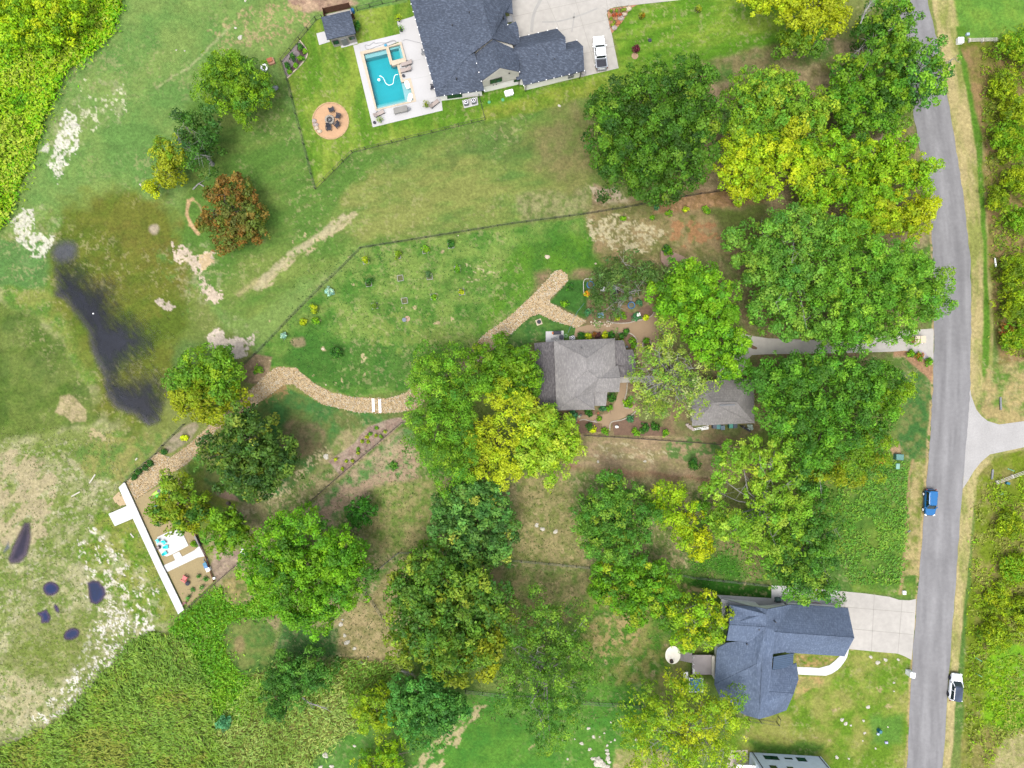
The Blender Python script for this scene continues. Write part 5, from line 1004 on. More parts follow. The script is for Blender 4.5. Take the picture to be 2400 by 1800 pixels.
# small pool house
c0 = G(800, 60); PH = thing('pool_house', (c0[0], c0[1], 0), 'small pool house with a dark shed roof at the corner of the pool deck', 'shed')
roof('roof', [[(753, 40, 3.0), (820.2, 24.4, 3.0), (826.5, 50, 3.5), (759, 65, 3.5)], [(759, 65, 3.5), (826.5, 50, 3.5), (833.8, 78, 3.0), (766, 93, 3.0)]], M_shA, PH)
w_ = walls([(758, 44), (817, 31), (832, 80), (771, 94)], 2.9, flat('light_siding', (206, 200, 190), .7), PH, .2)
sa, sb = G(773, 93, 2.9), G(831, 79.5, 2.9)
wall_item(PH, 'door', sa, sb, .5, .05, 2.1, .95, M_grey, .04)
window(PH, sa, sb, .17, 1.2, 2.2, .8, 0); window(PH, sa, sb, .83, 1.5, 2.2, .8, 0)
# enclosure of brown boards behind the pool house
def board_fence(name, label, pts, h, gap=.16, mat=None, cat='fence'):
    b = G(*pts[0]); t = thing(name, (b[0], b[1], 0), label, cat); m = MB(); pm = []
    for a, b in zip(pts[:-1], pts[1:]):
        a = Vector(G(*a)); b = Vector(G(*b)); d = (b-a); L = d.length; d.normalize(); rz = math.atan2(d.y, d.x); n = max(1, int(L/gap))
        for k in range(n): m.box(a+d*(k+.5)*L/n+Vector((0, 0, h/2+rnd.uniform(-.02, .02))), (L/n*.94, .03, h), rz)
        np_ = max(1, int(L/2.4))
        for k in range(np_+1):
            q = MB(); q.box(a+d*k*L/np_+Vector((0, 0, (h+.08)/2)), (.1, .12, h+.08), rz); q.build('post', mat or M_wood, t)
    m.build('board_panel', mat or M_wood, t); return t
board_fence('board_fence', 'brown board fence enclosing pool equipment behind the pool house', [(764, 45), (762, 32), (822, 19), (832, 44), (822, 47)], 1.7)
slab('equipment_pad', [(764, 34), (822, 21), (831, 44), (770, 55)], M_conc, .06)
x, y, _ = G(828, 29); t = thing('pool_pump', (x, y, 0), 'blue and white pool equipment inside the brown board enclosure', 'pump')
m = MB(); m.cyl((x, y, .06), (x, y, .9), .3, n=14); m.cyl((x, y, .9), (x, y, 1.05), .3, .1, 14); m.build('tank', M_blue, t)
m = MB(); m.tube([(x-.3, y-.7, .25), (x, y-.7, .3), (x, y-.1, .3)], .05); m.cyl((x-.6, y-.7, .25), (x-.2, y-.7, .25), .14, n=10); m.build('pipework', M_white, t)

# middle grey house
c0 = G(1370, 880); H2 = thing('house', (c0[0], c0[1], 0), 'grey shingled hipped roof house surrounded by garden beds in the middle', 'house')
A = (1375.6, 840, 5.7); B = (1377, 868.5, 5.7); Cc = (1402.8, 887.5, 5.0); D = (1453.8, 886, 5.0); E = (1350.5, 891, 5.1); F = (1348.7, 931, 5.1)
tl = (1298.3, 798.7, 3.6); tr = (1440.7, 793.2, 3.6); bl2 = (1304.4, 962, 3.6); br2 = (1393.3, 960, 3.6); s1 = (1391.9, 920, 3.6)
roof('roof', [[tl, tr, A], [tl, A, B, E, F, bl2], [tr, (1442.8, 857, 3.6), Cc, B, A], [(1442.8, 857, 3.6), (1449, 856, 3.6), D, Cc], [Cc, D, (1451.6, 918.7, 3.6), s1], [B, Cc, s1, F, E], [F, s1, br2], [F, br2, bl2]], M_shC, H2)
ridgecap(H2, M_shC, [(tl, A), (A, B), (B, E), (E, F), (F, bl2), (tr, A), (B, Cc), (Cc, D), (F, br2)], .1)
roof('side_roof', [[(1252, 804, 2.6), (1299.5, 800, 3.3), (1305, 957, 3.3), (1262, 955, 2.6)]], M_shD, H2)
roof('side_roof', [[(1440, 798, 3.2), (1461.7, 797.3, 2.7), (1470.5, 833, 2.7), (1470, 858, 2.8), (1442, 856, 3.2)]], M_shE, H2)
roof('side_roof', [[(1467, 819.6, 2.6), (1483.4, 819.6, 2.2), (1490, 850, 2.2), (1489, 882, 2.3), (1452, 884, 3.0), (1448, 858, 3.0), (1470, 858, 2.7)]], M_shE, H2)
roof('side_roof', [[(1391.9, 919.6, 3.3), (1423.8, 918.7, 3.3), (1420.4, 951.2, 2.7), (1393.3, 951.2, 2.7)]], M_shC, H2)
walls([(1301, 801), (1439, 796), (1441, 857), (1451, 857), (1449, 916), (1391, 917), (1391, 957), (1306, 959)], 3.5, M_siding, H2, .25)
walls([(1256, 806), (1300, 803), (1303, 952), (1265, 952)], 2.4, M_siding, H2, .3)
walls([(1441, 800), (1459, 799), (1468, 856), (1441, 857)], 2.6, M_siding, H2, .3)
walls([(1450, 859), (1470, 859), (1470, 822), (1481, 822), (1487, 850), (1486, 880), (1452, 882)], 2.1, M_siding, H2, .3)
walls([(1393, 921), (1421, 920), (1418, 949), (1394, 949)], 2.6, M_siding, H2, .2)
m = MB(); p = G(1363, 815, 4.7); m.cyl((p[0], p[1], 4.2), (p[0], p[1], 5.0), .13, n=10); p = G(1270, 818, 3); m.cyl((p[0], p[1], 2.6), (p[0], p[1], 3.1), .13, n=10); m.build('roof_vent', M_black, H2)
slab('garden_path', [(1453, 884), (1500, 882), (1545, 884), (1545, 902), (1500, 896), (1453, 897)], M_conc, .05)

# grey garage
c0 = G(1700, 945); H3 = thing('garage', (c0[0], c0[1], 0), 'grey hipped roof garage under the big dark tree with bins along its south wall', 'garage')
nw_, ne_, se_, sw_ = (1627, 893, 3.2), (1767, 889, 3.2), (1768.3, 991.5, 3.2), (1622.5, 998, 3.2); ra, rb = (1674, 944, 5.6), (1726, 942, 5.6)
rc = (1664, 930, 4.9); wl = (1620.8, 957, 3.2)
roof('roof', [[nw_, ne_, rb, ra, rc], [ne_, se_, rb], [se_, sw_, wl, rc, ra, rb], [nw_, rc, wl]], M_shC, H3)
ridgecap(H3, M_shC, [(ra, rb), (rb, se_), (ra, rc)], .1)
m = MB(); a = G(1687, 944.5, 5.65); b = G(1723, 943.5, 5.65); m.cyl((a[0], a[1]-.35, 5.5), (b[0], b[1]-.35, 5.5), .12, n=6); m.build('ridge_vent', M_grey, H3)
walls([(1631, 897), (1763, 893), (1764, 987), (1626, 993), (1625, 957)], 3.1, M_siding, H3, .3)

# blue roofed house, bottom right
c0 = G(1780, 1540); H4 = thing('house', (c0[0], c0[1], 0), 'white house with a rambling blue-grey roof and a wooden deck at the lower right', 'house')
P1 = (1708.8, 1417.8, 4.9); P2 = (1770.7, 1422.6, 4.9); P3 = (1798.3, 1427.7, 6.0); P4 = (1855.3, 1416.6, 3.1); P5 = (1987.6, 1424.8, 3.1); P6 = (2002.3, 1495, 6.2); P7 = (1979.5, 1538.4, 3.1); P8 = (1859.4, 1530.6, 3.1); P9 = (1816.3, 1481.7, 6.2)
Q0 = (1796, 1470, 6.5); Q1 = (1787, 1545, 6.6); Q2 = (1782, 1650, 6.6); LW = (1709.6, 1464.6, 6.3); LE = (1796, 1470, 6.5)
roof('roof', [[P4, P5, P6, P9], [P9, P6, P7, P8, (1838, 1510, 4.4)], [P3, P4, P9, Q0, (1796, 1440, 6.3)],
    [Q0, P9, (1838, 1510, 4.4), (1843, 1528, 3.8), (1810, 1533, 5.0), (1806, 1563, 5.0), (1839.9, 1564, 4.0), (1803.2, 1621.7, 6.0), Q1],
    [Q1, (1803.2, 1621.7, 6.0), (1790, 1640, 6.3), Q2], [(1838, 1510, 4.4), P8, (1864, 1534, 3.1), (1843, 1530, 3.8)]], M_shB, H4)
roof('roof', [[P1, P2, P3, (1796, 1440, 6.3), LE, LW], [LW, LE, (1764, 1505, 5.0), (1703, 1501.3, 5.0)]], M_shB, H4)
SW = (1674.6, 1604.6, 3.1)
roof('roof', [[(1680.3, 1519, 3.1), (1703, 1507, 3.6), (1764, 1498, 5.2), Q0, (1787, 1545, 6.6), (1774, 1556, 6.4), SW],
    [SW, (1774, 1556, 6.4), (1787, 1545, 6.6), (1782, 1650, 6.6), (1779.4, 1685.5, 6.2), (1746.8, 1676.4, 4.9), (1725, 1664, 4.0), (1690, 1640, 3.1)],
    [(1839.9, 1564, 4.0), (1866.7, 1554, 3.1), (1871.6, 1593, 4.6), (1860.2, 1625.8, 6.0), (1803.2, 1621.7, 6.0)],
    [(1803.2, 1621.7, 6.0), (1860.2, 1625.8, 6.0), (1843, 1665, 3.2), (1803.8, 1679, 4.6), (1779.4, 1685.5, 6.2), (1782, 1650, 6.6)]], M_shB, H4)
ridgecap(H4, M_shB, [(LW, LE), (P9, P6), ((1803.2, 1621.7, 6.0), (1860.2, 1625.8, 6.0)), (SW, (1774, 1556, 6.4)), (Q1, Q2), ((1798, 1430, 6.1), Q0)], .08)
m = MB(); 
a = Vector(G(1808, 1534, 4.2)); b = Vector(G(1859.9, 1531.5, 3.3)); c = Vector(G(1858.6, 1562.5, 3.3)); d = Vector(G(1805.7, 1564, 4.2))
a.z += 1.0; d.z += 1.0
m.add([a, d, c, b]+[v-Vector((0, 0, .12)) for v in (a, d, c, b)], [(0, 1, 2, 3), (7, 6, 5, 4), (0, 4, 5, 1), (1, 5, 6, 2), (2, 6, 7, 3), (3, 7, 4, 0)])
for k in range(8):
    t_ = k/7; p = a.lerp(d, t_); q = b.lerp(c, t_); m.cyl(p+Vector((0, 0, .02)), q+Vector((0, 0, .02)), .035, n=4)
m.build('porch_roof', flat('blue_metal_roof', (82, 108, 140), .4), H4)
walls([(1712, 1421), (1770, 1426), (1797, 1430), (1800, 1468), (1790, 1505), (1707, 1498)], 4.8, M_white, H4, .2)
walls([(1856, 1421), (1984, 1429), (1983, 1495), (1976, 1533), (1862, 1526), (1850, 1500)], 3.0, M_white, H4, .25)
walls([(1798, 1430), (1856, 1421), (1856, 1530), (1812, 1533), (1812, 1562), (1863, 1558), (1866, 1590), (1855, 1624), (1840, 1660), (1782, 1676), (1700, 1640), (1678, 1604), (1684, 1520), (1795, 1510)], 3.0, M_white, H4, .3)
wn = [G(1712, 1423, 4.8), G(1797, 1429, 6.0)]
m = MB(); a = Vector(G(1771, 1428, 4.9)); b = Vector(G(1852, 1421, 3.2)); t0 = Vector(G(1797.5, 1431, 5.8))
a2 = Vector((a.x, a.y, 2.9)); b2 = Vector((b.x, b.y, 2.9)); n_ = Vector((0, -3.0, 0)); FF = [b2, a2, a, t0, b]
m.add(FF+[p+n_ for p in FF], [(0, 1, 2, 3, 4), (9, 8, 7, 6, 5), (0, 5, 6, 1), (1, 6, 7, 2), (2, 7, 8, 3), (3, 8, 9, 4), (4, 9, 5, 0)]); m.build('gable_wall', M_white, H4)
wW = [G(1711, 1422, 4.8), G(1706, 1497, 4.8)]
for k, u in enumerate((.2, .42, .64, .86)): window(H4, wW[0], wW[1], u, 2.4, 4.2, 1.0, 0)
m = MB(); 
for (x, y) in ((1686, 1399), (1690, 1412)): 
    p = G(x, y); m.box((p[0], p[1], 1.6), (.18, .18, 3.2))
m.build('porch_post', M_white, H4)
roof('porch_beam', [[(1690, 1403, 3.2), (1712, 1408, 3.2), (1772, 1424, 3.4), (1712, 1418, 3.4), (1700, 1422, 3.2), (1700, 1440, 3.2), (1691, 1440, 3.2)]], M_grey, H4, .2)
m = MB()
for (x, y, z) in ((1817, 1457, 6.0), (1778, 1475, 6.1), (1750, 1509, 5.0)):
    p = G(x, y, z); m.cyl((p[0], p[1], z-.5), (p[0], p[1], z+.35), .09, n=8)
m.build('roof_vent', M_black, H4)
for k, ((x, y), (x2, y2)) in enumerate([((1838, 1411), (1848, 1418)), ((1962, 1418), (1970, 1424)), ((1672, 1600), (1668, 1596))]):
    pass
slab('patio', [(1680, 1394), (1808, 1402), (1808, 1372), (1850, 1374), (1968, 1385), (1990, 1425), (1900, 1424), (1850, 1418), (1800, 1428), (1700, 1418)], M_concw, .04)
slab('driveway', [(1968, 1385), (2030, 1391), (2084.8, 1398.8), (2106.5, 1405.6), (2130, 1407), (2147, 1403.7), (2143, 1470), (2136, 1546.6), (2120, 1538), (2103.8, 1531.7), (2050, 1527), (1989.9, 1520.9), (1960, 1519), (1900, 1500), (1940, 1430)], M_conc, .05)
m = MB()
for a, b in [((1975, 1422), (2142, 1436)), ((1990, 1473), (2140, 1487)), ((2049, 1393), (2042, 1526)), ((2114, 1407), (2104, 1531)), ((1980, 1388), (1979, 1424))]: strip(m, a, b, .09, .056)
tag(m.build('paving_joint', flat('joint', (186, 182, 172), .9)), kind='structure')
slab('walkway', [(1867.8, 1563), (1900, 1564), (1919, 1565.6), (1943.7, 1558.8), (1955, 1550), (1965.4, 1539.9), (1975, 1530), (1990, 1519), (1985, 1540), (1980.4, 1548), (1972, 1560), (1962.7, 1569.7), (1950, 1578), (1935.6, 1583.3), (1900, 1582), (1870.5, 1580.5)], M_dock, .07)
# wooden deck
c0 = G(1640, 1555); DK = thing('wooden_deck', (c0[0], c0[1], 0), 'grey-brown wooden deck with steps on the west side of the blue roofed house', 'deck')
m = MB(); z = 1.1
x0, y0 = G(1622, 1535, z)[:2]; x1, y1 = G(1674, 1581, z)[:2]
nb_ = 34
for k in range(nb_): m.box((x0+(x1-x0)*(k+.5)/nb_, (y0+y1)/2, z), ((x1-x0)/nb_*.9, y0-y1, .05))
m.build('deck_board', M_dk, DK)
for k in range(6):
    q = MB(); xx = G(1620-4*k, 1545, 1)[0]; q.box((xx, G(1, 1542, 1)[1], z-.17*(k+1)), (.34, 1.7, .05)); q.build('step', M_dk, DK)
m = MB(); m.box((G(1672, 1550, 1.4)[0], (y0+y1)/2, 1.35), (.5, y0-y1, .45)); m.build('bench', M_siding, DK)
m = MB(); m.box(((x0+x1)/2, y1-.05, .5), (x1-x0, .08, 1.0)); m.build('skirt', M_wood, DK)
m = MB(); xx = x0+.05
for yy in (y0-.1, y0-1.2, y1+1.2, y1+.1): m.box((xx, yy, z+.5), (.09, .09, 1.0))
m.box((xx, y1+.65, z+1.0), (.12, 1.3, .06)); m.build('railing', M_white, DK)
slab('fire_patio', ell(1577, 1535, 18, 21, 5, 24), flat('cream_flagstone', (.72, .66, .56), .8, raw=True, noise=[(1.5, .92, 1.05, 3)]), .07)

# two storey grey house at the bottom edge
c0 = G(1840, 1772); H5 = thing('house', (c0[0], c0[1], 0), 'two storey grey sided house cut by the bottom edge, only its north wall showing', 'house')
M_s5 = flat('blue_grey_siding', (.42, .48, .56), .7, raw=True)
a = G(1757, 1763); b = G(1924, 1773); dn = Vector((b[0]-a[0], b[1]-a[1], 0)).normalized(); s_ = Vector((dn.y, -dn.x, 0))*11
m = MB(); Pw = [(a[0], a[1]), (b[0], b[1]), (b[0]+s_.x, b[1]+s_.y), (a[0]+s_.x, a[1]+s_.y)]; m.prism(orient(Pw), -.1, 5.7); m.build('wall', M_s5, H5)
for u, z0, z1, wd in ((.78, .9, 1.9, 1.3), (.70, .9, 1.9, 1.3), (.5, 1.2, 1.5, 1.2), (.32, .9, 1.9, 1.4), (.80, 3.9, 5.2, 1.0), (.57, 4.0, 5.2, .9)):
    window(H5, b, a, u, z0, z1, wd, 0)
for u in (.03, .96): wall_item(H5, 'downpipe', b, a, u, 0, 6, .1, M_black, .1)
ctr_ = (Vector(a)+Vector(b))/2+s_/2; m = MB(); q = orient([(ctr_.x+(p[0]-ctr_.x)*1.06, ctr_.y+(p[1]-ctr_.y)*1.06) for p in Pw])
vs = [(p[0], p[1], 5.7) for p in q]; rr = [(Vector(a)+s_/2), (Vector(b)+s_/2)]
vs += [(rr[0].x+2, rr[0].y, 6.9), (rr[1].x-2, rr[1].y, 6.9)]
m.add(vs, [(0, 1, 2, 3)[::-1]]); 
ks = sorted(range(4), key=lambda i: -q[i][1]); N_ = sorted(ks[:2], key=lambda i: q[i][0]); S_ = sorted(ks[2:], key=lambda i: q[i][0])
m.f += [(N_[1], N_[0], 4, 5), (S_[0], S_[1], 5, 4), (N_[0], S_[0], 4), (S_[1], N_[1], 5)]; m.build('roof', M_shB, H5)
bp = Vector(b); m = MB(); m.box((bp.x-2.2, bp.y-2.6, 3.0), (5.6, 3.4, .12), rz=-.05)
for k in range(6): m.box((bp.x-2.2, bp.y-1.1-.55*k, 3.08), (5.6, .05, .06), rz=-.05)
m.build('porch_roof', flat('blue_metal_roof', (82, 108, 140), .4), H5)
ap = Vector(a); m = MB(); m.box((ap.x-1.0, ap.y-2.7, 2.9), (4.6, 4.2, .14), rz=-.05); m.build('balcony', M_white, H5)
m = MB()
for k in range(6): m.box((ap.x-3.1+.85*k, ap.y-.65, 3.4), (.06, .06, 1.0))
m.box((ap.x-1.0, ap.y-.65, 3.9), (4.6, .08, .06)); m.box((ap.x-3.2, ap.y-2.7, 3.9), (.08, 4.1, .06)); m.build('railing', M_black, H5)
slab('patio', [(1712, 1759), (1752, 1757), (1755, 1790), (1750, 1860), (1690, 1860), (1704, 1790)], flat('cream_concrete', (240, 224, 204), .85), .05)

# ---------------- pool ----------------
Dk = [(828, 107), (841, 104), (838.7, 103), (937.7, 79.5), (930.4, 50.2), (965, 40), (985, 30), (1040, 220), (1034, 229), (1037.5, 259), (874, 298.4)]
Cop = [(845.5, 123.4), (905.5, 109.6), (934, 98), (947, 143), (934.5, 148.6), (943.5, 188.5), (962, 184.5), (975, 237.5), (882, 259.5)]
Win = [(852.8, 127.5), (904.5, 115.3), (914.6, 152.6), (929.5, 150), (940.4, 194), (958, 190), (969.4, 235.5), (883.5, 256)]
def ring_slab(name, outer, inner, mat, z, zb=-.05):
    """slab with a hole, cut as a bridge polygon"""
    o = orient([G(*p)[:2] for p in outer]); i = orient([G(*p)[:2] for p in inner])[::-1]
    k = min(((j, l) for j in range(len(o)) for l in range(len(i))), key=lambda t: (o[t[0]][0]-i[t[1]][0])**2+(o[t[0]][1]-i[t[1]][1])**2)
    o = o[k[0]:]+o[:k[0]]; i = i[k[1]:]+i[:k[1]]
    bm = bmesh.new(); vo = [bm.verts.new((x, y, z)) for x, y in o]; vi = [bm.verts.new((x, y, z)) for x, y in i]
    es = [bm.edges.new((vo[j], vo[(j+1) % len(vo)])) for j in range(len(vo))]+[bm.edges.new((vi[j], vi[(j+1) % len(vi)])) for j in range(len(vi))]
    bmesh.ops.triangle_fill(bm, use_beauty=True, use_dissolve=False, edges=es)
    r = bmesh.ops.extrude_face_region(bm, geom=bm.faces[:])
    for v in r['geom']:
        if isinstance(v, bmesh.types.BMVert): v.co.z = zb
    bmesh.ops.recalc_face_normals(bm, faces=bm.faces[:])
    me = bpy.data.meshes.new(name); bm.to_mesh(me); bm.free(); me.materials.append(mat)
    ob = bpy.data.objects.new(name, me); link(ob); return ob
tag(ring_slab('pool_deck', Dk, Cop, M_concw, .06), kind='structure')
m = MB()
for a, b in [((940, 82), (1000, 300)), ((842, 107), (941, 83)), ((841, 110), (885, 293)), ((941, 110), (1008, 92)), ((954, 150), (1010, 135)), ((968, 190), (1020, 177)), ((985, 238), (1038, 226)), ((886, 262), (1035, 226))][1:]: pass
for a, b in [((977, 238), (1035, 226)), ((982, 240), (992, 270)), ((966, 186), (1020, 175)), ((952, 146), (1008, 135)), ((841, 105), (846, 122)), ((938, 80), (941, 96))]: strip(m, a, b, .05, .066)
tag(m.build('paving_joint', flat('joint2', (214, 214, 212), .9)), kind='structure')
pc = G(905, 190); POOL = thing('swimming_pool', (pc[0], pc[1], 0), 'turquoise swimming pool with a square spa and beige coping', 'swimming pool')
cp = ring_slab('coping', [(843.8, 122), (907, 107.5), (920, 152), (935.6, 148.4), (944.3, 187.6), (962.8, 183.3), (976, 238), (881, 260)], Win, M_beige, .12)
cp.location = -Vector((pc[0], pc[1], 0)); cp.parent = POOL
M_plas = flat('pool_plaster', (206, 218, 220), .7, raw=False, noise=[(.5, .93, 1.04, 4)])
def basin(P, zf):
    m = MB(); w_ = orient([G(*p)[:2] for p in P]); n = len(w_)
    vs = [(x, y, zf) for x, y in w_]+[(x, y, .1) for x, y in w_]
    m.add(vs, [tuple(range(n))]+[(i, n+i, n+(i+1) % n, (i+1) % n) for i in range(n)]); return m
m = basin(Win, -1.6)
def fblock(P, z): m.prism(orient([G(*p)[:2] for p in P]), -1.6, z)
fblock([(940.6, 194.2), (957.8, 190.2), (969.2, 235.3), (949, 240), (948.2, 229.5)], -.28)
fblock([(853, 127.8), (904.4, 115.6), (906.6, 123.4), (855.4, 135.6)], -.35)
for k in range(3): fblock([(881.6-k*1.0, 249.6-k*4.4+2), (949-k*.2, 234-k*4.6+2), (949+.3, 240), (883.7, 255.6)], -.22-.28*k)
m.build('basin', M_plas, POOL)
def wat(name):
    mt, nt, b = newmat(name); out = nt.nodes['Material Output']
    tr = N(nt, 'ShaderNodeBsdfTransparent'); gl = N(nt, 'ShaderNodeBsdfGlossy'); gl.inputs['Roughness'].default_value = .08
    mx = N(nt, 'ShaderNodeMixShader'); mx.inputs[0].default_value = .03
    nt.links.new(tr.outputs[0], mx.inputs[1]); nt.links.new(gl.outputs[0], mx.inputs[2]); nt.links.new(mx.outputs[0], out.inputs['Surface'])
    va = N(nt, 'ShaderNodeVolumeAbsorption'); va.inputs['Color'].default_value = (0.0, .93, .965, 1); va.inputs['Density'].default_value = 1.15
    nt.links.new(va.outputs[0], out.inputs['Volume']); return mt
M_pw = wat('pool_water')
m = MB(); m.prism(inset([G(*p) for p in Win], .01), -1.7, -.06); m.build('water', M_pw, POOL)
SPo = [(906.5, 109.6), (940.4, 97.4), (952.8, 143.4), (919, 154.2)]; SPi = [(911, 110.2), (937.7, 103.6), (945.6, 135.8), (919.3, 142.2)]
m = MB()
def zring(m, O, I, z0, z1):
    O = [G(x, y, z1)[:2] for x, y in O]; I = [G(x, y, z1)[:2] for x, y in I]; n = len(O)
    vs = [(x, y, z1) for x, y in O]+[(x, y, z1) for x, y in I]+[(x, y, z0) for x, y in O]+[(x, y, -1.5) for x, y in I]
    m.add(vs, [(i, n+i, n+(i+1) % n, (i+1) % n) for i in range(n)]+[(i, (i+1) % n, 2*n+(i+1) % n, 2*n+i) for i in range(n)]+[(n+i, 3*n+i, 3*n+(i+1) % n, n+(i+1) % n) for i in range(n)])
zring(m, SPo, SPi, -.3, .45); m.build('spa_wall', M_beige, POOL)
m = MB(); m.prism(orient([G(*p)[:2] for p in SPi]), -1.5, -1.0); 
m.prism(orient([G(*p)[:2] for p in [(912.6, 110.4), (937, 104.2), (939, 110.6), (914, 116.8)]]), -1.2, -.1); m.prism(orient([G(*p)[:2] for p in [(933.5, 111), (939, 110), (944.6, 135.4), (939.4, 136.2)]]), -1.2, -.1)
m.build('spa_bench', M_plas, POOL)
m = MB(); m.prism(inset([G(x, y, .3) for x, y in SPi], .03), -1.45, .25); m.build('spa_water', M_pw, POOL)
ORD = 'first second third fourth fifth sixth seventh eighth ninth tenth eleventh twelfth thirteenth fourteenth fifteenth sixteenth seventeenth eighteenth nineteenth twentieth'.split()+['twenty-'+x for x in 'first second third fourth fifth sixth seventh'.split()]
# ---------------- fences ----------------
def fence(label, pts, h, sp, mat, style='picket', name='fence', pr=.045):
    b = G(*pts[0]); t = thing(name, (b[0], b[1], 0), label, 'fence'); m = MB(); d_ = 0
    W = [Vector(G(*p)) for p in pts]
    for a, b in zip(W[:-1], W[1:]):
        d = (b-a); L = d.length; d.normalize(); rz = math.atan2(d.y, d.x)
        for z in ((.12, h-.06) if style != 'wire' else (h-.05, .1)): m.box(a+d*L/2+Vector((0, 0, z)), (L, .035 if style != 'wood' else .05, .045 if style != 'wood' else .09), rz)
        if style == 'wood': m.box(a+d*L/2+Vector((0, 0, h*.55)), (L, .05, .09), rz)
        if style == 'picket':
            n = int(L/.24)
            for k in range(n): m.cyl(a+d*(k+.5)*L/n+Vector((0, 0, .1)), a+d*(k+.5)*L/n+Vector((0, 0, h-.05)), .009, n=3, cap=False)
        if style == 'wire':
            for z in (.35, .6, .85): m.cyl(a+Vector((0, 0, z)), b+Vector((0, 0, z)), .01, n=3, cap=False)
            n = int(L/.3)
            for k in range(n): m.cyl(a+d*(k+.5)*L/n+Vector((0, 0, .1)), a+d*(k+.5)*L/n+Vector((0, 0, h-.05)), .006, n=3, cap=False)
        n = max(1, round(L/sp))
        for k in range(n+1 if b is W[-1] else n):
            q = MB(); q.box(a+d*L*k/n+Vector((0, 0, h/2)), (pr*2, pr*2, h), rz); q.build('post', mat, t)
    m.build('rail_panel', mat, t); return t
fence('black metal picket fence running from the pool house to the big slate house', [(960, -3), (897, 10), (838, 25)], 1.25, 2.45, M_black)
fence('black metal picket fence around the pool lawn and the fire circle', [(756, 43), (741, 47.5), (703, 94), (661, 146), (676, 192), (695, 270), (740, 444), (826, 358), (1137, 281), (1123, 228)], 1.25, 2.45, M_black)
fence('long dark wire fence from the brown wood strip to the pond-side bed', [(1790, 441), (1707, 446), (1607, 461), (1466, 487), (1368, 503), (1200, 525), (1064, 547), (901, 573), (846, 582), (800, 629), (753, 673), (684, 742), (641, 788), (600, 830), (562, 862)], 1.2, 2.5, M_black, 'wire')
fence('dark wire fence along the pond side of the creek bed', [(434, 994), (385, 1043), (369, 1062), (320, 1104), (297, 1129)], 1.1, 2.5, M_black, 'wire')
fence('brown rail fence slanting across the south yard to the sand terrace', [(964, 992), (941, 991), (795, 1116), (699, 1200), (632, 1257), (569, 1311), (505, 1367), (444, 1422)], 1.1, 2.45, flat('fence_wood', (92, 74, 62), .8), 'wood', pr=.05)
fence('brown rail fence between the garden beds and the bare strip', [(1368, 1020), (1439, 1024), (1600, 1035), (1783, 1048)], 1.1, 2.45, flat('fence_wood', (92, 74, 62), .8), 'wood', pr=.05)
fence('grey wire fence with a corner in the middle of the south yard', [(964, 1294), (935, 1294), (885, 1335), (860, 1352), (859, 1389), (921, 1478)], 1.15, 2.45, M_chain, 'wire')
fence('grey wire fence from the blue-green oak to the white house', [(1190, 1311), (1382, 1329), (1596, 1346), (1623, 1352), (1800, 1371)], 1.15, 2.45, M_chain, 'wire')
fence('grey wire fence near the bottom edge from the blue-green tree to the yellow tree', [(1091, 1618), (1172, 1627), (1403, 1647), (1466, 1650), (1600, 1665), (1725, 1678)], 1.15, 2.45, M_chain, 'wire')
fence('dark metal fence closing the yard south of the blue roofed house', [(1725, 1678), (1779, 1686), (1820, 1692), (1823, 1678)], 1.4, 2.4, M_black)
fence('low brown edge fence on the east side of the sand terrace', [(456, 1240), (472, 1279), (484, 1303), (503, 1361)], .6, 2.0, M_wood, 'wood', pr=.04)

# ---------------- vehicles (local axes: +y is the front) ----------------
def plan(f, b_, hw, z, e=4.0, n=28, ef=None):
    pts = []
    for i in range(n):
        t = 2*math.pi*i/n; c, s_ = math.cos(t), math.sin(t); q = (ef or e) if s_ > 0 else e
        cy_ = (f+b_)/2; hl = (f-b_)/2
        pts.append((hw*math.copysign(abs(c)**(2/e), c), cy_+hl*math.copysign(abs(s_)**(2/q), s_), z))
    return pts
def wheels(t, hw, ys, r=.37, rim=None):
    for y in ys:
        for s_ in (-1, 1):
            m = MB(); m.cyl((s_*(hw-.23), y, r), (s_*(hw+.03), y, r), r, n=18); w_ = m.build('wheel', M_tyre, t, local=True)
            m = MB(); m.cyl((s_*(hw+.0), y, r), (s_*(hw+.045), y, r), r*.62, n=14)
            for k in range(5): a = k*1.257; m.box((s_*(hw+.05), y+math.cos(a)*r*.3, r+math.sin(a)*r*.3), (.02, .05, r*.6), rx=math.pi/2-a)
            m.build('rim', rim or M_rim, w_, local=True)
def placev(name, label, cat, px, py, ang):
    x, y, _ = G(px, py); return thing(name, (x, y, 0), label, cat, rz=math.radians(ang))
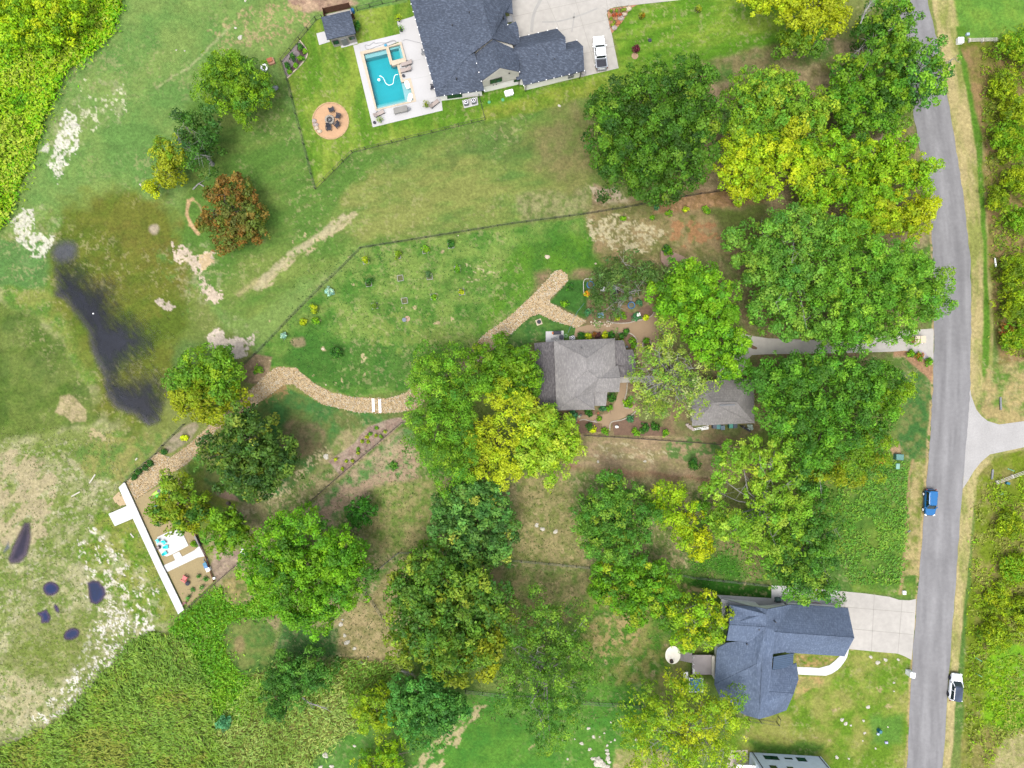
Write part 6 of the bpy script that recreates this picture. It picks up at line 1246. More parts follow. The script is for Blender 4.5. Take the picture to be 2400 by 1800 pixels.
def suv(label, px, py, ang, body, roofm, z0=.03, L=4.75, rim=None, roofc=None):
    t = placev('parked_car', label, 'car', px, py, ang); t.location.z = z0; f, b_ = L/2, -L/2
    m = MB(); m.rings([plan(f-.15, b_+.12, .80, .22, 5), plan(f-.03, b_+.02, .90, .36, 5, ef=3.6), plan(f, b_, .94, .58, 5, ef=3.6), plan(f-.05, b_+.02, .95, .8, 5, ef=3.6), plan(f-.14, b_+.06, .92, .96, 5, ef=3.6), plan(f-.3, b_+.12, .86, 1.04, 5, ef=3.6)])
    m.build('body', body, t, local=True, smooth=False)
    m = MB(); m.rings([plan(f-1.15, b_+.1, .87, 1.0, 6), plan(f-1.75, b_+.22, .76, 1.42, 6), plan(f-1.95, b_+.32, .70, 1.6, 6)]); m.build('windows', M_glassd, t, local=True)
    m = MB(); m.rings([plan(f-1.86, b_+.24, .74, 1.55, 6), plan(f-1.95, b_+.27, .73, 1.66, 6), plan(f-2.05, b_+.4, .64, 1.70, 6)]); m.build('roof', roofm, t, local=True)
    m = MB()
    for s_ in (-1, 1):
        m.cyl((s_*.85, f-1.2, 1.02), (s_*.73, f-1.93, 1.6), .045, n=6); m.cyl((s_*.86, b_+.3, 1.02), (s_*.72, b_+.42, 1.6), .09, n=6); m.cyl((s_*.875, -.35, 1.0), (s_*.735, -.4, 1.6), .04, n=6)
    m.build('pillar', body, t, local=True)
    for s_ in (-1, 1):
        m = MB(); m.box((s_*1.03, f-1.45, 1.05), (.2, .14, .14)); m.build('mirror', body if not rim else M_black, t, local=True)
        m = MB(); m.box((s_*.7, f-.12, .74), (.34, .2, .13), rz=-s_*.35); m.build('headlight', M_white, t, local=True)
        m = MB(); m.box((s_*.8, b_+.08, .92), (.22, .16, .2)); m.build('tail_light', M_redl, t, local=True)
        m = MB(); m.cyl((s_*.62, -.1-.9, 1.72), (s_*.62, .75-.3, 1.72), .022, n=5); m.build('roof_rail', M_grey, t, local=True)
    m = MB(); m.box((0, f-.04, .5), (1.1, .1, .2)); m.build('grille', M_black, t, local=True)
    wheels(t, .92, (f-.95, b_+.95), .37, rim); return t
M_glassd = flat('car_glass', (20, 46, 44), .06)
M_redl = flat('red_lamp', (150, 30, 30), .3)
M_cblue = flat('blue_car_paint', (24, 132, 208), .25, .15, noise=[(.8, .97, 1.03, 2)])
M_cwhite = flat('white_car_paint', (.62, .64, .66), .25, raw=True, noise=[(.8, .98, 1.02, 2)])
M_croof = flat('black_glass_roof', (66, 84, 112), .1, noise=[(.9, .7, 1.3, 2)])
suv('blue car with silver wheels parked on the left edge of the road', 2173.5, 1175.5, 178, M_cblue, M_cblue, L=4.55)
suv('white car with a black roof and dark wheels parked on the east verge', 2233, 1606, -6, M_cwhite, M_croof, z0=.0, L=4.7, rim=M_dark)
# pickup
t = placev('pickup_truck', 'white pickup truck with an empty dark bed on the concrete drive', 'pickup truck', 1405, 129, 6); t.location.z = .05
f, b_ = 2.75, -2.75
m = MB(); m.rings([plan(f-.15, b_+.1, .86, .3, 6), plan(f, b_, .96, .5, 6, ef=4), plan(f, b_, .98, .78, 6, ef=4)]); 
m.rings([plan(f, .2, .98, .77, 5, ef=4), plan(f-.06, .2, .97, 1.0, 5, ef=4), plan(f-.28, .2, .88, 1.1, 5, ef=4)])
m.rings([plan(1.15, -1.15, .96, .77, 10), plan(1.1, -1.13, .94, 1.14, 10)]); m.build('body', M_cwhite, t, local=True)
m = MB(); m.rings([plan(1.2, -1.1, .9, 1.12, 8), plan(.45, -.92, .76, 1.66, 8), plan(.4, -.9, .74, 1.7, 8)]); m.build('windows', M_glassd, t, local=True)
m = MB(); m.rings([plan(.55, -.95, .78, 1.64, 7), plan(.45, -.92, .77, 1.76, 7), plan(.3, -.8, .66, 1.8, 7)]); m.build('roof', M_cwhite, t, local=True)
m = MB()
for s_ in (-1, 1):
    m.cyl((s_*.88, 1.12, 1.12), (s_*.75, .45, 1.68), .045, n=6); m.cyl((s_*.9, -1.06, 1.12), (s_*.75, -.9, 1.68), .07, n=6); m.cyl((s_*.9, .0, 1.12), (s_*.76, -.05, 1.68), .04, n=6)
m.build('pillar', M_cwhite, t, local=True)
m = MB()
for s_ in (-1, 1): m.box((s_*.9, -1.9, .98), (.14, 1.6, .42))
m.box((0, -2.66, .94), (1.84, .1, .42)); m.box((0, -1.2, 1.0), (1.8, .1, .46)); m.build('bed_wall', flat('silver_white', (206, 214, 224), .35), t, local=True)
m = MB(); m.box((0, -1.93, .8), (1.64, 1.4, .05))
for k in range(6): m.box((-.6+.24*k, -1.93, .835), (.06, 1.38, .02))
m.build('bed_floor', M_dark, t, local=True)
m = MB(); m.box((0, -2.8, .5), (1.7, .16, .18)); m.box((0, -2.73, 1.0), (.4, .04, .1)); m.build('bumper', M_grey, t, local=True)
for s_ in (-1, 1):
    m = MB(); m.box((s_*1.12, .98, 1.14), (.24, .12, .18)); m.build('mirror', M_cwhite, t, local=True)
    m = MB(); m.box((s_*.92, -2.73, .95), (.12, .1, .3)); m.build('tail_light', M_redl, t, local=True)
    m = MB(); m.box((s_*.8, f-.08, .85), (.3, .14, .16)); m.build('headlight', M_white, t, local=True)
wheels(t, .95, (1.75, -1.8), .4)
# golf cart
t = placev('golf_cart', 'golf cart with a cream canopy at the mouth of the long drive', 'golf cart', 2147, 797, -90); t.location.z = .05
M_cream = flat('cream_canopy', (252, 232, 200), .5)
m = MB(); m.rings([plan(1.25, -1.2, .5, .25, 6), plan(1.3, -1.25, .58, .5, 6), plan(1.15, -1.2, .55, .62, 6)]); m.box((0, .95, .75), (1.0, .45, .3), rx=.5); m.build('body', M_cream, t, local=True)
m = MB(); m.box((0, -.15, .75), (1.05, .5, .16)); m.box((0, -.45, 1.0), (1.05, .12, .45)); m.box((0, -.95, .72), (1.0, .45, .14)); m.build('seat', M_terra, t, local=True)
m = MB()
for x in (-.5, .5):
    m.cyl((x, .75, .8), (x, .45, 1.85), .025, n=6); m.cyl((x, -1.1, .7), (x, -1.05, 1.85), .025, n=6)
m.build('canopy_post', M_black, t, local=True)
m = MB(); m.rings([plan(.55, -1.25, .58, 1.84, 8), plan(.55, -1.25, .6, 1.9, 8), plan(.5, -1.2, .54, 1.93, 8)]); m.build('canopy', M_cream, t, local=True)
m = MB(); m.cyl((0, .5, 1.0), (0, .3, 1.1), .2, n=12); m.build('steering_wheel', M_black, t, local=True)
m = MB(); m.box((0, -.42, 1.94), (1.12, .06, .02)); m.build('canopy_seam', M_black, t, local=True)
wheels(t, .56, (.85, -.85), .24)

# ---------------- garden furniture (local) ----------------
def chair(name, label, px, py, ang, mat, group, z=.05, s=1.0, cush=None):
    t = placev(name, label, 'chair', px, py, ang); t.location.z = z
    m = MB(); m.box((0, .05*s, .38*s), (.56*s, .56*s, .06), rx=.12)
    for k in range(5): m.box(((k-2)*.11*s, .05*s, .42*s), (.09*s, .54*s, .02), rx=.12)
    m.build('seat', cush or mat, t, local=True)
    m = MB(); m.box((0, -.36*s, .72*s), (.56*s, .05, .75*s), rx=.42); m.build('backrest', mat, t, local=True)
    for k in (-1, 1):
        m = MB(); m.box((k*.34*s, .02, .6*s), (.12*s, .72*s, .04)); m.build('armrest', mat, t, local=True)
        for yy in (.3, -.26):
            m = MB(); m.box((k*.31*s, yy*s, .29*s), (.06, .08, .58*s)); m.build('leg', mat, t, local=True)
    return t
g = 'teal chairs on the white lake terrace'
chair('garden_chair', 'teal chair at the upper left of the terrace group', 372.7, 1266.5, 115, M_teal, g, .12, .74)
chair('garden_chair', 'teal chair second from the top, turned diagonally on the terrace', 387.7, 1270, -140, M_teal, g, .12, .74)
chair('garden_chair', 'teal chair third from the top, right of the barrel fire pit', 393, 1280.7, -90, M_teal, g, .12, .74)
chair('garden_chair', 'lowest teal chair on the terrace', 390.4, 1295, -60, M_teal, g, .12, .74)
chair('garden_chair', 'coral red chair alone on the sand', 436.3, 1354, 60, M_red, None, .02, 1.25)
g = 'dark chairs in the fire circle'
for (x, y, a, lb) in [(779, 260, -160, 'dark chair at the top of the fire circle'), (794, 274.5, -105, 'dark chair right of the fire ring'), (791, 295.6, -45, 'dark chair lower right of the fire ring'), (772, 302.4, 5, 'dark chair below the fire ring')]:
    chair('fire_chair', lb, x, y, a+180, M_dark, g, .05, 1.15)
chair('patio_chair', 'grey chair under the edge of the slate roof on the pool deck', 994, 125, 90, M_grey, None, .06, 1.1)
chair('patio_chair', 'dark blue chair further down against the house on the pool deck', 1015, 207, 90, M_dark, None, .06, 1.1)
def lounger(label, px, py, ang, mat=M_cush, frame=M_black):
    t = placev('sun_lounger', label, 'sun lounger', px, py, ang); t.location.z = .06
    m = MB(); m.box((0, .3, .34), (.62, 1.3, .1)); m.build('cushion', mat, t, local=True)
    m = MB(); m.box((0, -.62, .55), (.62, .75, .1), rx=-.6); m.build('backrest', mat, t, local=True)
    m = MB(); 
    for k in (-1, 1): m.box((k*.34, .1, .28), (.05, 1.9, .05)); m.box((k*.36, -.15, .5), (.07, .4, .05))
    m.build('frame', frame, t, local=True)
    for k in (-1, 1):
        for yy in (.85, -.6): m = MB(); m.box((k*.34, yy, .14), (.05, .05, .28)); m.build('leg', frame, t, local=True)
    return t
lounger('upper beige lounger by the corner of the spa', 954, 151, 103); lounger('lower beige lounger of the pair by the spa', 952.6, 165.5, 103)
lounger('cream lounger at the lower left corner of the pool deck', 889, 268.5, -62); lounger('wide beige lounger by the leafy pot near the house corner', 1017.7, 246, -50)
for (x, y, a, lb) in [(954.5, 198, 20, 'white ledge lounger at the top of the pool shelf'), (961.5, 228, -10, 'white ledge lounger at the lower end of the pool shelf')]:
    t = placev('pool_lounger', lb, 'pool lounger', x, y, a); t.location.z = -.28
    m = MB(); m.rings([plan(.75, -.65, .38, 0, 3), plan(.8, -.7, .42, .22, 3), plan(.6, -.75, .36, .42, 3)]); m.box((0, -.6, .5), (.62, .5, .14), rx=-.6); m.build('seat_shell', M_white, t, local=True)
t = placev('covered_table', 'long grey covered table below the pool on the deck', 'table', 940.4, 261, 13); t.location.z = .06
m = MB(); m.rings([plan(.55, -.5, 1.2, .55, 9), plan(.52, -.47, 1.17, .74, 9), plan(.48, -.43, 1.12, .78, 9)]); m.build('cover', flat('grey_cover', (168, 166, 160), .9), t, local=True)
for k in (-1, 1):
    for yy in (-.4, .4): m = MB(); m.box((k*1.1, yy, .28), (.07, .07, .56)); m.build('leg', M_grey, t, local=True)
t = placev('patio_chair', 'folded grey chair tucked at the right end of the covered table', 'chair', 958, 258, 20); m = MB(); m.box((0, 0, .45), (.5, .5, .05)); m.box((.25, 0, .7), (.05, .5, .5)); m.build('seat', M_grey, t, local=True)
m = MB()
for a_, c_ in ((-.2, -.2), (.2, -.2), (-.2, .2), (.2, .2)): m.box((a_, c_, .25), (.04, .04, .45))
m.build('leg', M_grey, t, local=True)
def pot(label, x, y, r, h, plant=None, pm=M_dark, z=.06, ph=.9):
    gx_, gy_, _ = G(x, y); t = thing('potted_plant' if plant else 'pot', (gx_, gy_, z), label, 'potted plant' if plant else 'pot')
    m = MB(); m.rings([[(math.cos(a)*q, math.sin(a)*q, zz) for a in [k*math.pi/7 for k in range(14)]] for q, zz in ((r*.65, 0), (r*.95, h*.5), (r, h*.95), (r*.8, h), (r*.75, h*.8))]); m.build('pot', pm, t, local=True)
    if plant:
        n = 130; a = rng.uniform(0, 6.28, n); q = rng.uniform(0, 1, n); rr = q*r*2.2; zz = h+ph*(.2+.9*np.sqrt(1-q*.8)*rng.uniform(.4, 1, n))
        V = leaf_quads(np.stack([gx_+np.cos(a)*rr, gy_+np.sin(a)*rr, z+zz], -1), unit(rng.normal(size=(n, 3))+[0, 0, .6]), .14, 3)
        quads_object('foliage', V, hsvj(np.repeat(cl(plant)[None], n, 0), n, .25), M_leaf, t)
    return t
pot('dark pot with a yellow-green plant at the top corner of the pool deck', 935.5, 49, .3, .55, (150, 180, 20)); pot('dark pot with a green plant on the deck edge below the yellow one', 941, 73, .3, .5, (96, 150, 30))
pot('leafy olive pot beside the wide beige lounger', 1000, 249.5, .32, .45, (120, 136, 20), flat('green_pot', (110, 150, 60), .8)); pot('thin leaved potted plant at the bottom tip of the deck', 892.4, 285, .25, .35, (120, 156, 50), M_grey); pot('small round blue-black pot at the bottom tip of the deck', 878.5, 289, .25, .4)
x, y, _ = G(946.6, 180); t = thing('side_table', (x, y, .06), 'round dark side table by the lower spa lounger', 'table'); m = MB(); m.cyl((0, 0, .4), (0, 0, .46), .25, n=18); m.build('table_top', M_dark, t, local=True); m = MB(); m.cyl((0, 0, 0), (0, 0, .4), .05, n=8); m.cyl((0, 0, 0), (0, 0, .03), .16, n=12); m.build('leg', M_dark, t, local=True)
def single(name, label, cat, mb, mat, px, py, group=None):
    b = G(px, py); o = mb.build(name, mat, base=(b[0], b[1], 0)); return tag(o, label, cat, group)
def path3(pts, z): return [(*G(x, y)[:2], z) for x, y in pts]
def smooth(pts, n=5):
    out = []; P = [pts[0]]+list(pts)+[pts[-1]]
    for i in range(1, len(P)-2):
        for k in range(n):
            t = k/n; q = [0.5*((2*P[i][j])+(-P[i-1][j]+P[i+1][j])*t+(2*P[i-1][j]-5*P[i][j]+4*P[i+1][j]-P[i+2][j])*t*t+(-P[i-1][j]+3*P[i][j]-3*P[i+1][j]+P[i+2][j])*t**3) for j in (0, 1)]
            out.append(tuple(q))
    return out+[pts[-1]]
m = MB(); m.tube(path3(smooth([(989, 102), (975, 99), (960, 95), (951, 93.5), (944, 96)]), .1), .03); single('garden_hose', 'grey hose from the house wall to the spa', 'hose', m, M_grey, 965, 96)
m = MB(); m.tube(path3(smooth([(927, 99), (922, 95), (915, 97), (905, 101), (890, 101), (880, 103), (876, 100), (866, 107), (858, 106), (856, 110), (860, 116), (870, 115), (882, 110), (900, 104), (915, 99), (926, 96), (928, 100)]), .1), .028); single('garden_hose', 'looped grey hose lying above the pool coping', 'hose', m, M_grey, 880, 105)
m = MB(); m.tube(path3(smooth([(889, 178), (893, 178), (899, 184), (903, 193), (908, 198), (914, 199), (921, 195), (923, 184), (926, 176), (933, 174)]), -.05), .05); m.cyl(G(888, 187, -.2), (G(888, 187)[0], G(888, 187)[1], .02), .22, n=12); single('pool_cleaner', 'white curved hose of the pool cleaner floating in the pool', 'pool cleaner', m, M_white, 910, 190)
m = MB(); m.cyl(G(904, 107), (*G(904, 107)[:2], .25), .28, .22, 14); single('pool_float', 'light blue and white chlorine floater on the coping by the spa', 'float', m, flat('sky_blue', (70, 184, 230), .4), 904, 107)
# fire circle
m = MB(); pc_ = orient([G(*p)[:2] for p in ell(775, 283.5, 41, 42, 0, 40)]); m.prism(pc_, -.05, .03); o = m.build('fire_circle', flat('pink_sand', (236, 190, 146), .95, noise=[(.8, .93, 1.05, 4), (5, .92, 1.06, 3)]), base=G(775, 283.5)); tag(o, kind='structure')
t = thing('stone_edging', G(775, 283.5), 'ring of flat tan stones edging the fire circle', 'edging')
m = MB()
for k in range(76):
    a = 2*math.pi*k/76; x, y, _ = G(775, 283.5); m.box((x+math.cos(a)*3.05, y+math.sin(a)*3.1, .06), (.22, .2+rnd.random()*.06, .12), rz=a+rnd.uniform(-.2, .2))
m.build('edging_stones', flat('tan_stone', (226, 190, 140), .9, noise=[(3, .8, 1.15, 3)]), t)
x, y, _ = G(773.6, 282); t = thing('fire_ring', (x, y, .03), 'round grey stone fire ring in the middle of the sandy circle', 'fire pit')
m = MB()
for lv in range(2):
    for k in range(14): a = 2*math.pi*(k+.5*lv)/14; m.box((math.cos(a)*.66, math.sin(a)*.66, .1+.19*lv), (.3, .26, .18), rz=a)
m.build('stone_wall', flat('grey_stone', (196, 186, 172), .9, noise=[(4, .8, 1.15, 2)]), t, local=True)
m = MB(); m.cyl((0, 0, 0), (0, 0, .12), .5, n=18); m.build('ash_bed', M_black, t, local=True)
m = MB()
for k in range(5): a = k*1.25; m.cyl((math.cos(a)*.3, math.sin(a)*.3, .16), (-math.cos(a+.4)*.25, -math.sin(a+.4)*.25, .28), .05, n=7)
m.build('firewood', M_grey, t, local=True)
for k, (x, y, r) in enumerate([(737, 284, .42), (740.5, 293, .48), (742.6, 301, .42), (749.3, 308.5, .42)]):
    m = MB(); c = G(x, y); m.blob((c[0], c[1], .16), r, k, .2, (1, .8, .55)); single('boulder', ['topmost boulder on the left rim of the fire circle', 'second boulder down the left rim of the fire circle', 'third boulder down the left rim of the fire circle', 'lowest boulder on the left rim of the fire circle'][k], 'boulder', m, M_beige if k > 1 else M_terra if 0 else M_cush, x, y, 'boulders on the fire circle rim')
# planted bed by the fence
slab('gravel_bed', [(660.5, 142), (703, 96), (716, 112), (721, 124), (718, 136), (706, 152), (690, 168), (674, 184), (668, 172)], flat('grey_gravel', (150, 138, 138), .95, noise=[(4, .8, 1.2, 3), (12, .85, 1.15, 2)]), .05)
slab('mulch_bed', [(697, 106), (704, 103), (714, 114), (717, 126), (708, 144), (692, 162), (678, 172), (676, 166), (690, 150), (700, 136), (703, 125), (696, 118)], flat('mulch', (84, 64, 56), .95), .07)
t = thing('stone_edging', G(715, 135), 'tan stone edging along the curved garden bed by the fence', 'edging'); m = MB(); q = path3(smooth([(703, 95), (716, 112), (721, 124), (718, 136), (706, 152), (690, 168), (674, 184)], 8), .08)
for a, b in zip(q[:-1], q[1:]): m.box((Vector(a)+Vector(b))/2, ((Vector(b)-Vector(a)).length*.9, .16, .16), rz=math.atan2(b[1]-a[1], b[0]-a[0])+rnd.uniform(-.15, .15))
m.build('edging_stones', M_beige, t)
for x, y, r, h, lb in [(703, 111, 6.5, 1.4, 'dark bush at the top of the curved bed'), (714, 120, 5.5, .7, 'light green shrub right of the top bush in the curved bed'), (687, 133, 7, 1.4, 'largest dark round bush in the curved bed'), (706, 137, 7, .9, 'bright shrub in the centre of the curved bed'), (675.5, 155, 6, 1.2, 'dark bush nearest the fence corner in the curved bed'), (693.5, 154, 5, .7, 'low bright shrub in the lower part of the curved bed'), (679, 169, 4, .5, 'lowest little shrub in the curved bed')]:
    bush(lb, x, y, r, h, DKB if h > 1 else BRB, name='bed_shrub', leaf=.15, puff=.3, cat='shrub', group='shrubs in the curved bed')
# rock bed by the drive
slab('gravel_bed', [(1423, 26), (1430, 20), (1495, 11), (1477, 20), (1458, 52), (1441, 71), (1434, 79), (1428, 60)], flat('orange_mulch', (206, 150, 110), .95, noise=[(3, .75, 1.2, 3), (12, .85, 1.15, 2)]), .05)
for k, (x, y, r, lb) in enumerate([(1472, 22, .62, 'flat pale boulder at the top of the drive corner bed'), (1463, 34.5, .5, 'tan boulder second in the row by the lawn'), (1455.5, 43.5, .55, 'pinkish boulder third in the row by the lawn'), (1448, 54.5, .5, 'orange boulder fourth in the row by the lawn'), (1439.5, 66, .58, 'lowest pink boulder of the drive corner bed')]):
    m = MB(); c = G(x, y); m.blob((c[0], c[1], .15), r, 20+k, .22, (1, .75, .5)); single('boulder', lb, 'boulder', m, [M_beige, M_beige, M_cush, M_terra, M_cush][k], x, y, 'boulders edging the drive corner bed')
for k, (x, y) in enumerate([(1433, 27), (1445, 25), (1457, 25), (1465, 22), (1432, 44), (1440, 52), (1437, 59), (1445, 34), (1455, 34), (1437, 35)]):
    red = k in (7, 9, 8); bush(['low olive tuft', 'small rusty tuft'][red]+' in the orange bed at the drive corner', x, y, 4, .4, [((176, 90, 50), 3)] if red else [((116, 146, 30), 3)], name='ornamental_grass', leaf=.12, puff=.2, cat='grass tuft', group='rusty tufts in the drive corner bed' if red else 'olive tufts in the drive corner bed')
slab('driveway', [(1196, -80), (1800, -80), (1700, -16), (1587, 1), (1495.6, 10.8), (1440, 17), (1427, 22), (1422, 34), (1433.8, 80), (1450, 160), (1362.7, 180.4), (1300, 120), (1215, 110), (1190, 20)], M_conc, .05)
m = MB()
for a, b in [((1200, 40), (1430, -10)), ((1217, 95), (1430, 45)), ((1255, -60), (1310, 66)), ((1330, -60), (1400, 172)), ((1414, -60), (1424, 26)), ((1360, 128), (1443, 108))]: strip(m, a, b, .06, .056)
tag(m.build('paving_joint', flat('joint', (190, 186, 176), .9)), kind='structure')
m = MB(); 
M_tm = flat('tyre_mark', (196, 194, 188), .9)
m2 = MB(); q = path3(smooth([(1246, 76), (1248, 50), (1254, 25), (1266, 2), (1280, -30)], 8), .0565)
def ribbon(m, q, w_):
    L = []; R = []
    for i in range(len(q)):
        a = Vector(q[max(0, i-1)]); b = Vector(q[min(len(q)-1, i+1)]); d = (b-a).normalized(); n_ = Vector((-d.y, d.x, 0))*w_/2; p = Vector(q[i]); L.append(p+n_); R.append(p-n_)
    n = len(L); m.add(L+R, [(i, n+i, n+i+1, i+1) for i in range(n-1)])
ribbon(m2, q, .5); ribbon(m2, path3(smooth([(1340, 76), (1344, 50), (1346, 30)], 6), .0565), .2); ribbon(m2, path3(smooth([(1270, 52), (1310, 50), (1360, 36), (1400, 20)], 6), .0565), .25); tag(m2.build('tyre_mark', M_tm), kind='structure')
# small garden trees in mulch
for x, y, lb, pal in [(1503, 37, 'small sapling in a mulch disc nearer the drive bed', [((130, 130, 30), 3), ((170, 110, 40), 1)]), (1637, 21, 'small sapling in a mulch disc further right on the front lawn', [((120, 140, 30), 3)])]:
    m = MB(); c = G(x, y+3); m.cyl((c[0], c[1], 0), (c[0], c[1], .04), .35, n=16); single('mulch_disc', 'dark mulch round of the sapling '+('nearer the drive bed' if x < 1600 else 'further right on the front lawn'), 'mulch', m, flat('mulch', (74, 54, 48)), x, y+3)
    bush(lb, x, y, 4.5, 1.3, pal, name='sapling', cat='sapling')
m = MB(); c = G(1488, 131); m.cyl((c[0], c[1], 0), (c[0], c[1], .04), .58, n=18); single('mulch_disc', 'tan mulch circle below the purple shrub', 'mulch', m, flat('tan_mulch', (196, 160, 122)), 1488, 131)
m = MB(); c = G(1523, 94.4); m.cyl((c[0], c[1], 0), (c[0], c[1], .12), .34, .28, 16); single('tank_lid', 'round dark blue tank lid on the front lawn', 'lid', m, M_dark, 1523, 94)
for x, lb in [(1146.5, 'left'), (1178.5, 'right')]:
    m = MB(); c = G(x, 239.5 if lb == 'left' else 234); m.cyl((c[0], c[1], 0), (c[0], c[1], .08), .28, .25, 14); single('tank_lid', lb+' one of two round green lids in the grass south of the slate house', 'lid', m, flat('green_lid', (90, 190, 130)), x, 237)
def ac(label, px, py, z=.1, s=1.0):
    t = placev('air_conditioner', label, 'air conditioner', px, py, 13); t.location.z = z
    m = MB(); m.rings([plan(.4*s, -.4*s, .4*s, 0, 6), plan(.4*s, -.4*s, .4*s, .8*s, 6)]); m.build('casing', M_grey, t, local=True)
    m = MB(); m.cyl((0, 0, .8*s), (0, 0, .84*s), .31*s, n=18); m.build('fan_guard', M_dark, t, local=True)
    m = MB(); m.disc((0, 0), .34*s, .29*s, .8*s, .87*s); m.cyl((0, 0, .84*s), (0, 0, .9*s), .08*s, n=8); m.build('fan_ring', M_rim, t, local=True)
slab('equipment_pad', [(1083, 236), (1119, 227), (1121, 246), (1088, 254)], M_concw, .1)
ac('left air conditioner of the pair on the pad south of the slate house', 1092.8, 244); ac('right air conditioner of the pair on the pad south of the slate house', 1110.7, 240)
t = placev('white_box', 'white rectangular box on the grass beside the gable wall', 'box', 1193, 220, 15); m = MB(); m.rings([plan(.42, -.42, .72, 0, 9), plan(.42, -.42, .72, .6, 9)]); m.build('case', M_white, t, local=True); m = MB(); m.rings([plan(.46, -.44, .76, .6, 9), plan(.4, -.3, .6, .7, 9)]); m.build('lid', M_white, t, local=True)
m = MB(); c = G(1367, 172); m.torus((c[0], c[1], .3), .38, .05); single('hose_reel', 'coiled hose at the south-east corner of the garage wing', 'hose', m, M_grey, 1367, 172)
slab('patio', [(741.5, 78.7), (760, 74), (774, 97.7), (748.3, 105.8)], M_concw, .06); slab('patio', [(797.8, 100.4), (835.8, 91), (838.5, 102.7), (799.9, 112.6)], M_concw, .062)
# meadow oddments beside the olive tree
t = placev('stone_oven', 'small pink brick stack outside the fence near the olive tree', 'brick stack', 637, 146, 20); m = MB(); m.box((0, 0, .25), (1.1, 1.0, .5)); m.box((-.1, .1, .6), (.8, .6, .25)); m.build('bricks', flat('pink_brick', (224, 168, 136), .9, noise=[(5, .8, 1.15, 1)]), t, local=True); m = MB(); m.box((-.1, .1, .76), (.9, .7, .08)); m.build('slab', M_terra, t, local=True)
m = MB(); c = G(620, 159); m.torus((c[0], c[1], .15), .5, .16); single('stone_ring', 'white round ring beside the pink brick stack', 'ring', m, M_white, 620, 159)
m = MB(); c = G(646, 207); m.blob((c[0], c[1], .2), .5, 3, .2, (1, 1, .6)); single('boulder', 'grey boulder half under the right edge of the olive tree', 'boulder', m, M_grey, 646, 207)
for k, (x, y, r) in enumerate([(563, 88, .4), (552, 66, .22), (413.5, 117.5, .13), (433, 119.5, .13), (575, 2, .2), (330, 433, .25), (1311, 248, .25)]):
    m = MB(); c = G(x, y); m.blob((c[0], c[1], .03), r, 70+k, .35, (1, 1, .4)); single('stone', 'pale stone lying on the north meadow grass', 'stone', m, M_rock, x, y, 'loose stones on the north meadow')
m = MB(); m.tube([G(452, 444, .1), G(466, 430, .35), G(478, 437, .2)], .12, 7); m.cyl(G(466, 430, .3), G(480, 422, .1), .07, .02, 6); single('fallen_branch', 'pale fallen branch below the dark sparse tree', 'branch', m, M_pale, 466, 432)

# ---------------- orchard ----------------
fr = [(950, 590, 'bush', YGB, .9), (1225, 545, 'bush', [((112, 150, 30), 3)], .8), (1463, 500, 'bush', BRB, .85), (1685, 455, 'bush', DKB, .9), (975, 785, 'bush', DKB, .85), (1248, 745, 0, 0, 0), (1500, 725, 'bush', [((70, 110, 70), 3), ((96, 130, 80), 2)], .6), (1740, 665, 'bush', BRB, .5), (1027, 985, 'bush', [((90, 130, 40), 3)], .4), (1285, 940, 0, 0, 0), (1535, 905, 'bush', BRB, .4), (1778, 865, 'bush', YGB, .4)]
rows = ['top row', 'middle row', 'lower row']
labs = [('leftmost', 0), ('second', 0), ('third', 0), ('rightmost', 0), ('leftmost', 1), ('second', 1), ('third', 1), ('rightmost', 1), ('leftmost', 2), ('second', 2), ('third', 2), ('rightmost', 2)]
for k, (zx, zy, kind, pal, r) in enumerate(fr):
    px, py = 600+zx/T, 450+zy/T; full = kind and r > .55
    t = placev('planter_frame', '%s white timber square in the %s of the orchard%s' % (labs[k][0], rows[labs[k][1]], '' if kind else ', left empty'), 'planter', px, py+(2 if full else 0), 9); tag(t, group='white planter squares in the orchard')
    m = MB()
    for a, b, sx, sy in ((0, .48, 1.0, .06), (0, -.48, 1.0, .06), (.48, 0, .06, .9), (-.48, 0, .06, .9)): m.box((a, b, .1), (sx, sy, .2))
    m.build('frame', flat('worn_white', (206, 208, 200), .8), t, local=True); m = MB(); m.box((0, 0, .03), (.96, .96, .06)); m.build('soil', flat('soil', (110, 116, 60), .95), t, local=True)
    if kind: bush('%s fruit sapling in the %s of the orchard squares' % (labs[k][0], rows[labs[k][1]]), px-(1 if full else 0), py-(2 if full else 0), 9*r/.85, 1.4*r+.2, pal, name='fruit_sapling', cat='sapling', group='fruit saplings in the orchard', asp=2.6)
m = MB(); c = G(948, 750); m.cyl((c[0], c[1], 0), (c[0], c[1], .35), .33, .36, 14); single('bucket', 'blue-grey bucket by a sandy spot in the orchard', 'bucket', m, flat('blue_grey', (120, 136, 156)), 948, 750)
m = MB(); c = G(955, 747); m.cyl((c[0], c[1], 0), (c[0], c[1], .05), .48, n=16); single('sand_patch', 'round sandy spot next to the blue-grey bucket', 'sand', m, flat('tan_mulch', (196, 160, 122)), 955, 747)
for k, (x, y, r) in enumerate([(757, 818, .3), (941, 721, .15), (1283, 602, .45), (1396, 618, .2), (764, 902, .15), (1074, 552, .12)]):
    m = MB(); c = G(x, y); m.blob((c[0], c[1], .03), r, 90+k, .3, (1, .8, .35)); single('stone', 'tan stone lying on the orchard lawn', 'stone', m, M_beige, x, y, 'loose stones on the orchard lawn')
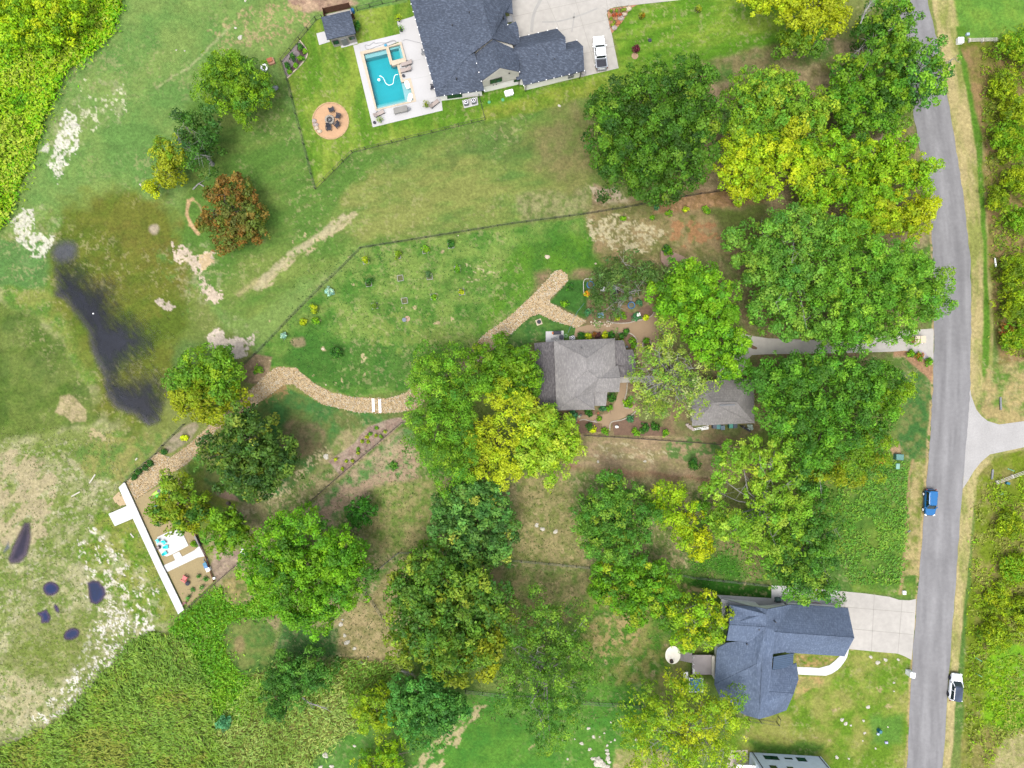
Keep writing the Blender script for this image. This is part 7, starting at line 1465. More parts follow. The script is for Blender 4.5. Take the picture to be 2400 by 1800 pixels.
for k, (x, y) in enumerate([(875.3, 949.5), (890.8, 951.5)]):
    t = placev('slatted_board', ['left white slatted board laid across the creek bed', 'right white slatted board laid across the creek bed'][k], 'board', x, y, 2)
    m = MB()
    for s_ in (-1, 1): m.box((s_*.17, 0, .16), (.07, 2.3, .08))
    m.build('side_rail', M_white, t, local=True); m = MB()
    for j in range(12): m.box((0, -1.05+.19*j, .16), (.3, .09, .05))
    m.build('rung', M_white, t, local=True)
t = placev('fire_bowl', 'dark round bowl on a tan stone square by the creek bed fork', 'fire bowl', 1263, 755, 20); m = MB(); m.box((0, 0, .05), (1.0, 1.0, .1)); m.build('stone_base', M_beige, t, local=True); m = MB(); m.cyl((0, 0, .1), (0, 0, .4), .2, .35, 16); m.cyl((0, 0, .4), (0, 0, .55), .35, .1, 16); m.build('bowl', M_dark, t, local=True)

# ---------------- lake terrace things ----------------
t = placev('fire_barrel', 'brown round fire barrel between the teal chairs', 'fire pit', 374, 1282, 0); t.location.z = .12
m = MB(); m.disc((0, 0), .33, .28, 0, .6, 18); m.build('barrel', flat('brown_metal', (100, 84, 84)), t, local=True); m = MB(); m.cyl((0, 0, .3), (0, 0, .4), .27, n=14); m.build('ash_bed', M_cush, t, local=True)
t = placev('fire_bowl', 'large black round bowl below the coral chair', 'fire bowl', 441.5, 1366, 0); m = MB(); m.cyl((0, 0, .12), (0, 0, .35), .25, .4, 20); m.cyl((0, 0, .35), (0, 0, .5), .4, .12, 20); m.build('bowl', M_dark, t, local=True); m = MB(); m.cyl((-.2, 0, 0), (-.1, 0, .2), .03, n=5); m.cyl((.2, .1, 0), (.1, 0, .2), .03, n=5); m.cyl((0, -.2, 0), (0, -.1, .2), .03, n=5); m.build('leg', M_dark, t, local=True)
def kayak(label, x, y, a, mat):
    t = placev('kayak', label, 'kayak', x, y, a); t.location.z = .05; rs = []
    for i in range(11):
        u = -1+2*i/10; w_ = .36*math.sqrt(max(0.003, 1-abs(u)**2.2)); rs.append([(w_*math.cos(p), u*1.55, .16+.1*abs(u)**3+.16*math.sin(p)*(w_/.36)**.5) for p in [2*math.pi*k/10 for k in range(10)]])
    m = MB(); m.rings(rs); m.build('hull', mat, t, local=True); m = MB(); m.cyl((0, -.1, .26), (0, -.1, .34), .26, .3, 14); m.build('cockpit_rim', M_black, t, local=True)
kayak('yellow-lime kayak, the upper of two under the olive tree', 376, 1149, -58, flat('lime_kayak', (190, 240, 30), .35)); kayak('bright green kayak, the lower of two under the olive tree', 380, 1157, -62, flat('green_kayak', (60, 226, 40), .35))
t = placev('swing_seat', 'blue canopy glimpsed through the olive tree over the sand', 'swing seat', 410, 1172, 20); m = MB(); m.box((0, 0, 1.6), (1.3, .9, .08), rx=.2); m.build('canopy', M_blue, t, local=True); m = MB(); m.box((0, -.1, .5), (1.2, .5, .1)); m.build('seat', M_blue, t, local=True)
m = MB()
for a_ in (-.6, .6): m.cyl((a_, -.5, 0), (a_, 0, 1.6), .03, n=6); m.cyl((a_, .5, 0), (a_, 0, 1.6), .03, n=6)
m.build('frame', M_white, t, local=True)
chair('garden_chair', 'blue chair at the left edge of the olive tree on the sand', 369, 1186, 30, M_blue, None, .02, 1.1)
t = placev('bench', 'grey slatted bench at the east edge of the sand terrace', 'bench', 466, 1267, 28); m = MB()
for k in range(5): m.box((-.2+.1*k, 0, .42), (.07, 1.9, .03))
m.build('seat', M_grey, t, local=True); m = MB(); m.box((.28, 0, .65), (.05, 1.9, .4)); m.build('backrest', M_dark, t, local=True)
for yy in (-.8, .8): m = MB(); m.box((0, yy, .2), (.5, .06, .4)); m.build('leg', M_dark, t, local=True)
t = placev('storage_bin', 'teal bin with a white box on it against the terrace fence', 'bin', 486, 1327, 28); m = MB(); m.rings([plan(.75, -.75, .28, 0, 7), plan(.8, -.8, .32, .5, 7)]); m.build('bin', flat('teal_bin', (40, 150, 190)), t, local=True); m = MB(); m.rings([plan(.3, -.3, .3, .5, 8), plan(.3, -.3, .3, .62, 8)]); m.build('lid', M_blue, t, local=True)
m = MB(); c = G(491.5, 1332.5); m.box((c[0], c[1], .35), (.6, .55, .7), rz=.4); m.box((c[0], c[1], .74), (.64, .6, .08), rz=.4); single('white_box', 'white cool box beside the teal bin', 'cool box', m, M_white, 491.5, 1332.5)
m = MB(); c = G(483, 1312); m.torus((c[0], c[1], .12), .36, .05); m.torus((c[0], c[1]+.05, .2), .3, .05); single('hose_reel', 'grey coiled hose above the teal bin on the terrace', 'hose', m, M_grey, 483, 1312)
m = MB(); c = G(503, 1354); m.box((c[0], c[1], .2), (.45, .35, .4), rz=.3); m.box((c[0], c[1], .43), (.35, .25, .06), rz=.3); single('white_box', 'small white box at the south-east corner of the sand', 'box', m, M_white, 503, 1354)
m = MB(); c = G(575, 1293)
for k in range(5): m.blob((c[0]+rnd.uniform(-.5, .5), c[1]+rnd.uniform(-.5, .5), .25), .32, k, .4, (1, 1, .7))
single('tarp', 'crumpled white tarp between the bright tree and the three-headed tree', 'tarp', m, M_white, 575, 1293)
m = MB(); c = G(432, 1414)
for k in range(5): m.box((c[0]+rnd.uniform(-.3, .3), c[1]+rnd.uniform(-.2, .2), .1+.1*(k % 2)), (.4, .2, .1), rz=rnd.uniform(0, 3))
single('brick_heap', 'little red brick heap at the bottom end of the deck', 'bricks', m, flat('red_brick', (150, 90, 80)), 432, 1414)
t = placev('lawn_stump', 'split pale stump beside the tree near the terrace', 'stump', 537, 1180, 30); m = MB(); m.cyl((0, 0, 0), (0, .2, .5), .34, .28, 10); m.build('stump', M_bark, t, local=True); m = MB(); m.cyl((.1, -.5, .2), (.3, -1.0, .15), .3, .2, 8); m.build('log', M_pale, t, local=True)
m = MB()
for k, (x, y) in enumerate([(320, 1076), (217, 1122), (178, 1158), (310, 1255)]): c = G(x, y); m = MB(); m.box((c[0], c[1], .06), ((.5, 1.8, 1.6, .9)[k], .22, .1), rz=(.9, 1.0, .5, -.9)[k], ry=.03); single('driftwood', ['short white plank near the pondside fence', 'long pale driftwood upper left of the deck', 'pale driftwood left of the pier', 'white plank on the grass below the pier'][k], 'driftwood', m, M_rock, x, y)
m = MB(); c = G(219, 735); m.blob((c[0], c[1], .05), .13, 4, .2, (1, 1, .7)); single('buoy', 'small white float on the dark pond', 'float', m, M_white, 219, 735)

# ---------------- round the middle house ----------------
slab('patio', [(1279, 777), (1321, 775), (1321, 802), (1279, 801.5)], M_concw, .06)
t = placev('barbecue', 'black barrel barbecue with an orange end on the small slab', 'barbecue', 1305, 781, 3); t.location.z = .06; m = MB(); m.cyl((-.65, 0, .75), (.65, 0, .75), .3, n=16); m.build('barrel', M_dark, t, local=True); m = MB(); m.cyl((-.85, 0, .75), (-.65, 0, .75), .2, .24, 12); m.build('firebox', flat('orange_metal', (240, 130, 40)), t, local=True)
for a_ in (-.5, .5): m = MB(); m.box((a_, 0, .25), (.08, .4, .5)); m.build('leg', M_black, t, local=True)
m = MB(); c = G(1315, 791); m.box((c[0], c[1], .45), (.6, .65, .9)); m.box((c[0], c[1], .93), (.64, .7, .06)); single('grill_cabinet', 'black cabinet right below the barrel barbecue', 'cabinet', m, M_dark, 1315, 791)
m = MB(); c = G(1305, 791); m.box((c[0], c[1], .4), (.6, .4, .05), rz=.6); m.box((c[0]-.5, c[1]-.15, .3), (.3, .3, .6), rz=.4); m.box((c[0]-.9, c[1]-.25, .2), (.25, .25, .4)); single('side_table', 'grey folding tray beside the black cabinet', 'table', m, M_grey, 1305, 791)
m = MB(); c = G(1326, 787); m.torus((c[0], c[1], .05), .3, .035, 20, 5); m.torus((c[0], c[1], .1), .2, .035, 20, 5); single('garden_hose', 'pale green coiled hose by the slab corner', 'hose', m, flat('green_hose', (140, 200, 150)), 1326, 787)
slab('equipment_pad', [(1334, 788), (1348, 787.5), (1348, 796), (1334, 796)], M_concw, .1); ac('grey air conditioner at the north wall of the middle house', 1341, 792, .1, .85)
q = random.Random(5); k = 0; sp_ = []
for x, y, r in [(1385.5, 755, 5), (1394.5, 752, 5), (1391, 757, 4), (1396, 757, 5), (1394, 762.5, 5), (1402, 755, 3), (1406.5, 754.5, 5), (1405, 760, 5), (1400, 759.5, 3), (1409.5, 758, 3.6), (1408, 763, 3), (1416, 755.5, 3), (1412, 761.5, 2.5), (1417.5, 760.5, 5), (1422, 755.5, 4.5), (1425.5, 758.5, 3.5), (1423, 764.5, 5), (1428, 764, 4), (1431, 759.5, 4.6), (1436, 758.5, 2.5), (1392.5, 748, 4), (1386, 760, 2.5), (1398, 763, 2.4), (1413, 757, 2.5)]:
    m = MB(); c = G(x, y); m.cyl((c[0], c[1], .02), (c[0], c[1], .06+.01*(k % 3)), r*S*.48, r*S*.45, 12); single('stepping_stone', 'round cream stepping stone in the cluster beside the tan path', 'stepping stone', m, flat('cream_stone', (240, 222, 196), .85), x, y, 'round stepping stones beside the tan path'); k += 1
def curb(label, pts, w_=.16, h=.16, mat=None):
    m = MB(); q_ = path3(smooth(pts, 6), h/2)
    for a, b in zip(q_[:-1], q_[1:]): m.box((Vector(a)+Vector(b))/2, ((Vector(b)-Vector(a)).length*.94, w_, h), rz=math.atan2(b[1]-a[1], b[0]-a[0])+rnd.uniform(-.08, .08))
    return single('stone_edging', label, 'edging', m, mat or flat('pale_curb', (214, 204, 188), .85, noise=[(3, .85, 1.1, 2)]), *pts[0])
curb('pale curved stone edge above the tan path', [(1422, 752), (1440, 757), (1470, 757), (1490, 752), (1510, 748), (1525, 742), (1533, 731)])
M_mul = flat('mulch_brown', (138, 108, 86), .95, noise=[(2, .8, 1.2, 4), (9, .8, 1.2, 2)])
slab('mulch_bed', [(1421, 752), (1440, 757), (1470, 757), (1492, 752), (1525, 742), (1532, 731), (1520, 716), (1500, 722), (1490, 735), (1440, 728), (1420, 735)], M_mul, .03)
slab('mulch_bed', [(1449, 781), (1474, 781), (1488, 790), (1494, 806), (1486, 820), (1474, 816), (1462, 796), (1450, 796)], M_mul, .03); curb('stone edge of the round bed at the north-east house corner', [(1449, 781), (1474, 781), (1488, 790), (1494, 806), (1488, 818)])
slab('mulch_bed', ell(1516.5, 812, 10.5, 17, -5), M_mul, .045); curb('stone rim of the oval island bed in the path', ell(1516.5, 812, 10.5, 17, -5)+[ell(1516.5, 812, 10.5, 17, -5)[0]])
slab('mulch_bed', [(1330, 962), (1395, 962), (1396, 972), (1336, 975)], M_mul, .04); slab('mulch_bed', [(1340, 992), (1368, 984), (1400, 990), (1412, 1012), (1345, 1018)], M_mul, .03)
slab('mulch_bed', [(1434, 990), (1457, 984), (1490, 966), (1500, 985), (1565, 1005), (1570, 1022), (1440, 1020)], M_mul, .03)
curb('pale stone edge south of the grey house by the banana-like plant', [(1342, 990), (1356, 986), (1368, 983), (1384, 987), (1400, 990)]); curb('white stone kerb around the statue bed', [(1429, 1009), (1432, 990), (1458, 984), (1478, 974), (1490, 964)]); curb('stone edge of the spiky grass bed', [(1470, 898), (1468, 920), (1462, 944), (1464, 955), (1478, 956)])
curb('stone edge of the bed under the thin pale tree', [(1515, 856), (1522, 845), (1538, 840), (1556, 842)])
curb('edge of the kidney shaped bed in the scrub', [(1547, 590), (1548, 610), (1560, 628)], .12, .1, M_mul); slab('mulch_bed', [(1549, 588), (1565, 585), (1600, 600), (1614, 608), (1600, 612), (1575, 612), (1562, 628), (1550, 612)], flat('pink_mulch', (178, 142, 118)), .03)
t = placev('statue', 'small white statue in the stone edged south bed', 'statue', 1445, 1000, 0); m = MB(); m.cyl((0, 0, 0), (0, 0, .2), .28, .24, 12); m.cyl((0, 0, .2), (0, 0, .8), .16, .12, 10); m.build('pedestal', M_white, t, local=True); m = MB(); m.blob((0, 0, .95), .26, 2, .15, (1, .8, 1)); m.build('figure', M_white, t, local=True)
for (x, y, mm, lb) in [(1361, 972.5, M_black, 'black pot with a white rim on the south path'), (1357.5, 976, flat('mint', (190, 230, 170)), 'pale green pot next to the black one on the south path'), (1401.5, 968.5, M_terra, 'terracotta pot at the path corner south of the side roof'), (1355.5, 988, M_terra, 'terracotta pot on the kerb near the lime tree'), (1394, 987.5, M_cush, 'pinkish pot at the end of the south kerb'), (1469, 813, flat('slate_pot', (96, 120, 140)), 'slate blue tub in the round bed'), (1511, 999, M_terra, 'terracotta pot among the red flowers')]:
    pot(lb, x, y, .2, .3, None, mm, .02)
def ringpool(label, x, y, r=.6, z=.05):
    t = placev('ring_pool', label, 'tub', x, y, 0); t.location.z = z; m = MB(); m.disc((0, 0), r, r-.1, 0, .45, 26); m.torus((0, 0, .45), r-.05, .07); m.build('rim', M_blue, t, local=True); m = MB(); m.cyl((0, 0, .05), (0, 0, .3), r-.1, n=24); m.build('water', flat('murky', (120, 116, 84), .15), t, local=True)
ringpool('bright blue ringed stock tub in the clearing under the grey-green tree', 1478.8, 716); ringpool('blue ringed tub behind the curved white rail', 1383, 668, .62)
m = MB(); q_ = path3(smooth([(1387, 655), (1372, 655), (1367, 662), (1367, 680), (1368, 690)], 6), 0)
for z in (.35, .7): m.tube([(p[0], p[1], z) for p in q_], .04)
for p in q_[::6]: m.cyl((p[0], p[1], 0), (p[0], p[1], .75), .05, n=6)
single('garden_rail', 'curved pale rail around the blue tub west of the grey-green tree', 'rail', m, M_siding, 1370, 665)
t = placev('garden_table', 'grey table with white chairs half hidden by the grey-green tree', 'table', 1438, 676, 10); m = MB(); m.cyl((0, 0, .7), (0, 0, .75), .55, n=20); m.build('table_top', flat('pale_grey', (196, 206, 210)), t, local=True); m = MB(); m.cyl((0, 0, 0), (0, 0, .7), .06, n=8); m.build('leg', M_dark, t, local=True)
chair('garden_chair', 'black chair below the grey table under the grey-green tree', 1442, 689, 160, M_black, None, .02)
chair('garden_chair', 'white chair left of the grey table under the grey-green tree', 1413, 679, -80, M_white, None, .02)
for x, y, lb in [(1403, 741, 'pale blue chair above the stepping stones, left one'), (1409, 741, 'pale blue chair above the stepping stones, right one')]: chair('garden_chair', lb, x, y, 175, flat('pale_blue', (150, 200, 220)), 'pale blue chairs above the stepping stones', .02, .9)
m = MB(); c = G(1495, 738); m.box((c[0], c[1], .3), (.5, .4, .6), rz=.3); m.box((c[0], c[1], .63), (.6, .5, .06), rz=.3); single('white_box', 'white box in the planting above the tan path', 'box', m, M_white, 1495, 738)
m = MB(); m.tube(path3(smooth([(1369, 711), (1362, 720), (1354, 730), (1346, 745), (1341, 757), (1336, 768), (1331, 780)], 4), .05), .03); single('garden_hose', 'pale blue hose crossing the creek bed fork', 'hose', m, flat('blue_hose', (110, 160, 170)), 1350, 740)
# garage south side
m = MB(); 
for k in range(2):
    o_ = .0 if k == 0 else .35; a = Vector(G(1624+k*20, 1007-k*1, .25)); b = Vector(G(1661, 999.5+k*4, .25))
    for s_ in (-.13, .13): m.cyl(a+Vector((0, s_, 0)), b+Vector((0, s_, 0)), .035, n=5)
    for j in range(9): p = a.lerp(b, (j+.5)/9); m.box(p, (.05, .26, .04))
single('ladder', 'white ladders lying along the garage south wall', 'ladder', m, M_white, 1640, 1003)
for k, (x, y, c, lb) in enumerate([(1671, 999, (70, 84, 104), 'dark blue bin left of the open teal one at the garage wall'), (1680, 1000, (70, 150, 150), 'small teal bin second from the left at the garage wall'), (1690, 1002, (110, 140, 160), 'grey-blue bin with a flat lid at the garage wall'), (1709, 998, (60, 170, 150), 'green bin with a lid right of the grey-blue one'), (1719, 998, (60, 84, 104), 'dark bin fifth from the left at the garage wall')]):
    t = placev('wheelie_bin', lb, 'bin', x, y, 0); m = MB(); m.box((0, 0, .5), (.52, .6, 1.0), taper=1.15); m.build('bin', flat('bin%d' % k, c), t, local=True); m = MB(); m.box((0, .02, 1.03), (.66, .74, .07)); m.build('lid', flat('bin%d' % k, c), t, local=True)
    for s_ in (-1, 1): m = MB(); m.cyl((s_*.2, .34, .1), (s_*.26, .34, .1), .1, n=10); m.build('wheel', M_tyre, t, local=True)
t = placev('motorcycle', 'dark motorbike partly covered at the right end of the garage wall', 'motorbike', 1745, 1004, 60); m = MB(); m.rings([[(.16*math.cos(a), y_, .6+.22*math.sin(a)) for a in [k*math.pi/5 for k in range(10)]] for y_ in (-.8, -.3, .3, .7)]); m.build('body', M_dark, t, local=True)
for y_ in (-.75, .75): m = MB(); m.cyl((-.07, y_, .32), (.07, y_, .32), .32, n=16); m.build('wheel', M_tyre, t, local=True)
m = MB(); m.cyl((-.35, .5, 1.0), (.35, .5, 1.0), .03, n=6); m.build('handlebar', M_grey, t, local=True)
m = MB(); c = G(1757, 1001)
for k in range(4): m.blob((c[0]+rnd.uniform(-.4, .4), c[1]+rnd.uniform(-.3, .3), .3), .3, k+9, .4, (1, 1, .8))
single('tarp', 'pale green crumpled cover beside the motorbike', 'tarp', m, flat('mint2', (196, 220, 206)), 1757, 1001)
m = MB(); c = G(1618, 1000)
for k in range(4): m.blob((c[0]+.3*k-.5, c[1]-.25*k+.3, .15), .36, k+30, .3, (1, .8, .5))
single('rock_pile', 'pinkish rocks at the south-west corner of the garage', 'rocks', m, M_cush, 1618, 1000)

# south-east house odds and ends
t = placev('fire_pit', 'small brown fire bowl on the cream round patio', 'fire pit', 1573, 1548.5, 0); t.location.z = .07; m = MB(); m.disc((0, 0), .33, .26, 0, .35, 16); m.build('bowl', M_wood, t, local=True); m = MB(); m.cyl((0, 0, .1), (0, 0, .2), .25, n=12); m.build('ash_bed', M_black, t, local=True)
t = placev('pump_cart', 'green machine standing on the patio north of the garage', 'machine', 1821, 1404, 0); m = MB(); m.box((0, 0, .45), (.9, .8, .7), taper=.85); m.build('casing', flat('teal_grey', (90, 130, 124)), t, local=True); m = MB(); m.cyl((.1, .4, .6), (.3, 1.0, 1.5), .03, n=6); m.cyl((.5, -.3, .6), (.9, .4, 1.3), .03, n=6); m.box((0, -.25, .85), (.7, .2, .1)); m.build('handle', M_black, t, local=True)
for x in (-.4, .4): m = MB(); m.cyl((x, -.3, .15), (x*1.2, -.3, .15), .15, n=10); m.build('wheel', M_tyre, t, local=True)
t = placev('bicycle', 'teal and dark bicycle under the thin tree by the garage', 'bicycle', 1887, 1400, 35)
for y_ in (-.52, .52): m = MB(); R_ = .33; q_ = [(0, y_+R_*math.cos(a), .35+R_*math.sin(a)) for a in [k*math.pi/9 for k in range(19)]]; m.tube(q_, .022, 5); m.build('wheel', M_black, t, local=True)
m = MB(); m.tube([(0, -.52, .35), (0, -.2, .75), (0, .35, .8), (0, 0, .32), (0, -.52, .35)], .025); m.tube([(0, .52, .35), (0, .35, .95)], .025); m.build('frame', M_teal, t, local=True); m = MB(); m.box((0, -.22, .85), (.16, .28, .06)); m.build('saddle', M_black, t, local=True); m = MB(); m.cyl((-.3, .36, 1.0), (.3, .36, 1.0), .02, n=5); m.build('handlebar', M_black, t, local=True)
m = MB(); m.tube(path3(smooth([(1878, 1408), (1884, 1412), (1895, 1413), (1910, 1412), (1925, 1416)], 4), .07), .03); single('garden_hose', 'red hose along the garage north wall', 'hose', m, flat('red_hose', (206, 80, 60)), 1900, 1412)
t = placev('trampoline', 'square blue trampoline with a white frame seen through the yellow tree', 'trampoline', 1628, 1600, 0); m = MB(); m.box((0, 0, .9), (2.2, 2.2, .06)); m.build('mat', flat('blue_cover', (60, 150, 210), .6, noise=[(1.5, .7, 1.3, 3)]), t, local=True); m = MB()
for a_, b_2, sx, sy in ((0, 1.15, 2.4, .1), (0, -1.15, 2.4, .1), (1.15, 0, .1, 2.2), (-1.15, 0, .1, 2.2)): m.box((a_, b_2, .95), (sx, sy, .1))
m.build('frame', M_white, t, local=True)
for a_ in (-1.1, 1.1):
    for b_2 in (-1.1, 1.1): m = MB(); m.box((a_, b_2, .45), (.08, .08, .9)); m.build('leg', M_white, t, local=True)
for x, y, a_, lb in [(1605, 1577, 0, 'white chair left of the blue trampoline'), (1600, 1608, 20, 'pale chair below the left corner of the blue trampoline')]: chair('garden_chair', lb, x, y, a_, M_white, None, .0)
t = placev('mailbox_pillar', 'white stone mailbox pillar leaning into the road view on the left kerb', 'mailbox', 2127, 1574, -8); m = MB(); m.box((0, 0, .75), (.75, .8, 1.5)); m.build('pillar', M_white, t, local=True); m = MB(); m.box((0, 0, 1.53), (.85, .9, .08)); m.build('cap', M_white, t, local=True); m = MB(); m.box((.4, 0, 1.1), (.06, .3, .3)); m.build('mail_slot', M_black, t, local=True)
def cabinet(label, x, y, sx, sy, h, a, mat, group=None):
    t = placev('utility_box', label, 'utility box', x, y, a); m = MB(); m.box((0, 0, h*.45), (sx, sy, h*.9)); m.build('casing', mat, t, local=True); m = MB(); m.box((0, 0, h*.95), (sx*1.06, sy*1.06, h*.1), taper=.9); m.build('lid', mat, t, local=True); m = MB(); m.box((sx*.5+.01, 0, h*.4), (.03, sy*.7, h*.6)); m.build('door', M_gbox, t, local=True); tag(t, group=group)
cabinet('large green transformer box by the massive dark tree', 2102, 1070, 1.25, .95, 1.0, -4, M_gbox); cabinet('small pale green box below the large transformer', 2101, 1092, .6, .9, .5, -4, flat('mint_box', (150, 210, 190)))
cabinet('white utility box on the east verge beside the pipe bars', 2247, 98, .95, .95, .7, 0, M_white); cabinet('small white box nearest the topmost willow shrub', 2266, 82, .5, .4, .4, 0, flat('ice', (206, 226, 250)))
cabinet('teal utility box on the lawn left of the lower road', 2058, 1710, .45, .5, .9, -20, flat('teal_box', (20, 130, 150))); cabinet('small white box under the teal one on the lower lawn', 2056.5, 1719, .4, .35, .3, -20, flat('ice', (206, 226, 250)))
cabinet('white box by the grass corner above the concrete drive', 2117.5, 1388, .5, .6, .4, 0, M_white); cabinet('pale lilac box on the lower lawn', 2076, 1739, .45, .35, .3, 0, flat('lilac', (206, 206, 250)))
cabinet('teal box below the culvert bars on the east verge', 2359, 1132, .6, .4, .5, -20, flat('teal_box', (20, 130, 150))); cabinet('pale green pedestal under the teal box on the east verge', 2345, 1157, .4, .3, .4, 0, flat('mint_box', (150, 210, 190)))
def bars(label, a, b, n, gap, z=.5, mat=None):
    A_ = Vector(G(*a)); B_ = Vector(G(*b)); d = (B_-A_).normalized(); nn = Vector((-d.y, d.x, 0)); m = MB()
    for k in range(n): m.cyl(A_+nn*gap*(k-(n-1)/2)+Vector((0, 0, z)), B_+nn*gap*(k-(n-1)/2)+Vector((0, 0, z)), .04, n=6)
    for u in (.05, .5, .95): p = A_.lerp(B_, u); m.box(p+Vector((0, 0, z/2)), (.1, gap*n, z), rz=math.atan2(d.y, d.x))
    return single('barrier', label, 'barrier', m, mat or M_siding, *a)
bars('pale pipe bars of a farm gate at the upper east verge', (2266, 97), (2334, 95.5), 4, .16); bars('pale pipe bars above the lower weeds at the right edge', (2330, 1131), (2410, 1101), 3, .22)
for a, b, lb in [((2344, 931), (2344, 960), 'grey culvert pipe in the grass north of the side road'), ((2326, 1100), (2323, 1122), 'grey culvert pipe in the grass south of the side road')]:
    m = MB(); a_, b_2 = Vector(G(*a)), Vector(G(*b)); m.cyl(a_+Vector((0, 0, .1)), b_2+Vector((0, 0, .18)), .17, n=12); m.cyl(b_2+Vector((0, -.02, .18)), b_2+Vector((0, -.06, .18)), .21, n=12); single('culvert_pipe', lb, 'pipe', m, M_grey, *a)
for (x, y, lb) in [(2291, 1544, 'upper mint rod on the east verge by the white car'), (2291.5, 1580.5, 'lower mint rod on the east verge by the white car'), (2367, 1101, 'white rod near the pipe bars south of the side road')]:
    m = MB(); c = Vector(G(x, y)); m.cyl(c+Vector((-.3, .15, .05)), c+Vector((.3, -.15, .7)), .05, n=8); m.cyl(c+Vector((-.32, .16, 0)), c+Vector((-.3, .15, .08)), .09, n=8); single('marker_post', lb, 'marker post', m, flat('mint_box2', (150, 240, 200)), x, y)
m = MB(); c = Vector(G(2125, 1243)); m.box(c+Vector((0, 0, .7)), (.45, .05, .35), rz=.6, rx=.2); m.cyl(c, c+Vector((0, 0, .7)), .03, n=6); single('sign', 'small pale sign in the grass edge left of the road', 'sign', m, flat('pale_grey', (196, 206, 210)), 2125, 1243)
m = MB(); c = Vector(G(2330, 616)); m.cyl(c+Vector((0, .75, .15)), c+Vector((.25, -.75, .15)), .14, n=10); m.cyl(c+Vector((0, .78, .15)), c+Vector((0, .74, .15)), .17, n=10); single('white_pipe', 'white pipe end in the weeds beside the yellow hedge', 'pipe', m, M_white, 2330, 616)
for k, (x, y, r) in enumerate([(2040.5, 1539.5, .3), (2057, 1553, .42), (2075, 1546, .35), (2034.5, 1657, .35), (1973.5, 1687, .35), (1982, 1696, .35), (2023.5, 1689, .25), (2026, 1718, .25), (1994, 1700, .2), (1961, 1775, .35), (2105, 1546, .25), (2095, 1600, .2), (2095, 1620, .15), (1989, 1778, .2), (2052, 1754, .18), (2022, 1736, .15), (2081, 1704, .15)]):
    m = MB(); c = G(x, y); m.blob((c[0], c[1], .03), r, 120+k, .35, (1, .9, .4)); single('stone', 'white stone scattered on the lawn of the blue roofed house', 'stone', m, M_rock, x, y, 'white stones on the south-east lawn')
for k, (x, y, r) in enumerate([(799, 1463, .45), (808, 1489, .35), (813, 1506, .5), (831, 1519.5, .35), (844, 1553, .4), (803, 1452, .2), (863, 1539, .15), (763, 1770, .55), (689, 1470, .3), (831, 1748, .3), (752, 1797, .35), (777, 1796, .4)]):
    m = MB(); c = G(x, y); m.blob((c[0], c[1], .04), r, 150+k, .35, (1, .8, .4)); single('stone', 'white stone lying south of the three-headed tree', 'stone', m, M_rock, x, y, 'white stones on the south-west lawn')
q = random.Random(8)
for k in range(26):
    x, y, r = ([(1379, 1707, .3), (1391, 1727, .3), (1363, 1742, .35), (1382, 1756, .3), (1391, 1778, .4), (1423, 1747, .25), (1423, 1758, .3), (1424, 1766, .35), (1424.5, 1777, .45), (1427, 1785, .4), (1424, 1797, .4), (1404, 1785, .8), (1411, 1792, .7), (1399, 1790, .6), (1441, 1734, .22), (1491, 1734, .25), (1347, 1732, .15)]+[(q.uniform(1330, 1500), q.uniform(1690, 1790), q.uniform(.1, .22)) for _ in range(9)])[k]
    m = MB(); c = G(x, y); m.blob((c[0], c[1], .04), r, 180+k, .35, (1, .9, .4)); single('stone', 'white stone in the trail across the bottom green lawn', 'stone', m, M_rock, x, y, 'white stones on the bottom lawn')
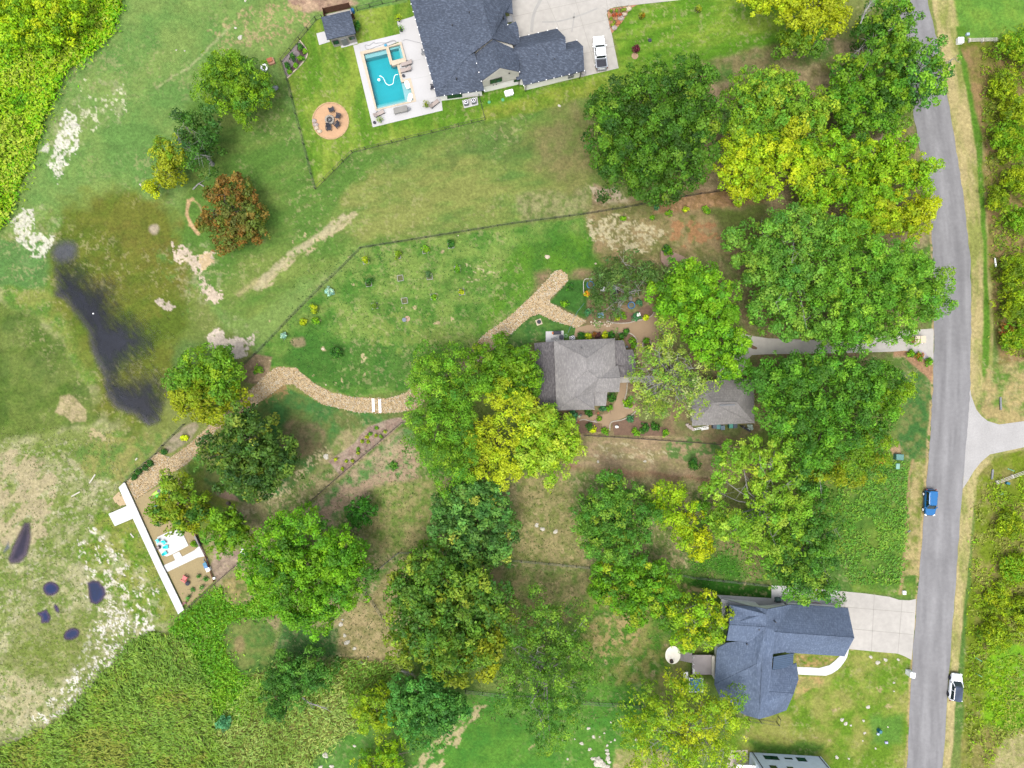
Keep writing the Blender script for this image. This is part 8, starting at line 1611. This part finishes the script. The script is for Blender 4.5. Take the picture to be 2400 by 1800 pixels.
for k, (x, y, r) in enumerate([(1401.5, 1082, .25), (1511.5, 1081, .25), (1258, 1231, .4), (1271.5, 1240, .4), (1302, 1246, .4), (764, 1070, .5)]):
    m = MB(); c = G(x, y); m.blob((c[0], c[1], .03), r, 220+k, .35, (1, .9, .35)); single('stone', 'pale stone on the bare middle yard', 'stone', m, M_rock, x, y, 'pale stones on the middle yard')
# fallen grey limb in the reeds, twigs near the oaks
def limb(label, pts, r, n=6, z=.6):
    m = MB(); P = [Vector(G(x, y, z+zz)) for x, y, zz in pts]
    for i, (a, b) in enumerate(zip(P[:-1], P[1:])):
        m.cyl(a, b, r*(1-i/len(P)*.6), r*(1-(i+1)/len(P)*.7), 6)
        for k in range(n):
            s_ = a.lerp(b, rnd.random()); d = (b-a).normalized(); e = s_+d*rnd.uniform(.3, 1.4)+Vector((rnd.uniform(-.7, .7), rnd.uniform(-.7, .7), rnd.uniform(-.1, .5))); m.cyl(s_, e, r*.3, .012, 4)
    return single('fallen_branch', label, 'branch', m, M_pale, pts[0][0], pts[0][1])
limb('long bleached fallen limb in the southern reeds', [(709, 1635, .9), (725, 1648, 1.0), (745, 1654, .9), (762, 1660, .7)], .14)
limb('brush pile of grey twigs below the great oak', [(938, 1572, .2), (950, 1574, .4), (962, 1578, .3)], .1, 14, .2)
limb('bare grey twig cluster poking out of the roadside tree at the top', [(2017, 55, 8), (2026, 30, 9), (2040, 8, 9)], .12, 16, 2)
limb('pale bare twigs on the road side of the upper dark tree', [(2083, 72, 8), (2100, 62, 9), (2120, 55, 9)], .1, 16, 2)

for gname, fmt in [('white stones on the south-east lawn', '%s white stone from the top on the lawn beside the blue roofed house'), ('white stones on the south-west lawn', '%s white stone from the top, south of the three-headed tree'), ('white stones on the bottom lawn', '%s white stone from the top in the trail across the bottom lawn'), ('pale stones on the middle yard', '%s pale stone from the top on the bare middle yard'), ('small plants in the mulch wedge', '%s little plant from the top in the mulch wedge beside the southern fence'), ('loose stones on the north meadow', '%s pale stone from the top on the north meadow grass'), ('loose stones on the orchard lawn', '%s tan stone from the top on the orchard lawn')]:
    L_ = sorted([o for o in sc.objects if o.parent is None and o.get('group') == gname], key=lambda o: -o.location.y)
    for k, o in enumerate(L_): o['label'] = fmt % ORD[k]
